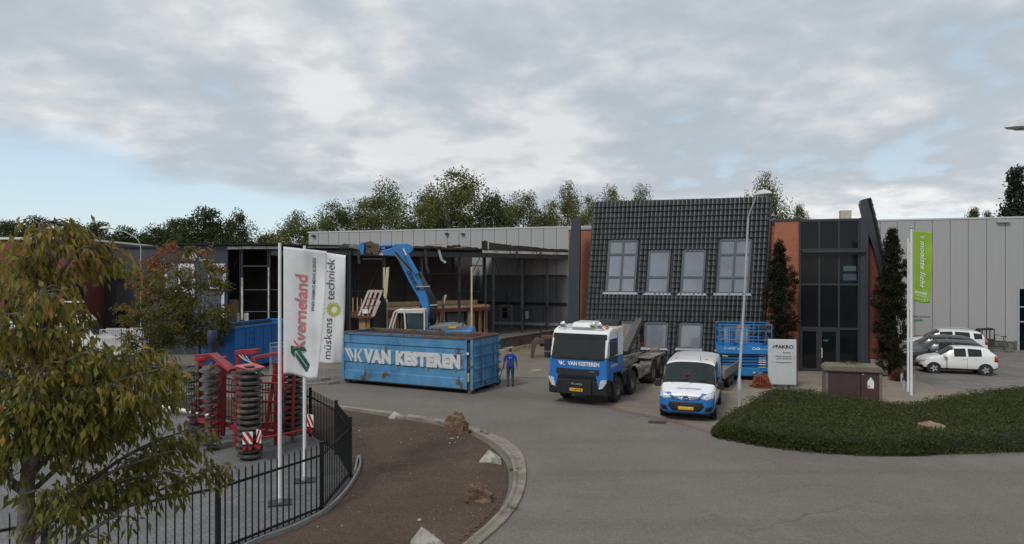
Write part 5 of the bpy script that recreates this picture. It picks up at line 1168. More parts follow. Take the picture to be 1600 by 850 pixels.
# boom, stick, grapple (boom plane parallel to the facade)
YB = 38.35
def q2(px, py): v = P(px, py, YB); return (v.x, v.z)
boom = [(675, 520), (671.5, 478), (669, 464), (664, 450), (644, 412), (630, 388), (622, 386), (618, 396), (640, 440), (655, 466), (660, 480), (660, 520)]
m = MB(); m.prism([q2(*p) for p in boom], YB-.22, YB+.22); eb(m, 'boom', EXB, bevel=.03)
stick = [(646, 386), (645, 392), (641, 396), (628, 401), (600, 399), (583, 398), (583, 394), (600, 391), (612, 388), (618, 381), (636, 380.5), (642, 382.5)]
m = MB(); m.prism([q2(*p) for p in stick], YB-.2, YB+.2); eb(m, 'stick', EXB, bevel=.03)
def ebar_(a, b, w_, nm, mm, y=0.0, n=10):
    p, q_ = q2(*a), q2(*b); m = MB(); m.cyl((p[0], YB+y, p[1]), (q_[0], YB+y, q_[1]), w_, n=n); eb(m, nm, mm, smooth=40)
ebar_((652, 428), (636, 399), .15, 'boom_ram', EXB, -.32); ebar_((636, 399), (631, 389), .07, 'ram_rod', CHROME, -.32)
ebar_((612, 384), (584, 384.5), .09, 'stick_ram', EXB, -.15); ebar_((602, 388), (584, 388), .06, 'ram_rod', CHROME, -.05)
ebar_((616, 395), (641, 424), .05, 'boom_pipe', EXG, -.26); ebar_((619, 394), (644, 423), .04, 'boom_pipe', INKB, -.26)
for k in range(6):
    m = MB(); pts = catmull([P(654+k*.6, 425, YB), P(662+k*1.6, 446+k*.5, YB-.3), P(671+k*2.0, 470, YB-.35), P(672+k*2.2, 495, YB-.3), P(668+k, 515, YB)], 5); m.tube(pts, .035, n=6); eb(m, 'hydraulic_hose', INKB)
m = MB(); p, q_ = P(650, 447.5, YB-.35), P(672, 447.5, YB-.35); m.beam(p, q_, .08, .06); p, q_ = P(672, 477, YB-.4), P(684, 476, YB-.4); m.beam(p, q_, .08, .06); eb(m, 'hose_clamp', GALV)
m = MB(); m.prism([q2(590.5, 395.5), q2(601, 396.5), q2(601, 399), q2(590.5, 398.5)], YB-.225, YB-.2); eb(m, 'warning_stripe', INKW)
for k in range(3): m = MB(); m.prism([q2(591+k*3.6, 395.6), q2(592.8+k*3.6, 395.7), q2(594.4+k*3.6, 398.8), q2(592.4+k*3.6, 398.6)], YB-.23, YB-.2); eb(m, 'warning_stripe', REDL)
p0, p1 = P(633, 420, YB), P(654, 459, YB)
lettering('LIEBHERR', .30, (p0+p1)/2+Vector((.10, -.23, .04)), p1-p0, Vector(((p1-p0).z, 0, -(p1-p0).x))*-1, INKB, ex, w=True, bold=.03, off=.012)
# rotating head and grapple jaws
RST = mat('rusty_steel', (.075, .05, .038), (.12, .075, .05), 5, .85)
m = MB(); m.prism([q2(*p) for p in ((584, 380), (592, 381), (596, 388), (592, 400), (584, 398), (580, 390))], YB-.3, YB+.3); eb(m, 'grapple_head', RST, bevel=.04)
m = MB(); m.prism([q2(*p) for p in ((564, 379), (569.5, 378), (571, 384), (570, 398), (566, 398.5), (564.5, 391))], YB-.35, YB+.35); eb(m, 'grapple_plate', EXB, bevel=.03)
m = MB(); m.prism([q2(*p) for p in ((571, 379), (580, 376.5), (584, 380), (582, 385), (572, 384))], YB-.15, YB+.2); m.prism([q2(*p) for p in ((571, 386), (582, 388), (581, 397), (574, 396))], YB-.2, YB+.15); eb(m, 'grapple_link', RST, bevel=.03)
for s in (-.2, .2):
    m = MB(); m.prism([q2(*p) for p in ((564.5, 383), (556, 382), (548, 384), (546, 387), (552, 388), (564.5, 391))], YB+s-.09, YB+s+.09); eb(m, 'grapple_jaw', EXG, bevel=.02)
lg = thing('dark_roof_roll', 'torn roll of black roofing held in the excavator grapple', 'roofing roll', P(540, 388, YB))
m = MB(); a, b = P(531, 387.5, YB), P(556, 386.5, YB); m.tube([a, a.lerp(b, .3)+Vector((0, 0, .05)), a.lerp(b, .7), b], [.16, .2, .19, .15], n=10); m.build('roll', BIT, lg, w=True, smooth=50)
# ------------------------------------------------------------------ left background vehicles
lv = thing('white_box_van', 'white van parked before the dark grey building behind the foreground tree', 'van', (-28.6, 43.5, 0), R(8))
m = MB(); m.prism([(-2.9, .35), (2.7, .35), (2.75, 1.0), (2.2, 1.35), (1.6, 2.2), (1.3, 2.55), (-2.8, 2.6), (-2.9, 2.4)], -1, 1); m.build('body', VWHITE, lv, bevel=.08)
m = MB(); m.plate([(2.22, -.9, 1.36), (2.22, .9, 1.36), (1.66, .85, 2.18), (1.66, -.85, 2.18)], .02, nrm=(1, 0, 1)); m.build('windscreen', WSCR, lv); m = MB(); m.bx(.7, 1.6, -1.02, -.99, 1.35, 2.1); m.build('side_window', WSCR, lv)
for x in (1.8, -1.9):
    for s in (-1, 1): wheel(lv, (x, s*.9, .36), .36, .22, s, RIM, .55)
car('red car with white stripe parked left behind the foreground tree', (-31.5, 42.0, 0), (.98, .2), 4.2, 1.75, 1.5, mat('car_red', (.40, .02, .02), None, 2, .3, coat=.4), RIM, group='cars parked by the dark grey building')
def cage(label, loc, rz):
    t = thing('cage_trolley', label, 'trolley', loc, rz, 'white cage trolleys in the left yard'); Wd, Dp, Hg = 1.15, .8, 1.75
    m = MB(); m.bx(-Wd/2, Wd/2, -Dp/2, Dp/2, .18, .24); m.build('base', WHITEM, t)
    for y in (-Dp/2, Dp/2):
        m = MB()
        for k in range(12): x = -Wd/2+Wd*k/11; m.bx(x-.012, x+.012, y-.012, y+.012, .24, Hg)
        for z in (.24, .75, 1.25, Hg): m.bx(-Wd/2, Wd/2, y-.014, y+.014, z-.014, z+.014)
        m.build('side_grid', WHITEM, t)
    for x in (-Wd/2+.1, Wd/2-.1):
        for y in (-.3, .3): m = MB(); m.cyl((x, y-.025, .09), (x, y+.025, .09), .09, n=12); m.build('castor', INKB, t)
cage('white wire cage trolley beside the curved street lamp, left one', (-24.9, 42.6, 0), .1); cage('white wire cage trolley beside the curved street lamp, right one', (-23.6, 42.8, 0), -.05)
# ================================================================== vegetation
def norm(a): return a/np.maximum(np.linalg.norm(a, axis=-1, keepdims=True), 1e-9)
def leaf_mesh(name, pos, ax, length, width, mats, rnd, r, fold=False, extra=None):
    """one small blade per row; fold=True gives each blade a midrib and a drooping tip"""
    n = len(pos); ax = norm(ax); side = norm(np.cross(ax, norm(r.normal(size=(n, 3))))); nr = np.cross(ax, side)
    Lh = (length*r.uniform(.75, 1.25, n))[:, None]; Wd = (width*r.uniform(.75, 1.25, n))[:, None]
    if fold:
        b = pos; mid = pos+ax*Lh*.45-nr*Wd*.12; l = pos+ax*Lh*.42+side*Wd*.5; q_ = pos+ax*Lh*.42-side*Wd*.5; t = pos+ax*Lh*.95+np.array([0, 0, -1])*Lh*.22
        v = np.stack([b, l, mid, q_, t], 1).reshape(-1, 3); base = (np.arange(n)*5)[:, None]
        f = np.concatenate([base+np.array([[0, 2, 1]]), base+np.array([[0, 3, 2]]), base+np.array([[1, 2, 4]]), base+np.array([[2, 3, 4]])], 1).reshape(-1, 3); k = 4
    else:
        v = np.stack([pos, pos+ax*Lh*.5+side*Wd*.5, pos+ax*Lh, pos+ax*Lh*.5-side*Wd*.5], 1).reshape(-1, 3); f = (np.arange(n)*4)[:, None]+np.array([[0, 1, 2, 3]]); k = 1
    V_ = v.tolist(); F_ = f.tolist(); rn = np.repeat(rnd, k).tolist(); mi = [0]*len(F_)
    if extra:
        b0 = len(V_); V_ += [tuple(p) for p in extra[0]]; F_ += [tuple(i+b0 for i in g) for g in extra[1]]; rn += [.1]*len(extra[1]); mi += [1]*len(extra[1])
    me = bpy.data.meshes.new(name); me.from_pydata(V_, [], F_)
    for m in mats: me.materials.append(m)
    me.polygons.foreach_set('material_index', mi)
    at = me.attributes.new('rnd', 'FLOAT', 'FACE'); at.data.foreach_set('value', np.clip(rn, 0, 1).astype(np.float32))
    me.update(); return me
BARK = mat('bark', (.085, .07, .055), (.05, .042, .034), 6, .95, bump=.6, bscale=20, stretch=(1, 1, .3))
BARKB = mat('birch_bark', (.33, .31, .28), (.09, .08, .07), 5, .85, stretch=(1, 1, 2))
PROFILES = {'birch': [(0, .35), (.15, .85), (.35, 1), (.55, .92), (.75, .70), (.9, .42), (1, .08)], 'round': [(0, .5), (.2, .95), (.45, 1), (.7, .85), (.88, .55), (1, .1)],
            'conifer': [(0, .95), (.1, 1), (.4, .66), (.7, .36), (.9, .14), (1, .02)], 'column': [(0, .55), (.1, .9), (.35, 1), (.6, .95), (.8, .66), (.93, .3), (1, .04)], 'vase': [(0, .25), (.2, .7), (.45, 1), (.65, 1), (.85, .7), (1, .15)]}
def make_tree(kind, Ht, Rc, base, nclump, per, leaf, m, bark, seed, sig=.45, droop=0.0, limbs=16, stems=1, redtop=0.0, trunk_r=None, lw=.5, hang=0.0):
    r = np.random.default_rng(seed); pr = PROFILES[kind]; tb_ = MB(); tips = []
    tr_ = trunk_r or Ht*.012
    for s in range(stems):
        ph = r.uniform(0, 6.28); off = (0 if stems == 1 else .35*Rc)
        pts = [Vector((math.cos(ph)*off*t*1.1+r.normal(0, .05)*Rc*.3*t, math.sin(ph)*off*t*1.1+r.normal(0, .05)*Rc*.3*t, Ht*.92*t)) for t in np.linspace(0, 1, 7)]
        tb_.tube(pts, [tr_*(1-.88*t) for t in np.linspace(0, 1, 7)], n=8)
        for k in range(limbs//stems):
            h = base+(1-base)*r.uniform(.0, .85); hr = (h-base)/(1-base); a = r.uniform(0, 6.28); rad = Rc*np.interp(min(1, hr+.12), *zip(*pr))*r.uniform(.55, .95)
            i = min(5, int(h/.92*6)); p0 = pts[i].lerp(pts[i+1], min(1, h/.92*6-i)); p2 = Vector((math.cos(a)*rad, math.sin(a)*rad, min(Ht*.98, Ht*h+rad*r.uniform(.2, .7)-droop*rad)))
            pm_ = p0.lerp(p2, .5)+Vector((0, 0, rad*.12)); tb_.tube([p0, pm_, p2], [tr_*.38*(1.1-h), tr_*.24*(1.1-h)+.008, .012], n=5); tips += [p2, pm_.lerp(p2, .5)]
    ang = r.uniform(0, 6.28, nclump); hh = r.beta(1.5, 1.35, nclump); lob = 1+.26*np.sin(ang*2+seed)+.22*np.sin(ang*3+hh*7+seed*2)+.20*np.sin(hh*17+ang+seed)
    rad = Rc*np.interp(hh, *zip(*pr))*lob*np.power(r.uniform(.08, 1, nclump), .42)
    cl = np.stack([np.cos(ang)*rad, np.sin(ang)*rad, Ht*(base+(1-base)*hh)], 1)
    if tips: cl = np.concatenate([cl, np.array([tuple(t) for t in tips])])
    n = len(cl)*per; ci = np.repeat(np.arange(len(cl)), per); sg = sig*r.uniform(.55, 1.25, len(cl))
    off = r.normal(size=(n, 3)); on_ = np.linalg.norm(off, axis=1, keepdims=True); off = off*np.minimum(1, 1.75/on_)*sg[ci][:, None]*1.1; off[:, 2] = off[:, 2]*(.75)-np.minimum(np.abs(r.normal(size=n)), 1.3)*hang
    pos = cl[ci]+off
    ax = r.normal(size=(n, 3))+np.array([0, 0, -droop*2])+np.concatenate([norm(pos[:, :2])*.6, np.zeros((n, 1))], 1)
    rn = np.clip(.42+r.normal(0, .17, len(cl))[ci]+r.normal(0, .13, n), 0, 1)
    if redtop: rn = np.clip(rn*.75+redtop*np.clip((pos[:, 2]/Ht-.62)*2.4, 0, 1)*r.uniform(.5, 1.2, n)+redtop*.25*(r.random(n) < .12), 0, 1)
    cm = leaf_mesh('crown', pos, ax, leaf, leaf*lw, [m], rn, r)
    t_ = bpy.data.meshes.new('trunk'); t_.from_pydata(tb_.v, [], tb_.f); t_.materials.append(bark); t_.polygons.foreach_set('use_smooth', [True]*len(t_.polygons)); return t_, cm
def place_tree(meshes, name, label, cat, loc, sc, rz, group=None):
    t = thing(name, label, cat, loc, rz, group); t.scale = sc
    for nm, me in zip(('trunk', 'crown'), meshes):
        o = bpy.data.objects.new(nm, me); C.objects.link(o); o.parent = t
    return t
LB1 = leafmat('birch_leaves', [(.066, .078, .023), (.122, .136, .042), (.18, .19, .062), (.25, .25, .10)], .42, .55, .15)
LB2 = leafmat('dense_leaves', [(.024, .038, .014), (.050, .070, .023), (.080, .10, .034), (.115, .132, .05)], .3, .55, .15)
LB3 = leafmat('dark_leaves', [(.009, .016, .008), (.018, .028, .012), (.03, .042, .018), (.045, .055, .025)], .15)
bir = [make_tree('birch', 16, 3.9, .14, 130, 130, .25, LB1, BARKB, 11+i, .58, .3, 18, 1+(i % 2), hang=.6) for i in range(4)]
den = [make_tree('round', 11, 3.4, .10, 120, 110, .27, LB2, BARK, 31+i, .6, .1, 16) for i in range(3)]
con = [make_tree('conifer', 14, 3.2, .05, 190, 50, .34, LB3, BARK, 51, .4, .3, 20)]
def tree_px(meshes, baseH, baseR, px, ytop, rpx, D, **k):
    p = P(px, ytop, D); rad = rpx*D/F; return place_tree(meshes, loc=(p.x, D, 0), sc=(rad/baseR, rad/baseR, p.z/baseH), **k)
BL_ = [(468, 330, 40, 74, 'leftmost low birch behind the hall, above the white flag'), (520, 314, 38, 77, 'small birch between leftmost birch and tall twin crowned birch'), (563, 308, 32, 79, 'thin birch just left of the tall twin crowned birch'),
       (605, 284, 46, 75, 'tall birch with twin peaked crown above the excavator arm'), (672, 290, 32, 78, 'narrow birch filling the gap left of the tallest birch'), (716, 264, 56, 75, 'tallest and widest birch behind the middle of the hall'),
       (818, 298, 40, 77, 'broad birch right of the dark oak behind the hall'), (858, 314, 24, 80, 'low thin birch with sky showing through behind the hall'), (887, 284, 27, 77, 'slim tall birch rising above the brick wall end'),
       (921, 305, 22, 79, 'small birch at the left corner of the tiled facade'), (955, 289, 26, 78, 'left birch crown peeping over the tiled facade'), (1000, 289, 28, 78, 'right birch crown peeping over the left of the tiled facade'),
       (1194, 270, 30, 60, 'lone birch behind the lamp head at the facade right end')]
for i, (px, yt, rp, D, lab) in enumerate(BL_): tree_px(bir[i % 4], 16, 3.9, px, yt, rp*1.3, D, name='birch_tree', label=lab, cat='tree', rz=i*1.7, group='birches behind the grey hall')
tree_px(den[0], 11, 3.4, 766, 302, 40, 73, name='oak_tree', label='dark oak between the tallest birch and broad birch', cat='tree', rz=.6, group='trees behind the grey hall')
tree_px(con[0], 14, 3.2, 1588, 264, 44, 80, name='conifer_tree', label='tall dark conifer above the hall roof at the right edge', cat='tree', rz=0)
for px, yt, rp, lab in ((1521, 331, 17, 'low dark tree top above hall roof left of the conifer'), (1543, 336, 14, 'smallest tree top above hall roof touching the conifer'), (1250, 327, 16, 'little tree top peeping over the entrance roof')):
    tree_px(den[1], 11, 3.4, px, yt, rp, 78, name='background_tree', label=lab, cat='tree', rz=px*.1, group='tree tops above the flat roofs')
LT = [(-60, 352, 40, 'far left tree partly cut by the picture edge'), (12, 350, 34, 'leftmost tree behind the red brick building'), (58, 344, 34, 'tree behind the red brick roof, second from the left edge'), (108, 348, 36, 'tree behind the top of the foreground tree'), (152, 352, 34, 'dark tree over the right end of the brick roof'),
      (196, 359, 32, 'low tree left of the curved street lamp head'), (238, 354, 32, 'low tree right of the curved street lamp head'), (276, 347, 34, 'tree behind the red leaved young tree'), (322, 331, 42, 'largest dark tree over the lettered facade'), (370, 331, 26, 'tree with ragged crown right of the largest dark tree'), (412, 372, 22, 'small bush top over the white fascia of the steel frame')]
for i, (px, yt, rp, lab) in enumerate(LT): tree_px(den[i % 3], 11, 3.4, px, yt, rp*1.15, 88 if i not in (8, 9) else 80, name='background_tree', label=lab, cat='tree', rz=i*2.1, group='trees behind the left buildings')
for i in range(12): pass
# second row, a wooded strip reading as one mass
r_ = np.random.default_rng(77); n = 26000; X_w = r_.uniform(-100, -33, n); top = 9.3+1.0*np.sin(X_w*.35)+.7*np.sin(X_w*.9+1); Zw = top*np.power(r_.random(n), .55)
pos = np.stack([X_w, 97+r_.normal(0, 1.3, n), Zw], 1)
tag(link('wooded_strip', leaf_mesh('wooded_strip', pos, r_.normal(size=(n, 3)), .6, .4, [LB2], np.clip(.3+.25*np.sin(X_w*1.3)+r_.normal(0, .15, n), 0, 1), r_)), 'dark wooded strip far behind the left buildings', 'woodland', kind='stuff')
# columnar dark trees by the entrance
LCOL = leafmat('dark_purple_leaves', [(.012, .015, .008), (.022, .024, .012), (.033, .032, .017), (.050, .042, .024)], .15, .6, .12)
col1 = make_tree('column', 6.9, .64, .03, 420, 70, .09, LCOL, BARK, 71, .10, -.3, 26, 1, trunk_r=.07, lw=.5); col2 = make_tree('column', 7.4, .66, .03, 420, 70, .09, LCOL, BARK, 72, .10, -.4, 40, 3, trunk_r=.06, lw=.5)
place_tree(col1, 'columnar_tree', 'narrow dark columnar tree between tiled facade and brick wall', 'tree', (14.0, 35.7, 0), (1, 1, 1), 0, 'columnar trees by the entrance')
place_tree(col2, 'columnar_tree', 'narrow dark columnar tree with spiky top behind the green banner', 'tree', (19.25, 34.6, 0), (1, 1, 1), 1, 'columnar trees by the entrance')
# small street trees at the left
LMAP = leafmat('maple_leaves', [(.046, .058, .016), (.085, .096, .026), (.145, .135, .036), (.22, .12, .04), (.27, .085, .046)], .35, .55, .15)
ma = make_tree('vase', 6.7, 2.0, .22, 62, 62, .19, LMAP, BARK, 81, .20, .35, 20, 1, redtop=.35, trunk_r=.075, lw=.45, hang=.12); mb_ = make_tree('vase', 6.9, 1.6, .24, 46, 60, .19, LMAP, BARK, 82, .20, .35, 16, 1, redtop=.85, trunk_r=.07, lw=.45, hang=.12)
p = P(312, 500, 35); place_tree(ma, 'young_tree', 'young tree with green and orange leaves before the lettered facade', 'tree', (p.x, 35, 0), (1, 1, 1), .5, 'young street trees')
p = P(254, 500, 36.5); place_tree(mb_, 'young_tree', 'young tree with rust red top left of the orange leaved one', 'tree', (p.x, 36.5, 0), (1, 1, 1.0), 2.2, 'young street trees')
p = P(235, 560, 33); place_tree(ma, 'young_tree', 'low green young tree behind the foreground tree', 'tree', (p.x, 33, 0), (.75, .75, .68), 3.3, 'young street trees')
# ------------------------------------------------------------------ foreground tree
ft = thing('cherry_tree', 'foreground tree with drooping green and orange leaves by the fence', 'tree', (-5.98, 8.4, 0))
BARKF = mat('cherry_bark', (.13, .115, .095), (.075, .065, .055), 14, .9, bump=.5, bscale=30, stretch=(1, 1, 2.5), c3=(.17, .16, .13), s3=6)
rf = np.random.default_rng(5); tb_ = MB()
TR = [P(38, 1092, 8.4), P(40, 900, 8.4), P(41, 790, 8.4), P(46, 715, 8.4), P(55, 620, 8.45), P(66, 520, 8.5), P(78, 430, 8.5), P(88, 360, 8.55)]
tb_.tube(catmull(TR, 3), [.125-.115*t for t in np.linspace(0, 1, 22)], n=10)
TR2 = [P(42, 760, 8.4), P(62, 690, 8.3), P(72, 620, 8.2), P(85, 560, 8.1)]; tb_.tube(catmull(TR2, 3), [.07-.05*t for t in np.linspace(0, 1, 10)], n=8)
tips = [(88, 350, 8.55), (62, 372, 8.2), (112, 362, 8.8), (150, 386, 8.8), (176, 408, 9.0), (38, 405, 8.0), (18, 432, 8.6), (62, 455, 7.8), (240, 552, 8.9), (262, 575, 8.5), (215, 585, 8.1),
        (150, 545, 7.8), (95, 520, 8.0), (35, 520, 8.2), (8, 560, 9.0), (60, 590, 7.6), (120, 612, 7.8), (182, 622, 8.2), (235, 630, 8.6), (292, 672, 9.0), (318, 735, 9.1), (262, 738, 9.0), (210, 745, 8.7), (158, 668, 8.4), (98, 660, 8.0), (22, 640, 7.8), (248, 600, 9.0), (205, 560, 8.6), (160, 590, 8.9), (110, 560, 8.4), (285, 700, 8.8), (12, 700, 8.2), (66, 650, 8.6),
        (-30, 470, 8.2), (-40, 560, 8.6), (-25, 650, 8.2), (-60, 520, 9), (-80, 620, 8.6), (10, 490, 7.6), (130, 580, 9.2), (70, 540, 9.3), (40, 450, 9.2), (105, 490, 8.9), (200, 660, 9.3), (250, 690, 9.4), (90, 770, 8.0), (140, 640, 8.0), (30, 590, 8.9), (75, 410, 8.4), (52, 480, 8.5), (175, 600, 7.9), (-20, 720, 8.3)]
trk = catmull(TR, 6)
P_, A_, RN = [], [], []
def leaves_on(p, d, k, spread=.05, top=0.0):
    for _ in range(k):
        q_ = p+Vector(rf.normal(0, spread, 3)); a = (d*.45+Vector((0, 0, -.95))+Vector(rf.normal(0, .42, 3)))
        P_.append(tuple(q_)); A_.append(tuple(a)); RN.append(float(np.clip(.30+.13*rf.normal()+top*rf.uniform(.2, 1), 0, 1)))
for k, (px, py, D) in enumerate(tips):
    tip = P(px, py, D); zs = max(1.6, tip.z-.35-.35*(Vector((tip.x, tip.y, 0))-Vector((trk[0].x, trk[0].y, 0))).length)
    p0 = min(trk, key=lambda q_: abs(q_.z-zs)); mid = p0.lerp(tip, .55)+Vector((rf.normal(0, .08), rf.normal(0, .12), .12+.1*rf.random())); top = .26 if py < 470 else .11
    path = catmull([p0, mid, tip], 7); n_ = len(path); tb_.tube(path, [.03*(1-t)+.006 for t in np.linspace(0, 1, n_)], n=6)
    for i in range(int(n_*(.40 if py < 480 else .3)), n_):
        d = (path[min(i+1, n_-1)]-path[max(0, i-1)]).normalized()
        for s in range(2):
            a = Vector((d.x, d.y, d.z*.3))+Vector(rf.normal(0, .75, 3)); a.z = a.z*.5-.05; a.normalize(); l_ = rf.uniform(.16, .38); b = path[i]
            e_ = b+a*l_+Vector((0, 0, -.06)); tb_.tube([b, b+a*l_*.55+Vector((0, 0, .02)), e_], [.007, .005, .003], n=4, caps=False)
            leaves_on(b.lerp(e_, .5), a, 3 if py > 470 else 2, .075, top*.6); leaves_on(e_, a, 7 if py > 470 else 5, .055, top+(.22 if rf.random() < .14 else 0))
    leaves_on(tip, d, 5, .05, top+.25*(rf.random() < .4))
tb_.build('trunk', BARKF, ft, w=True, smooth=60)
LCH = leafmat('cherry_leaves', [(.060, .072, .016), (.108, .118, .024), (.18, .172, .036), (.28, .215, .046), (.36, .18, .05), (.40, .14, .058)], .42, .5, .18)
P_, A_, RN = np.array(P_), np.array(A_), np.array(RN)
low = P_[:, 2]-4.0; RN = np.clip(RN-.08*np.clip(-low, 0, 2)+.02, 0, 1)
order = np.argsort(P_[:, 1]); vis = [i for i in order if 0 < 800+P_[i, 0]/P_[i, 1]*F < 1600 and 0 < 425-(P_[i, 2]-H)/P_[i, 1]*F < 850]
big = set(vis[:290]); keep = np.array([i for i in range(len(P_)) if i not in big]); o3 = np.array(ft.location)
crown = link('crown', leaf_mesh('crown', P_[keep]-o3, A_[keep], .122, .050, [LCH], RN[keep], rf, fold=True), ft); tag(crown, kind='stuff')
# one shared mesh per colour step for the leaves nearest the camera
lm = []
for c in range(6):
    for s in range(2): lm.append(leaf_mesh('leaf', np.zeros((1, 3)), np.array([[1., 0, 0]]), 0.122, .050, [LCH], np.array([c/6.0+.05]), np.random.default_rng(c*2+s+1), fold=False))
for i in big:
    o = bpy.data.objects.new('leaf', lm[min(5, int(RN[i]*6))*2+int(rf.integers(2))]); C.objects.link(o); o.parent = crown; o.location = P_[i]-o3
    o.rotation_euler = Vector(A_[i]).to_track_quat('X', 'Z').to_euler()
# ------------------------------------------------------------------ evergreen ground cover at the right
hp = [G(1117, 678), G(1150, 689), G(1250, 704), G(1400, 712), G(1600, 706), Vector((30, 20.6, 0)), Vector((30, 29.0, 0)), G(1600, 603, .5), G(1480, 616, .45), G(1405, 630, .4), G(1340, 622, .4), G(1282, 613, .45), G(1205, 606, .45), G(1150, 636, .4)]
hp = [Vector((p.x, p.y, 0)) for p in hp]; hpc = [tuple(p) for p in catmull(hp, 4, True)]
rh = np.random.default_rng(9)
def hz(x, y): 
    d = polydist(x, y, hpc); return np.where(inpoly(x, y, hpc), np.clip(d/.30, 0, 1)**.5*(.52+.11*waves(x, y, 1.4, 21)+.08*waves(x, y, 5, 22)), 0)
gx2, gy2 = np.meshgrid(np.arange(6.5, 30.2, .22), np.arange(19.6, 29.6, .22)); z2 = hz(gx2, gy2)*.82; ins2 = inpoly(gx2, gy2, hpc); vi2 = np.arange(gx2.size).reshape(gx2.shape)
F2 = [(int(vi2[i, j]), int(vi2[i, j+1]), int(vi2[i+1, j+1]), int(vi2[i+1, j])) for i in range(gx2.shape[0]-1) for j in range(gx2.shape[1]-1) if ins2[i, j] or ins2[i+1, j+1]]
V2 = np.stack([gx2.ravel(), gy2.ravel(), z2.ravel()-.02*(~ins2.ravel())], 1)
n = 130000; x = rh.uniform(7, 30, n); y = rh.uniform(19.7, 29.4, n); k = inpoly(x, y, hpc); x, y = x[k], y[k]
fe = catmull(hp[:5]+[hp[0]] if False else [hp[-1]]+hp[:6], 30); fe = np.array([tuple(p) for p in fe]); ii = rh.integers(0, len(fe), 42000); q3 = fe[ii]+np.stack([rh.normal(0, .12, 42000), np.abs(rh.normal(0, .22, 42000))-.06, np.zeros(42000)], 1)
x = np.concatenate([x, q3[:, 0]]); y = np.concatenate([y, q3[:, 1]]); k = inpoly(x, y, hpc); d = polydist(x, y, hpc); k = k | (d < .09); x, y, d = x[k], y[k], d[k]
zt_ = np.maximum(hz(x, y), .10); fr = np.where(d < .6, rh.random(len(x)), np.power(rh.random(len(x)), .25)); z = zt_*fr*.98+.02
ax = np.stack([rh.normal(0, .8, len(x)), rh.normal(-.35, .8, len(x)), rh.uniform(-.1, 1.0, len(x))], 1)
HED = leafmat('cotoneaster_leaves', [(.030, .042, .013), (.055, .070, .020), (.084, .10, .030), (.135, .145, .052)], .22, .75, .12)
rn = np.clip(.36+.16*waves(x, y, 2.5, 31)+.10*waves(x, y, 8, 32)+rh.normal(0, .16, len(x)), 0, 1)
# arching sprigs
ns = 6500; sx = rh.uniform(7, 30, ns); sy = rh.uniform(19.7, 29.4, ns); k2 = inpoly(sx, sy, hpc); sx, sy = sx[k2], sy[k2]; sz = hz(sx, sy); PX, AX, RX = [], [], []
for a, b, c in zip(sx, sy, sz):
    q_ = rh.normal(size=2); q_ /= np.linalg.norm(q_); l_ = rh.uniform(.18, .42)
    for t in np.linspace(.1, 1, 9):
        p = (a+q_[0]*l_*t, b+q_[1]*l_*t, c*.9+l_*(.55*t-.5*t*t)); PX.append(p); AX.append((q_[0]+rh.normal(0, .6), q_[1]+rh.normal(0, .6), .3+rh.normal(0, .4))); RX.append(.5+rh.normal(0, .15))
pos = np.concatenate([np.stack([x, y, z], 1), np.array(PX)]); ax = np.concatenate([ax, np.array(AX)]); rn = np.clip(np.concatenate([rn, np.array(RX)]), 0, 1)
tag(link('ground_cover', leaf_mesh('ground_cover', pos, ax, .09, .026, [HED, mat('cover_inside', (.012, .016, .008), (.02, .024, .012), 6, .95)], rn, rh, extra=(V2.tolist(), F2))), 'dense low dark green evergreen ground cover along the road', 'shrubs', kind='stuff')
# weeds along hedge foot, kerb joints and the wall
def tufts(name, label, spots, m, l_=.10):
    Q, A2_, r2 = [], [], np.random.default_rng(len(spots))
    for (a, b, rad, k) in spots:
        for _ in range(k): Q.append((a+r2.normal(0, rad), b+r2.normal(0, rad), .01)); A2_.append((r2.normal(0, .6), r2.normal(0, .6), 1))
    return tag(link(name, leaf_mesh(name, np.array(Q), np.array(A2_), l_, l_*.22, [m], np.clip(r2.normal(.5, .2, len(Q)), 0, 1), r2)), label, 'weeds', kind='stuff')
LGR = leafmat('weed_leaves', [(.05, .06, .015), (.09, .10, .025), (.14, .13, .04), (.20, .17, .06)], .2)
sp2 = [(G(px, py).x, G(px, py).y, .07, 22) for px, py in ((806, 737), (800, 736), (762, 679), (752, 676), (800, 797))]
sp2 += [(G(px, 707+random.uniform(-1, 4) if px > 1300 else 700).x, G(px, 708).y+.1, .25, 26) for px in range(1240, 1600, 18)]
tufts('kerb_weeds', 'small green weeds in the kerb joints and along the ground cover foot', sp2, LGR)
tufts('wall_weeds', 'yellow dry weeds along the low retaining wall', [(-1.0+t*5.3+.9, 45.9+t*10-.5, .35, 60) for t in np.linspace(0, .8, 12)], leafmat('dry_weeds', [(.16, .13, .03), (.24, .19, .05), (.3, .25, .09)], .2), .16)
def shrub(label, loc, rad, m, seed, ht=None):
    t = thing('flowering_shrub', label, 'shrub', loc); r = np.random.default_rng(seed); n = 2600; d = norm(r.normal(size=(n, 3))); d[:, 2] = np.abs(d[:, 2]); rr_ = np.power(r.random(n), .35)
    lob = 1+.14*np.sin(np.arctan2(d[:, 1], d[:, 0])*5)+.1*np.sin(d[:, 2]*9); pos = d*(rad*rr_*lob)[:, None]*np.array([1, 1, (ht or rad)/rad*1.1])
    link('foliage', leaf_mesh('foliage', pos, d+r.normal(0, .5, (n, 3)), .075, .04, [m], np.clip(r.random(n)*rr_, 0, 1), r), t)
    m_ = MB(); 
    for k in range(7): a = k*.9; m_.tube([(0, 0, 0), (math.cos(a)*rad*.4, math.sin(a)*rad*.4, rad*.4), (math.cos(a)*rad*.75, math.sin(a)*rad*.75, rad*.75)], [.015, .01, .005], n=5)
    m_.build('stem', BARK, t); return t
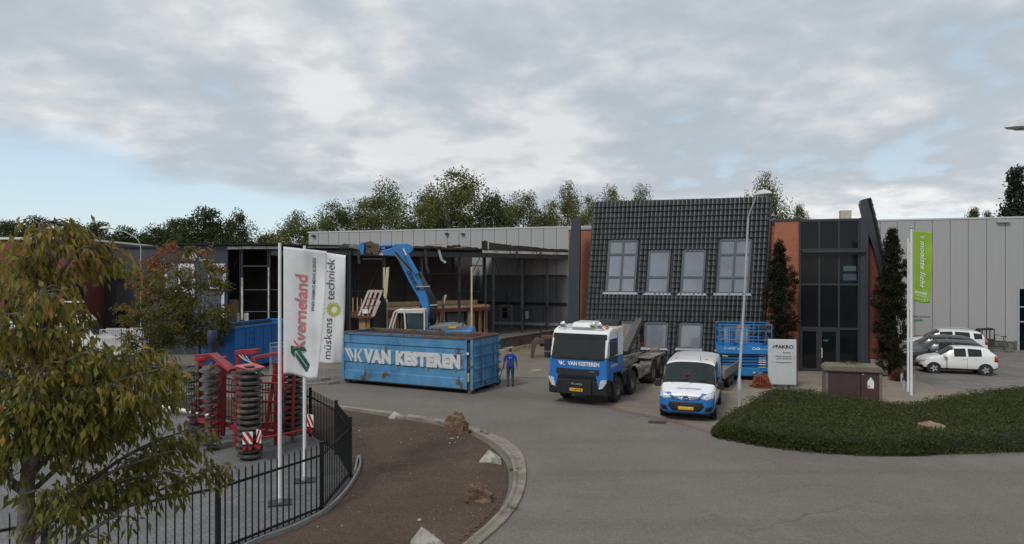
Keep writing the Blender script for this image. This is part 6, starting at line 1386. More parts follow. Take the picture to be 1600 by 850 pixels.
LRED = leafmat('coral_leaves', [(.10, .07, .03), (.32, .10, .05), (.50, .16, .09), (.60, .26, .15)], .2)
q_ = G(1190, 605, 0); shrub('round coral red shrub at the foot of the white information sign', (q_.x, q_.y, 0), .42, LRED, 3, .5)
q_ = G(1393, 590, 0); shrub('low rust brown shrub under the spiky columnar tree', (q_.x-.1, 33.3, 0), .42, leafmat('rust_leaves', [(.05, .035, .015), (.12, .05, .02), (.17, .07, .03)], .2), 4, .45)
# ================================================================== fence round the left yard
fn = thing('picket_fence', 'black metal picket fence curving round the paved left yard', 'fence', (-4.18, 15.0, 0))
HF = 1.5; ol = fn.location
pk = MB(); pk.box((0, 0, HF/2+.03), (.022, .022, HF-.06)); pk.add([(-.011, -.011, HF), (.011, -.011, HF), (.011, .011, HF), (-.011, .011, HF), (0, 0, HF+.05)], [(0, 1, 4), (1, 2, 4), (2, 3, 4), (3, 0, 4)])
pme = bpy.data.meshes.new('picket'); pme.from_pydata(pk.v, [], pk.f); pme.materials.append(BLACKM)
po = MB(); po.box((0, 0, (HF+.06)/2), (.08, .08, HF+.06)); po.box((0, 0, HF+.07), (.095, .095, .02)); pom = bpy.data.meshes.new('post'); pom.from_pydata(po.v, [], po.f); pom.materials.append(BLACKM)
for a, b in zip(FP[:-1], FP[1:]):
    d = b-a; rz = math.atan2(d.y, d.x); k = max(2, int(round(d.length/.152)))
    for i in range(1, k):
        o = bpy.data.objects.new('picket', pme); C.objects.link(o); o.parent = fn; p = a.lerp(b, i/k); o.location = p-ol; o.rotation_euler.z = rz
    for z in (.14, HF-.22):
        m = MB(); m.beam(a+Vector((0, 0, z)), b+Vector((0, 0, z)), .035, .045); m.build('rail', BLACKM, fn, w=True)
for p in FP:
    o = bpy.data.objects.new('post', pom); C.objects.link(o); o.parent = fn; o.location = p-ol
wp = MB(); a, b = Vector((-15.2, 26.9, .22)), Vector((-10.6, 24.2, .22)); wp.cyl(a, b, .07, n=12)
for t in (.1, .5, .9): q_ = a.lerp(b, t); wp.box((q_.x, q_.y, .07), (.1, .25, .16))
tag(wp.build('barrier_pipe', WHITEM, smooth=40), 'long white pipe on low feet along the back fence', 'pipe')
# ================================================================== flags
def flag_pole(name, label, base, h, r=.045, cap=True, plate=True):
    t = thing(name, label, 'flagpole', base); m = MB(); m.cyl((0, 0, 0), (0, 0, h), r, r*.75, n=14); m.build('pole', WHITEM, t, smooth=40)
    if plate:
        m = MB(); m.box((0, 0, .02), (.5, .42, .03), rz=.3); m.build('base_plate', DARKSTEEL, t); m = MB(); m.cyl((0, 0, .03), (0, 0, .14), r*1.7, r*1.5, n=12); m.build('base_collar', GALV, t, smooth=40)
    if cap: m = MB(); m.lathe([(.001, .12), (.04, .10), (.07, .05), (.05, .01), (.03, -.02)], (0, 0, h), (0, 0, 1), 12); m.build('finial', GALV, t, smooth=40)
    return t
CLOTH = mat('flag_white', (.66, .67, .68), (.60, .61, .63), 3, .8)
def flag(name, label, top, W_, Ht, d, m, ripple=.05, tilt=.09, ph=0.0, skew=.12, group=None):
    d = Vector(d).normalized(); nn = Vector((d.y, -d.x, 0)); t = thing(name, label, 'flag', top, group=group)
    def f(u, v, off=0.0):
        w_ = W_*u*(1-skew*v*v); rp = ripple*u*(math.sin(5.2*u+2.6*v+ph)+.55*math.sin(9.0*v+3*u+ph*2)+.3*math.sin(17*u-6*v+ph)); return d*w_+Vector((0, 0, -Ht*v-tilt*u+.03*math.sin(6*u+ph)*v))+nn*(rp+off)
    nu, nv = 22, 48; vs = [f(i/nu, j/nv) for j in range(nv+1) for i in range(nu+1)]; fs = [(j*(nu+1)+i, (j+1)*(nu+1)+i, (j+1)*(nu+1)+i+1, j*(nu+1)+i+1) for j in range(nv) for i in range(nu)]
    mb = MB(); mb.add(vs, fs); o = mb.build('cloth', m, t, smooth=80); s = o.modifiers.new('solid', 'SOLIDIFY'); s.thickness = .004
    t['_f'] = 0; del t['_f']
    return t, f
def on_flag(t, f, W_, Ht, body, length, uc, vc, m, mode, name='lettering', **k):
    """mode 'up': reads upwards, 'down': reads downwards, 'flat': reads across"""
    vs, fs = text_geo(body, 1.0, **k); xs_ = [v.x for v in vs]; ys = [v.y for v in vs]; sc = length/(max(xs_)-min(xs_)); cx, cy = (max(xs_)+min(xs_))/2, (max(ys)+min(ys))/2; outv = []
    for v in vs:
        a, b = (v.x-cx)*sc, (v.y-cy)*sc
        if mode == 'up': u, w_ = uc-b/W_, vc-a/Ht
        elif mode == 'down': u, w_ = uc+b/W_, vc+a/Ht
        else: u, w_ = uc+a/W_, vc-b/Ht
        outv.append(f(u, w_, .012))
    mb = MB(); mb.add(outv, fs); return mb.build(name, m, t)
def shape_flag(t, f, polys, m, name='emblem'):
    for p in polys:
        n_ = len(p); mb = MB(); mb.add([f(u, v, .012) for u, v in p], [tuple(range(n_))]); mb.build(name, m, t)
p1_ = Vector((-5.3, 15.58, .016)); p2_ = Vector((-5.24, 17.24, .016))
flag_pole('flagpole', 'white flagpole nearer to the fence, carrying the front flag', p1_, 5.95, cap=False); flag_pole('flagpole', 'white flagpole behind the front flag, farther from the fence', p2_, 5.95, cap=False)
KRED = mat('flag_red', (.58, .17, .18), (.54, .16, .17), 4, .8); KGRN = mat('flag_green', (.010, .095, .065), None, 4, .8); FGREY = mat('flag_grey', (.10, .10, .115), None, 4, .8); FLIME = mat('flag_lime_print', (.42, .48, .03), None, 4, .8)
W1, H1 = .95, 2.92
t1, f1_ = flag('banner_flag', 'white banner flag with red vertical lettering and green emblem, front of two', (p1_.x+.09, p1_.y-.02, 5.88), W1, H1, (.985, .17, 0), CLOTH, .065, .10, .4, .22)
on_flag(t1, f1_, W1, H1, 'Kverneland', 1.72, .42, .50, KRED, 'up', bold=.02); on_flag(t1, f1_, W1, H1, 'WHEN FARMING MEANS BUSINESS', 1.22, .71, .27, KGRN, 'up', bold=.015, sx=.8)
def rs(pts): return [(u, v) for u, v in pts]
shape_flag(t1, f1_, [rs([(.20, .775), (.20, .83), (.30, .865), (.30, .81)]), rs([(.20, .775), (.30, .81), (.62, .79), (.56, .765)]), rs([(.33, .82), (.33, .855), (.66, .955), (.66, .915)]), rs([(.36, .812), (.46, .805), (.74, .89), (.66, .905)]), rs([(.66, .905), (.74, .89), (.72, .915), (.68, .955)])], KGRN)
m = MB()
for z in (4.2, 3.3): m.tube([(.05, 0, z), (-.02, .03, z-.08), (-.12, 0, z-.12)], .012, n=6)
W2, H2 = .95, 2.78
t2, f2_ = flag('banner_flag', 'white banner flag with grey vertical lettering and lime sun emblem, rear of two', (p2_.x+.08, p2_.y-.02, 5.86), W2, H2, (.99, .12, 0), CLOTH, .07, .14, 1.9, .10)
on_flag(t2, f2_, W2, H2, 'müskens', 1.02, .56, .77, FGREY, 'up', bold=.004); on_flag(t2, f2_, W2, H2, 'techniek', 1.04, .60, .235, FGREY, 'up', bold=.002)
gear = []
for k in range(14):
    a0, a1 = 2*math.pi*k/14, 2*math.pi*(k+1)/14; R0, R1, R2 = .085, .15, .185
    for (b0, b1, ra, rb_) in ((a0, (a0+a1)/2, R0, R2), ((a0+a1)/2, a1, R0, R1)):
        gear.append([(.70+math.cos(b)*r/W2, .505+math.sin(b)*r/H2) for b, r in ((b0, ra), (b1, ra), (b1, rb_), (b0, rb_))])
shape_flag(t2, f2_, gear, FLIME)
shape_flag(t2, f2_, [[(.42+.03*i, .46+.012*j) for i, j in ((0, 0), (1, 0), (1, 1.2), (0, 1.2))] for i in (0,)]+[[(.40, .50), (.44, .50), (.44, .52), (.40, .52)], [(.40, .535), (.44, .535), (.44, .555), (.40, .555)]], FLIME)
# right pair of poles
r1, r2 = G(1424, 618), G(1419, 612)
flag_pole('flagpole', 'white flagpole with the lime green banner beside the ground cover', r1, 7.15, .055, plate=False); flag_pole('flagpole', 'shorter white flagpole with rolled white flag behind the lime banner pole', r2, 6.8, .05, cap=False, plate=False)
LIME = mat('flag_lime', (.26, .43, .035), (.22, .38, .03), 3, .75)
W3, H3 = .88, 3.05
t3, f3_ = flag('banner_flag', 'lime green banner flag with white handwritten slogan', (r1.x+.07, r1.y-.02, 7.08), W3, H3, (.995, .1, 0), LIME, .03, .06, .9, .16)
on_flag(t3, f3_, W3, H3, "'t mooiste licht", 2.25, .52, .42, INKW, 'down', bold=.022, shear=.25, spacing=1.1); on_flag(t3, f3_, W3, H3, '#FAKRO', .62, .45, .868, INKW, 'flat', bold=.025); on_flag(t3, f3_, W3, H3, 'www.fakro.nl', .55, .45, .905, INKW, 'flat')
shape_flag(t3, f3_, [[(.12+.17*i+a, .95+b) for a, b in ((0, 0), (.06, 0), (.06, .012), (0, .012))] for i in range(5)], INKW)
rt = thing('rolled_flag', 'narrow white flag hanging slack along the shorter right flagpole', 'flag', (r2.x+.05, r2.y, 3.6)); m = MB(); m.tube([(.05, 0, 3.0), (.06, -.02, 2.2), (.04, -.02, 1.2), (.06, -.01, .4), (.03, 0, .05)], [.075, .085, .08, .085, .05], n=10); m.build('cloth', CLOTH, rt, smooth=60)
# ================================================================== street lamps
def lamp(label, base, h, arm, lean=(0, 0), style=0, col=GALV):
    t = thing('street_lamp', label, 'street lamp', base, group='street lamps'); ax, ay = arm
    m = MB(); lx, ly = lean
    m.tube([(0, 0, 0), (0, 0, 1.25), (.001, 0, 1.30), (lx*.45, ly*.45, h*.5), (lx*.85, ly*.85, h*(.90 if style else .84))], [.085, .08, .052, .046, .036], n=14); m.build('pole', col, t, smooth=40)
    top = Vector((lx*.85, ly*.85, h*(.90 if style else .84))); e_ = Vector((lx+ax, ly+ay, h)); m = MB()
    m.tube([top, top.lerp(e_, .25)+Vector((0, 0, .05)), e_] if style else catmull([top, top+Vector((ax*.12, ay*.12, h*.07)), top.lerp(e_, .55)+Vector((0, 0, h*.045)), e_], 5), .03, n=10); m.build('arm', col, t, smooth=60)
    dd = Vector((ax, ay, 0)); dd = dd.normalized() if dd.length > 0 else Vector((0, -1, 0)); sd_ = Vector((-dd.y, dd.x, 0)); m = MB(); n_ = 10
    prof = [(-.14, .03, .04), (-.02, .09, .09), (.18, .17, .17), (.42, .18, .18), (.64, .13, .10), (.76, .03, .02)]; vs = []
    for l_, w_, hh in prof:
        for k in range(n_):
            a = 2*math.pi*k/n_; z = math.sin(a)*(hh if math.sin(a) > 0 else hh*.25); vs.append(e_+dd*l_+sd_*(math.cos(a)*w_)+Vector((0, 0, z)))
    m.add(vs, [(i*n_+k, i*n_+(k+1) % n_, (i+1)*n_+(k+1) % n_, (i+1)*n_+k) for i in range(len(prof)-1) for k in range(n_)]+[tuple(range(n_)), tuple(range((len(prof)-1)*n_, len(prof)*n_))])
    m.build('lamp_head', mat('lamp_head', (.55, .57, .57), (.48, .5, .5), 4, .4), t, smooth=50)
    m = MB(); m.box(e_+dd*.33+Vector((0, 0, -.03)), (.36, .2, .02), rz=math.atan2(dd.y, dd.x)); m.build('lens', mat('lamp_lens', (.16, .15, .13), None, 4, .3), t)
    m = MB(); m.box((0, -.105, .75), (.09, .012, .3)); m.build('service_door', col, t)
    return t
b_ = G(1155, 645); t = lamp('galvanised street lamp standing in the ground cover beside the van', b_, 8.15, (.14, -.35), (.40, 0), style=1); m = MB(); m.cyl((.01, 0, 3.2), (.01, 0, 3.28), .075, n=12); m.build('orange_tag', ORNG, t)
lamp('curved grey street lamp before the dark grey building', (-26.1, 48, 0), 8.35, (-2.0, -.2))
lamp('street lamp whose head reaches in at the right edge', (11.65, 13.7, 0), 8.2, (-1.0, 0))
# ================================================================== sign, cabinet, rocks
s0 = G(1222, 605); sg = thing('information_sign', 'light grey company information sign with green logo before the entrance', 'sign', s0, R(-10))
m = MB(); m.prism([(-.62, .12), (.62, .12), (.62, 2.2), (-.62, 2.2)], -.08, .08); m.build('panel', mat('sign_grey', (.52, .54, .56), (.48, .50, .52), 2, .45), sg, bevel=.03)
m = MB(); m.bx(-.35, -.25, -.05, .05, 0, .12); m.build('foot', DARKSTEEL, sg); m = MB(); m.bx(.25, .35, -.05, .05, 0, .12); m.build('foot', DARKSTEEL, sg)
m = MB(); m.bx(.62, .65, -.085, .085, .12, 2.2); m.build('side_strip', DARKSTEEL, sg)
SF = -.082
lettering('FAKRO', .215, (.09, SF, 1.86), (1, 0, 0), (0, 0, 1), INKB, sg, bold=.035, off=.004, sx=1.15)
m = MB(); m.plate([(-.46, SF-.004, 1.80), (-.36, SF-.004, 1.80), (-.30, SF-.004, 1.93), (-.40, SF-.004, 1.93)], .006, nrm=(0, -1, 0)); m.build('emblem', mat('logo_green', (.05, .36, .06), None, 4, .5), sg)
for z, tx, x in ((1.60, 'Receptie  →', .26), (1.43, 'Afhalen goederen  →', .12), (1.33, 'Lossen goederen  →', .13), (1.15, '←  Trainingscentrum', -.02)): lettering(tx, .10, (x, SF, z), (1, 0, 0), (0, 0, 1), INKB, sg, off=.004, bold=.01)
cb_ = thing('utility_cabinet', 'brown metal utility cabinet under a mossy concrete roof', 'cabinet', (13.72, 27.6, 0), R(-17)); cb_.scale = (.92, .95, .97)
m = MB(); m.bx(-1.12, -1.0, -.5, .5, 0, 1.38); m.bx(1.0, 1.12, -.5, .5, 0, 1.38); m.bx(-1.0, 1.0, .4, .5, 0, 1.38)
PEB = mat('pebble_concrete', (.19, .165, .125), (.13, .112, .088), 14, .95, bump=.8, bscale=50, c3=(.125, .12, .075), s3=2)
m.build('side_wall', PEB, cb_); m = MB(); m.prism([(-1.18, 1.36), (1.18, 1.36), (1.14, 1.52), (1.0, 1.62), (-1.0, 1.62), (-1.14, 1.52)], -.58, .58); m.build('roof', PEB, cb_, bevel=.05)
BRN = mat('cabinet_brown', (.060, .034, .030), (.05, .028, .025), 3, .5)
for x0, x1 in ((-.995, .28), (.295, .995)): m = MB(); m.bx(x0, x1, -.47, -.43, .05, 1.35); m.build('door', BRN, cb_, bevel=.008)
m = MB(); m.plate([(.55, -.474, .72), (.80, -.474, .72), (.80, -.474, 1.0), (.675, -.474, 1.18), (.55, -.474, 1.0)], .004, nrm=(0, -1, 0)); m.build('sticker', INKW, cb_)
m = MB(); m.bx(.56, .66, -.482, -.476, .76, .84); m.build('sticker_mark', mat('mark_pink', (.45, .25, .3), None, 4, .6), cb_); m = MB(); m.bx(.30, .33, -.50, -.47, .65, .8); m.build('lock', INKB, cb_); m = MB(); m.bx(.33, .42, -.478, -.473, 1.27, 1.30); m.build('label_plate', WHITEM, cb_)
r2_ = np.random.default_rng(14); Q = np.stack([r2_.normal(-.05, .28, 160), r2_.uniform(-.3, .3, 160), np.full(160, 1.62)], 1); o = link('moss', leaf_mesh('moss', Q, r2_.normal(size=(160, 3))*.5+np.array([0, 0, 1]), .12, .02, [LGR], r2_.random(160), r2_), cb_); tag(o, kind='stuff')
from mathutils import noise as mnoise
def rock(label, c, size, seed, m, flat=.0, group=None, layers=False, name='rock'):
    """faceted boulder: displaced icosphere, cut flat below"""
    bm = bmesh.new(); bmesh.ops.create_icosphere(bm, subdivisions=5, radius=1); r = np.random.default_rng(seed); dirs = norm(r.normal(size=(9, 3))); lim = r.uniform(.62, .95, 9)
    for v in bm.verts:
        d = np.array(v.co); s = 1.0
        for a, l_ in zip(dirs, lim):
            q_ = float(d @ a)
            if q_ > l_: s = min(s, l_/q_)
        dv = Vector(d); o_ = Vector((seed*1.7, seed*.6, 0)); dl = Vector((dv.x*2, dv.y*2, dv.z*7))
        j = (.20*mnoise.noise(dv*1.7+o_)+.12*mnoise.noise(dv*4.2+o_)+.07*mnoise.noise(dl*1.6+o_)+.035*mnoise.noise(dv*13+o_)) if layers else .05*mnoise.noise(dv*4+o_)
        co = d*s*(1+j); v.co = (co[0]*size[0], co[1]*size[1], max(-.15, co[2])*size[2])
    me = bpy.data.meshes.new('rock'); bm.to_mesh(me); bm.free(); me.materials.append(m); o = link(name, me, None, 30); o.location = c; o.rotation_euler.z = r.uniform(-.5, .5); return tag(o, label, 'rock', group)
IRON = mat('ironstone', (.125, .072, .046), (.075, .045, .033), 5, .95, bump=1.0, bscale=14, c3=(.26, .19, .11), s3=2.2, r3=(.5, .66), stretch=(1, 1, 3)); TRI = mat('cut_concrete', (.36, .35, .31), (.26, .25, .22), 6, .9, bump=.5, bscale=30, c3=(.16, .15, .12), s3=3)
q_ = G(713, 678); rock('tall rust brown layered boulder by the kerb', (q_.x, q_.y, .05), (.40, .38, .62), 5, IRON, layers=True); q_ = G(746, 785); rock('rust brown layered boulder lower in the soil bed', (q_.x, q_.y, .08), (.36, .38, .42), 8, IRON, layers=True); q_ = G(1458, 668, .45); rock('pale brown stone poking out of the ground cover', (q_.x, q_.y, .28), (.45, .4, .36), 12, mat('sandstone', (.24, .17, .11), (.18, .13, .09), 4, .95, bump=.6), layers=True)
def tri_stone(label, c, w_, dp, h, rz):
    t = MB(); b = [(-w_/2, -dp/2), (w_/2, -dp/2), (w_/2*.7, dp/2), (-w_/2*.75, dp/2)]; M_ = Matrix.Rotation(rz, 3, 'Z'); vs = [M_ @ Vector((x, y, -.05)) for x, y in b]+[M_ @ Vector((x, y, .07)) for x, y in b]+[M_ @ Vector((-w_*.14, dp*.1, h))]
    t.add(vs, [(0, 1, 5, 4), (1, 2, 6, 5), (2, 3, 7, 6), (3, 0, 4, 7), (4, 5, 8), (5, 6, 8), (6, 7, 8), (7, 4, 8)]); o = t.build('concrete_block', TRI, None, bevel=.01); o.location = c; return tag(o, label, 'block', 'pale concrete wedges in the soil bed')
q_ = G(619, 655); tri_stone('pale pointed concrete block at the upper kerb of the soil bed', (q_.x, q_.y, .04), .55, .5, .25, .2); q_ = G(768, 724); tri_stone('pale triangular concrete block between the two rust boulders', (q_.x, q_.y, .05), .62, .5, .32, -.1); q_ = G(668, 862); tri_stone('pale concrete block cut by the bottom picture edge', (q_.x, q_.y, .05), .75, .6, .42, .3)
q_ = G(656, 818); rock('small pale stone alone low in the soil bed', (q_.x, q_.y, .06), (.06, .05, .05), 20, TRI)
# ================================================================== red cultivator, folded for transport
cu_ = thing('disc_cultivator', 'red folded disc cultivator with rows of discs and ring rollers', 'cultivator', (-8.2, 20.3, .016))
RED = mat('machine_red', (.29, .014, .020), (.22, .011, .016), 2, .4, c3=(.22, .03, .025), s3=2); DISC = mat('disc_steel', (.055, .06, .07), (.09, .09, .095), 5, .45, metal=.4); RUB = mat('roller_rubber', (.060, .054, .048), (.032, .030, .028), 5, .85, c3=(.13, .11, .09), s3=2.5); LAMPR = REDL
def cb2(mb, n, m_, **k): return mb.build(n, m_, cu_, w=True, **k)
def rbeam(a, b, w_, h_=None, n='frame_beam', m_=None): m = MB(); m.beam(a, b, w_, h_ or w_); return cb2(m, n, m_ or RED, bevel=.012)
# ring roller (vertical axis)
def ring_me(R_, hh):
    m = MB(); m.lathe([(R_*.52, -hh*.5), (R_*.9, -hh*.5), (R_, -hh*.28), (R_*1.0, hh*.28), (R_*.9, hh*.5), (R_*.52, hh*.5), (R_*.5, 0)], (0, 0, 0), (0, 0, 1), 22, closed=True)
    for k in range(4): a = k*math.pi/4; m.beam((math.cos(a)*R_*.55, math.sin(a)*R_*.55, 0), (-math.cos(a)*R_*.55, -math.sin(a)*R_*.55, 0), .05, .03)
    me = bpy.data.meshes.new('roller_ring'); me.from_pydata(m.v, [], m.f); me.materials.append(RUB); me.polygons.foreach_set('use_smooth', [True]*len(me.polygons)); me.set_sharp_from_angle(angle=R(35)); return me
rme = ring_me(.34, .085)
def roller(x, y, z0, z1, k):
    for i in range(k):
        o = bpy.data.objects.new('roller_ring', rme); C.objects.link(o); o.parent = cu_; o.location = Vector((x+.015*math.sin(i*2.1), y, z0+(z1-z0)*i/(k-1)))-cu_.location; o.rotation_euler = (.04*math.sin(i), .05*math.cos(i*1.7), i*.6)
    m = MB(); m.cyl((x, y, z0-.1), (x, y, z1+.12), .14, n=14); cb2(m, 'roller_shaft', INKB, smooth=40)
roller(-7.42, 19.3, .14, 2.52, 16); roller(-6.85, 21.3, .30, 2.45, 14)
# notched discs
m = MB(); n_ = 44; prof = [(.05, .03), (.13, .02), (.23, .0), (.31, -.03)]; vs = []
for rr_, z in prof:
    for k in range(n_): a = 2*math.pi*k/n_; q_ = rr_*(1-.04*(1 if (rr_ > .3 and k % 4 < 2) else 0)); vs.append((math.cos(a)*q_, math.sin(a)*q_, z))
m.add(vs, [(i*n_+k, i*n_+(k+1) % n_, (i+1)*n_+(k+1) % n_, (i+1)*n_+k) for i in range(3) for k in range(n_)]); dme = bpy.data.meshes.new('disc'); dme.from_pydata(m.v, [], m.f); dme.materials.append(DISC)
hub = MB(); hub.lathe([(.001, -.08), (.055, -.07), (.07, 0), (.06, .07), (.001, .08)], (0, 0, 0), (0, 0, 1), 12); hme = bpy.data.meshes.new('hub'); hme.from_pydata(hub.v, [], hub.f); hme.materials.append(mat('hub_tan', (.30, .25, .17), None, 6, .6)); hme.polygons.foreach_set('use_smooth', [True]*len(hme.polygons))
def discs(x, y, z0, z1, k, tilt, sc=1.0):
    for i in range(k):
        z = z0+(z1-z0)*i/(k-1); o = bpy.data.objects.new('disc', dme); C.objects.link(o); o.parent = cu_; o.location = Vector((x, y, z))-cu_.location; o.rotation_euler = (tilt, .12, i*.5); o.scale = (sc, sc, sc)
        h_ = bpy.data.objects.new('hub', hme); C.objects.link(h_); h_.parent = o; h_.location = (0, 0, .07)
        m = MB(); m.beam((x, y+.02, z+.02), (x+.22, y+.32, z+.14), .05, .035); cb2(m, 'disc_arm', RED)
discs(-8.98, 20.3, .16, 2.40, 10, -.16); discs(-10.2, 21.9, .2, 2.25, 10, .3, .72); discs(-8.35, 20.9, .3, 2.3, 9, -.3, .85)
rbeam((-10.05, 22.1, .1), (-10.05, 22.1, 2.45), .15, .14, 'wing_beam'); rbeam((-10.4, 22.0, .1), (-10.2, 22.0, 1.2), .12); rbeam((-8.75, 20.65, .35), (-8.7, 20.65, 2.75), .12, .12, 'wing_beam')
m = MB(); m.box((-10.05, 22.1, 2.5), (.36, .3, .12)); cb2(m, 'beam_cap', RED, bevel=.02)
# centre frame
for a, b, w_ in (((-7.95, 19.8, .15), (-7.85, 19.75, 2.55), .09), ((-7.72, 19.6, .1), (-7.62, 19.55, 2.55), .07), ((-6.95, 20.1, .2), (-6.72, 20.2, 2.85), .12), ((-7.35, 20.3, .35), (-7.05, 20.4, 2.6), .09),
                  ((-8.3, 20.7, .7), (-8.3, 20.7, 2.9), .13), ((-10.0, 22.0, 1.55), (-8.3, 20.8, 1.62), .07), ((-10.0, 22.0, 2.0), (-8.4, 20.8, 2.02), .06), ((-8.5, 20.6, .62), (-7.0, 20.2, .52), .14), ((-10.2, 22.0, .55), (-8.4, 20.7, .65), .15),
                  ((-8.3, 20.6, 1.45), (-7.0, 20.2, 1.45), .07), ((-8.3, 20.6, 2.0), (-6.9, 20.2, 2.0), .06), ((-8.35, 20.7, 2.85), (-7.55, 20.3, 2.95), .16), ((-7.6, 20.2, 2.78), (-6.75, 20.15, 2.92), .10), ((-7.62, 20.2, 2.8), (-7.62, 20.2, 2.45), .14), ((-6.75, 20.2, 2.9), (-6.55, 20.25, 2.72), .14),
                  ((-8.2, 20.5, 1.9), (-7.8, 20.1, .6), .06), ((-7.3, 20.2, .95), (-6.95, 20.2, .55), .05), ((-8.8, 21.6, .45), (-6.7, 21.5, .45), .18), ((-6.85, 21.7, .4), (-6.85, 21.7, 2.5), .14)): rbeam(Vector(a), Vector(b), w_)
for x, y, w_ in ((-8.05, 19.85, .05), (-7.66, 19.9, .06), (-9.35, 21.1, .08), (-9.0, 20.85, .10), (-6.60, 20.5, .08), (-7.2, 20.75, .07)): rbeam((x, y, .25), (x+.06, y, 2.5), w_)
for z in (.85, 1.15, 1.75, 2.25): rbeam((-9.9, 21.9, z), (-8.75, 20.7, z+.04), .06); rbeam((-7.9, 19.9, z), (-6.9, 20.2, z), .045); rbeam((-6.9, 20.3, z), (-6.8, 21.2, z), .06)
discs(-9.45, 21.4, .25, 2.3, 10, -.3, .8)
for i in range(11):
    z = .3+i*.2; m = MB(); m.box((-7.98, 19.72, z), (.14, .12, .05)); cb2(m, 'bracket', RED); m = MB(); m.cyl((-10.32, 21.75, z), (-10.12, 21.75, z+.02), .05, .02, n=8); cb2(m, 'tine', DARKSTEEL)
for i in range(5):
    z = .5+i*.42; rbeam((-7.08+.025*i, 20.2, z), (-6.80, 20.2, z), .06); 
for i in range(12):
    z = .2+i*.195; m = MB(); m.box((-7.70, 19.52, z), (.16, .1, .035)); cb2(m, 'scraper', RED)
# top guard plates, hoses, springs
m = MB(); m.plate([(-9.25, 20.3, 2.86), (-8.72, 20.2, 2.92), (-8.02, 19.9, 2.50), (-8.06, 19.9, 2.42), (-8.7, 20.2, 2.80), (-9.2, 20.3, 2.80)], .30); cb2(m, 'guard_plate', RED, bevel=.01)
m = MB(); m.plate([(-7.85, 19.3, 2.66), (-7.35, 19.1, 2.58), (-7.05, 19.5, 2.60), (-7.5, 19.75, 2.68)], .03); cb2(m, 'guard_plate', mat('faded_red', (.55, .13, .13), None, 3, .5), bevel=.01)
for k in range(5): m = MB(); m.tube(catmull([(-8.2+k*.05, 20.5, 2.8), (-7.9+k*.06, 20.2, 2.7-.05*k), (-7.6, 20.0, 2.6), (-7.4+k*.05, 19.9, 2.3)], 5), .022, n=6); cb2(m, 'hydraulic_hose', INKB if k % 2 else GALV)
m = MB(); m.cyl((-8.25, 20.3, 1.6), (-8.05, 20.2, .8), .07, n=10); m.cyl((-8.05, 20.2, .8), (-8.0, 20.2, .6), .035, n=8); cb2(m, 'hydraulic_ram', INKB)
m = MB(); m.lathe([(.12, 0), (.10, .35), (.13, .40), (.14, .75), (.10, .80)], (-9.05, 20.6, 2.75), (0, 0, 1), 12); cb2(m, 'hose_stand', mat('navy_plastic', (.015, .03, .07), None, 4, .6), smooth=40)
# light bar with striped warning boards
rbeam((-7.3, 19.0, .62), (-5.95, 20.1, .68), .07, .05); rbeam((-7.25, 19.0, .62), (-7.2, 19.3, .62), .06)
def board(c, w_, h_, rz, flip):
    M_ = Matrix.Rotation(rz, 3, 'Z'); T = lambda x, y, z: M_ @ Vector((x, y, z))+Vector(c); m = MB(); m.plate([T(-w_/2, 0, 0), T(w_/2, 0, 0), T(w_/2, 0, h_), T(-w_/2, 0, h_)], .02, nrm=(0, -1, 0)); o = cb2(m, 'warning_board', INKW)
    for k in range(3):
        x0 = -w_/2+w_*(k-.55)/1.5; pts = [(x0, 0), (x0+w_*.36, 0), (x0+w_*.36+h_*.62, h_), (x0+h_*.62, h_)]; cl = []
        # clip the slanted stripe to the board
        import itertools
        poly = pts
        for lim, sgn in ((-w_/2, 1), (w_/2, -1)):
            np_ = []
            for (xa, za), (xb, zb) in zip(poly, poly[1:]+poly[:1]):
                ia, ib = (xa-lim)*sgn >= 0, (xb-lim)*sgn >= 0
                if ia: np_.append((xa, za))
                if ia != ib: t_ = (lim-xa)/(xb-xa); np_.append((lim, za+(zb-za)*t_))
            poly = np_
            if not poly: break
        if len(poly) > 2: m = MB(); m.plate([T((-x if flip else x), -.006, z) for x, z in poly], .006, nrm=(0, -1, 0)); cb2(m, 'stripe', REDL)
    m = MB(); m.plate([T(-w_/2, .02, -.22), T(w_/2, .02, -.22), T(w_/2, .02, .0), T(-w_/2, .02, .0)], .05, nrm=(0, -1, 0)); cb2(m, 'lamp_box', INKB)
    for x in (-.09, .07): m = MB(); q_ = T(x, -.03, -.11); m.cyl(q_, q_+Vector((0, .05, 0)), .05, n=12); cb2(m, 'tail_lamp', LAMPR)
board((-7.34, 18.95, .52), .27, .34, .25, True); board((-7.05, 18.98, .55), .25, .36, -.75, False); board((-5.93, 20.05, .75), .26, .36, -.55, True)
# ================================================================== loose things round the demolition
st_ = thing('stair_frame', 'pale timber stair frame leaning inside the steel frame', 'stair frame', P(573, 500, 43.2)); YS = 43.2
def sb(px0, py0, px1, py1, w_, n, m_, dy0=0.0, dy1=0.0): m = MB(); m.beam(P(px0, py0, YS+dy0), P(px1, py1, YS+dy1), w_, .12, up=(0, 1, 0)); m.build(n, m_, st_, w=True)
PALE = mat('pale_timber', (.48, .42, .36), (.36, .31, .27), 4, .8)
for x0, x1 in ((560, 576), (567, 581.5), (574.5, 588.5), (581.5, 596)): sb(x0, 495, x1, 455, .13, 'stair_string', PALE, 0, .6)
for y, x0, x1 in ((455, 576, 598), (468, 573, 592), (479, 568, 588), (492, 563, 584), (495, 559, 582)): sb(x0, y, x1, y, .16, 'tread', PALE if y < 460 else REDWOOD, (495-y)/40*.6, (495-y)/40*.6)
m = MB(); m.plate([P(581, 495, 43.1), P(585, 494, 43.1), P(595, 471, 43.3), P(593, 469, 43.3), P(588, 478, 43.2)], .1); m.build('broken_board', PALE, st_, w=True)
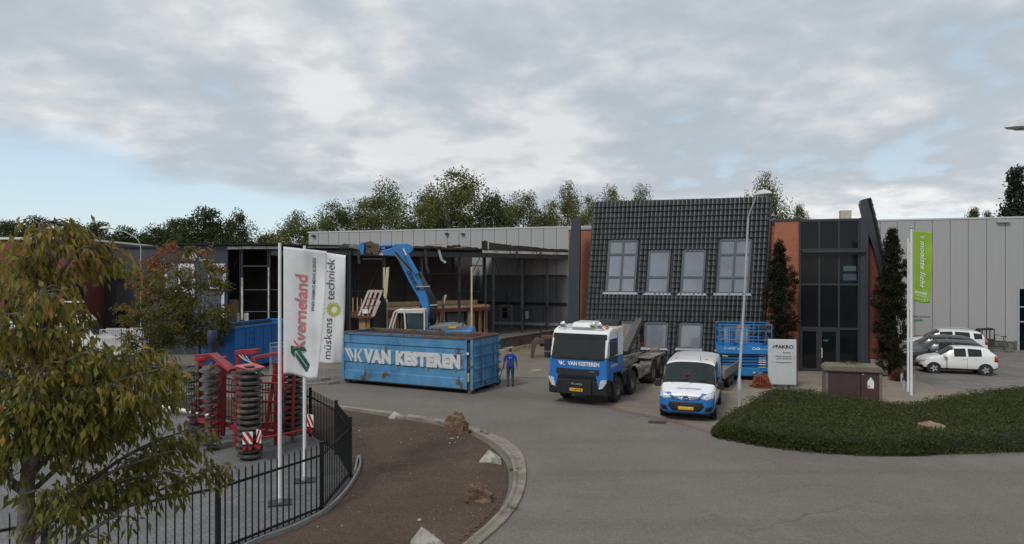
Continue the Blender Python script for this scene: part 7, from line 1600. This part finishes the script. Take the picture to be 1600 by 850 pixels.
m = MB(); m.box(P(570.5, 486.5, 43.05), (.34, .05, .26)); m.build('paper', INKW, st_, w=True)
ins_ = thing('insulation_strip', 'torn yellow insulation strip hanging in the steel frame', 'insulation', P(603, 470, 43.4)); m = MB(); m.plate([P(x, y, 43.4) for x, y in ((603, 418), (607.5, 417), (607, 430), (606, 440), (605, 455), (604, 462), (603.5, 467), (601, 466), (599, 462), (600, 447), (601.5, 441), (600.5, 437), (602.5, 430))], .18, nrm=(0, -1, 0)); m.build('foam', mat('insulation_yellow', (.55, .50, .26), (.45, .40, .2), 4, .9), ins_, w=True)
pt_ = thing('broken_post', 'broken dark post with torn pale edge beside the excavator', 'post', P(692, 500, 42.5)); m = MB(); m.beam(P(690, 520, 42.5), P(693, 463, 42.5), .14, .14); m.build('post', DARKSTEEL, pt_, w=True); m = MB(); m.plate([P(693, 477, 42.4), P(698, 462, 42.4), P(697, 460, 42.4), P(694, 462, 42.4)], .05); m.build('splinter', PALE, pt_, w=True)
# rusty attachment on the yard
at_ = thing('excavator_attachment', 'rusty brown excavator attachment with red hitch left of the truck', 'attachment', (1.9, 42.6, .01)); Da = 42.4
BRS = mat('brown_steel', (.12, .085, .065), (.075, .055, .045), 4, .85)
m = MB(); m.prism([(P(x, y, Da).x, P(x, y, Da).z) for x, y in ((829, 558), (833, 559), (836, 545), (838, 536), (866, 536), (866, 529), (838, 528), (831, 535))], Da-.5, Da-.32); m.build('arch_plate', BRS, at_, w=True, bevel=.02)
m = MB(); m.prism([(P(x, y, Da).x, P(x, y, Da).z) for x, y in ((829, 558), (833, 559), (836, 545), (838, 536), (866, 536), (866, 529), (838, 528), (831, 535))], Da+.32, Da+.5); m.build('arch_plate', BRS, at_, w=True, bevel=.02)
m = MB(); a, b = P(843, 545, Da), P(888, 528, Da); m.bx(a.x, b.x, Da-.3, Da+.3, b.z-.5, b.z); m.build('body_block', BRS, at_, w=True, bevel=.04); m = MB(); m.beam(P(880, 530, Da), P(884, 558, Da), .3, .3); m.build('leg', BRS, at_, w=True)
m = MB(); a, b = P(845, 533, Da), P(867, 524, Da); m.bx(a.x, b.x, Da-.35, Da+.3, a.z, b.z); m.build('hitch', mat('hitch_red', (.17, .04, .035), (.12, .04, .03), 3, .7), at_, w=True, bevel=.03)
for x in (844.5, 866): m = MB(); m.beam(P(x, 533, Da-.2), P(x+.5, 513, Da-.2), .14, .1, w1=.08); m.build('prong', INKB, at_, w=True)
bd = MB()
for px, py, l_, a in ((779, 548, 1.0, .15), (788, 544.5, 1.1, .1), (795, 543, .6, .3), (838, 580, .5, .4), (872, 571, .4, -.3)): q_ = G(px, py); bd.box((q_.x, q_.y, .04), (l_, .3, .04), rz=a)
tag(bd.build('debris', PALE), 'pale broken boards scattered before the low retaining wall', 'debris', kind='stuff')
# mesh site fence panels
def heras(label, a, b, hh=2.0):
    a, b = Vector(a), Vector(b); t = thing('mesh_fence_panel', label, 'fence', a, group='temporary mesh fence panels'); d = (b-a); m = MB(); m.tube([(0, 0, .1), (0, 0, hh), d+Vector((0, 0, hh)), d+Vector((0, 0, .1)), (0, 0, .1)], .021, n=6); m.build('frame', GALV, t)
    m = MB(); k = int(d.length/.11)
    for i in range(1, k): p = d*(i/k); m.beam(p+Vector((0, 0, .12)), p+Vector((0, 0, hh)), .008, .008)
    for z in (.4, .8, 1.2, 1.6): m.beam(Vector((0, 0, z)), d+Vector((0, 0, z)), .008, .008)
    m.build('mesh', GALV, t)
    for p in (Vector(), d): m = MB(); m.box(p+Vector((0, 0, .06)), (.65, .22, .12), rz=.9); m.build('foot', CONC, t)
heras('mesh site fence panel between plain blue container and white flags', (-11.2, 31.6, 0), (-9.2, 33.4, 0)); heras('mesh site fence panel touching the lettered container, behind the flags', (-10.9, 30.9, 0), (-8.5, 32.3, 0), 1.9)
# ================================================================== person with shovel
def person(label, loc, rz):
    t = thing('person', label, 'person', loc, rz)
    V_ = []; E_ = []; Rr = []
    def v(p, r, par=None): V_.append(p); Rr.append(r if isinstance(r, tuple) else (r, r)); i = len(V_)-1; (E_.append((par, i)) if par is not None else None); return i
    pel = v((0, 0, .95), (.165, .12)); bel = v((0, .0, 1.12), (.175, .135), pel); che = v((0, .02, 1.32), (.19, .13), bel); nb = v((0, .01, 1.47), (.10, .085), che); nk = v((0, .02, 1.54), (.060, .062), nb); h1 = v((0, .045, 1.62), (.075, .09), nk); h2 = v((0, .04, 1.70), (.075, .092), h1); v((0, .03, 1.755), (.05, .06), h2)
    for s in (-1, 1):
        sh = v((s*.185, .0, 1.415), (.085, .075), nb); ua = v((s*.245, -.02, 1.27), .062, sh); el_ = v((s*.275, -.035, 1.14), .048, ua); fa = v((s*.295, .01, 1.03), .044, el_); wr = v((s*.305, .045, .92), .030, fa); pa = v((s*.308, .06, .865), (.036, .022), wr); pb = v((s*.308, .065, .83), (.034, .019), pa)
        for k, (dy, l_) in enumerate(((-.028, .055), (-.009, .068), (.010, .064), (.028, .05))):
            a = v((s*.310, .065+dy, .80), .0095, pb); v((s*.300, .075+dy, .80-l_), .008, a)
        a = v((s*.292, .095, .845), .011, pa); v((s*.280, .115, .81), .009, a)
        hip = v((s*.095, .0, .88), (.105, .11), pel)
        if s < 0: kn = v((-.105, .05, .49), .070, hip); cf_ = v((-.11, -.03, .32), .062, kn); an = v((-.11, -.10, .13), .052, cf_); hl = v((-.11, -.12, .07), .05, an); v((-.12, .06, .045), .042, hl)
        else: kn = v((.105, .03, .49), .070, hip); cf_ = v((.11, .0, .32), .062, kn); an = v((.115, .0, .12), .052, cf_); hl = v((.115, -.02, .055), .05, an); v((.125, .16, .04), .042, hl)
    me = bpy.data.meshes.new('body'); me.from_pydata(V_, E_, []); ob = bpy.data.objects.new('body', me); C.objects.link(ob)
    sk = ob.modifiers.new('skin', 'SKIN'); sk.use_smooth_shade = True; sl_ = me.skin_vertices[0].data
    for i, r in enumerate(Rr): sl_[i].radius = r
    sl_[0].use_root = True; sb_ = ob.modifiers.new('sub', 'SUBSURF'); sb_.levels = 2; sb_.render_levels = 2
    dg = bpy.context.evaluated_depsgraph_get(); em = bpy.data.meshes.new_from_object(ob.evaluated_get(dg)); bpy.data.objects.remove(ob)
    for m_ in (mat('skin', (.34, .17, .11), (.29, .14, .09), 8, .6), mat('work_shirt', (.022, .052, .30), (.017, .040, .24), 6, .85), mat('jeans', (.022, .045, .10), (.03, .06, .125), 7, .9), mat('work_boots', (.085, .055, .035), (.06, .04, .027), 9, .85), mat('hair', (.05, .03, .02), None, 9, .8)): em.materials.append(m_)
    for p in em.polygons:
        c = p.center; arm = abs(c.x) > .205 and c.z < 1.40; k = 0
        if c.z > 1.515: k = 4 if (c.z > 1.66 or c.y < .0 and c.z > 1.585 or (c.y < .045 and c.z > 1.63)) else 0
        elif arm: k = 1 if c.z > 1.19 else 0
        elif c.z > .90: k = 1
        elif c.z > .27: k = 2
        else: k = 3
        p.material_index = k
    link('body', em, t, 70)
    m = MB(); m.plate([(-.07, -.145, 1.335), (.07, -.145, 1.335), (.07, -.147, 1.32), (-.07, -.147, 1.32)], .004); m.build('shirt_print', INKW, t)
    # shirt hem and sleeve cuffs
    m = MB(); m.lathe([(.178, .0), (.182, -.02), (.176, -.04)], (0, 0, .93), (0, 0, 1), 20); o = m.build('shirt_hem', MATS['work_shirt'], t, smooth=60)
    for v_ in o.data.vertices: v_.co.y *= .80
    for s in (-1, 1):
        m = MB(); m.cyl((s*.262, -.028, 1.205), (s*.271, -.034, 1.165), .067, .070, n=14); m.build('sleeve_cuff', MATS['work_shirt'], t, smooth=40)
        m = MB(); f_ = Vector((s*.11, -.02 if s > 0 else -.10, .0 if s > 0 else .02)); m.box(f_+Vector((.01*s, .06, .015)), (.10, .29, .03)); m.build('boot_sole', INKB, t, bevel=.01)
        for dx in (-.028, .028): m = MB(); m.lathe([(.001, .006), (.009, .004), (.012, 0)], (dx*s, .128, 1.665), (0, 1, 0), 8); m.build('eye', INKW, t)
        m = MB(); m.box((s*.082, .045, 1.645), (.02, .04, .06)); m.build('ear', MATS['skin'], t, bevel=.008)
    m = MB(); m.beam((0, .125, 1.66), (0, .155, 1.625), .022, .02, w1=.03); m.build('nose', MATS['skin'], t, bevel=.005)
    m = MB(); m.box((0, .127, 1.59), (.045, .008, .008)); m.build('mouth', mat('lips', (.25, .09, .07), None, 5, .6), t)
    return t
pp = G(797.5, 603.5)
person('person in royal blue shirt, jeans and brown boots walking away, tool in hand', (pp.x, pp.y, .012), .0)
sv = thing('shovel', 'shovel with dark blade hanging from the walking person left hand', 'shovel', (pp.x-.31, pp.y+.06, .012))
m = MB(); m.cyl((-.015, .02, .96), (-.20, -.02, .30), .016, n=8); m.build('handle', mat('shovel_shaft', (.16, .10, .06), None, 5, .7), sv, smooth=40)
m = MB(); m.plate([(-.10, -.03, .26), (-.30, -.03, .34), (-.42, -.05, .12), (-.36, -.06, .02), (-.20, -.05, .02)], .02); m.build('blade', INKB, sv)
bo = thing('rake', 'long thin rake handle trailing from the person towards the lettered container', 'rake', (pp.x-.31, pp.y+.10, .012)); m = MB(); m.cyl((.0, .02, .82), (-.75, .25, .20), .014, n=8); m.build('handle', MATS['shovel_shaft'], bo); m = MB(); m.beam((-.75, .08, .19), (-.75, .42, .19), .03, .03)
for k in range(7): m.beam((-.75, .10+k*.05, .19), (-.78, .10+k*.05, .06), .012, .012)
m.build('head', INKB, bo)
# ================================================================== cargo bike, scooter, small things at the parking
cbk = thing('cargo_bike', 'black cargo bicycle with hooded box leaning by the grey hall wall', 'bicycle', (31.9, 45.3, .006), R(166))
def bike_wheel(x, r, par):
    m = MB(); m.lathe([(r-.03, -.02), (r, -.015), (r, .015), (r-.03, .02)], (x, 0, r), (0, 1, 0), 26, closed=True); w_ = m.build('wheel', TYRE, par, smooth=40); m = MB()
    for k in range(12): a = math.pi*k/6; m.beam((x, 0, r), (x+math.cos(a)*(r-.03), 0, r+math.sin(a)*(r-.03)), .006, .006)
    m.build('spokes', GALV, w_)
bike_wheel(-.95, .34, cbk); bike_wheel(1.25, .25, cbk)
m = MB(); m.tube([(-.95, 0, .34), (-.45, 0, .36), (-.15, 0, .85), (-.45, 0, .36), (.0, 0, .35), (.9, 0, .30), (1.25, 0, .55), (1.25, 0, .25)], .025, n=6); m.tube([(-.95, 0, .34), (-.62, 0, .85), (-.45, 0, .36)], .02, n=6); m.tube([(-.15, 0, .85), (-.1, 0, 1.1), (-.3, .25, 1.15)], .018, n=6); m.tube([(-.1, 0, 1.1), (-.3, -.25, 1.15)], .018, n=6); m.tube([(-.62, 0, .85), (-.64, 0, .98)], .02, n=6); m.build('frame', BLACKM, cbk)
m = MB(); m.prism([(-.78, .98), (-.50, 1.0), (-.48, 1.04), (-.78, 1.05)], -.09, .09); m.build('saddle', BLACKM, cbk, bevel=.02)
m = MB(); m.prism([(.02, .36), (.95, .36), (1.2, .85), (-.02, .85)], -.34, .34); m.build('cargo_box', mat('box_black', (.03, .03, .032), None, 4, .7), cbk, bevel=.02)
m = MB(); m.prism([(.0, 1.52), (.1, 1.58), (.85, 1.50), (1.2, .90), (1.17, .88), (.80, 1.44), (.02, 1.48)], -.35, .35); m.build('hood', BLACKM, cbk)
for x in (.04, .5): m = MB(); m.beam((x, .33, .85), (x, .33, 1.5), .06, .02); m.beam((x, -.33, .85), (x, -.33, 1.5), .06, .02); m.build('hood_post', BLACKM, cbk)
m = MB(); m.bx(-1.25, -.75, -.08, .08, .72, .75); m.build('carrier', GALV, cbk)
sc_ = thing('scooter', 'dark scooter with windshield behind the white sport utility car', 'scooter', (27.3, 46.6, .006), R(200))
for x in (-.6, .6): wheel(sc_, (x, 0, .22), .22, .12, 1, RIM, .55, bolts=False)
m = MB(); m.prism([(-.75, .35), (-.1, .28), (.25, .28), (.45, .4), (.62, 1.0), (.5, 1.05), (.25, .45), (-.05, .45), (-.15, .78), (-.75, .85), (-.9, .6)], -.17, .17); m.build('body', CNAVY, sc_, bevel=.05); m = MB(); m.prism([(-.7, .86), (-.1, .80), (-.1, .88), (-.7, .94)], -.14, .14); m.build('seat', INKB, sc_, bevel=.03)
m = MB(); m.tube([(.5, -.32, 1.12), (.55, 0, 1.05), (.5, .32, 1.12)], .02, n=6); m.tube([(.5, .3, 1.12), (.52, .36, 1.3)], .01, n=6); m.build('handlebar', INKB, sc_); m = MB(); m.plate([(.62, -.2, 1.05), (.62, .2, 1.05), (.42, .16, 1.55), (.42, -.16, 1.55)], .01); m.build('windshield', mat('smoked_shield', (.05, .05, .05), None, 4, .2), sc_)
for px, py, lab in ((1409, 599, 'short grey bollard left of the flagpoles, rear one'), (1412, 611, 'short grey bollard left of the flagpoles, front one')):
    q_ = G(px, py); t = thing('bollard', lab, 'bollard', q_, group='bollards by the flagpoles'); m = MB(); m.cyl((0, 0, 0), (0, 0, .5), .06, n=12); m.build('post', GALV, t, smooth=40); m = MB(); m.cyl((0, 0, .5), (0, 0, .6), .075, .05, n=12); m.build('lamp_cap', INKB, t, smooth=40)
q_ = Vector((18.75, 34.9, 0)); t = thing('heat_pump', 'beige outdoor air unit beside the glass entrance', 'air unit', q_, R(-16)); m = MB(); m.bx(-.38, .38, -.16, .16, .08, .82); m.build('casing', mat('beige_unit', (.24, .21, .18), None, 3, .6), t, bevel=.02); m = MB(); m.lathe([(.26, 0), (.28, .02), (.24, .03), (.06, .02), (.001, .03)], (-.03, -.165, .45), (0, -1, 0), 20); m.build('fan_grille', INKB, t); m = MB(); m.bx(-.3, -.24, -.14, .14, 0, .08); m.bx(.24, .3, -.14, .14, 0, .08); m.build('foot', INKB, t)
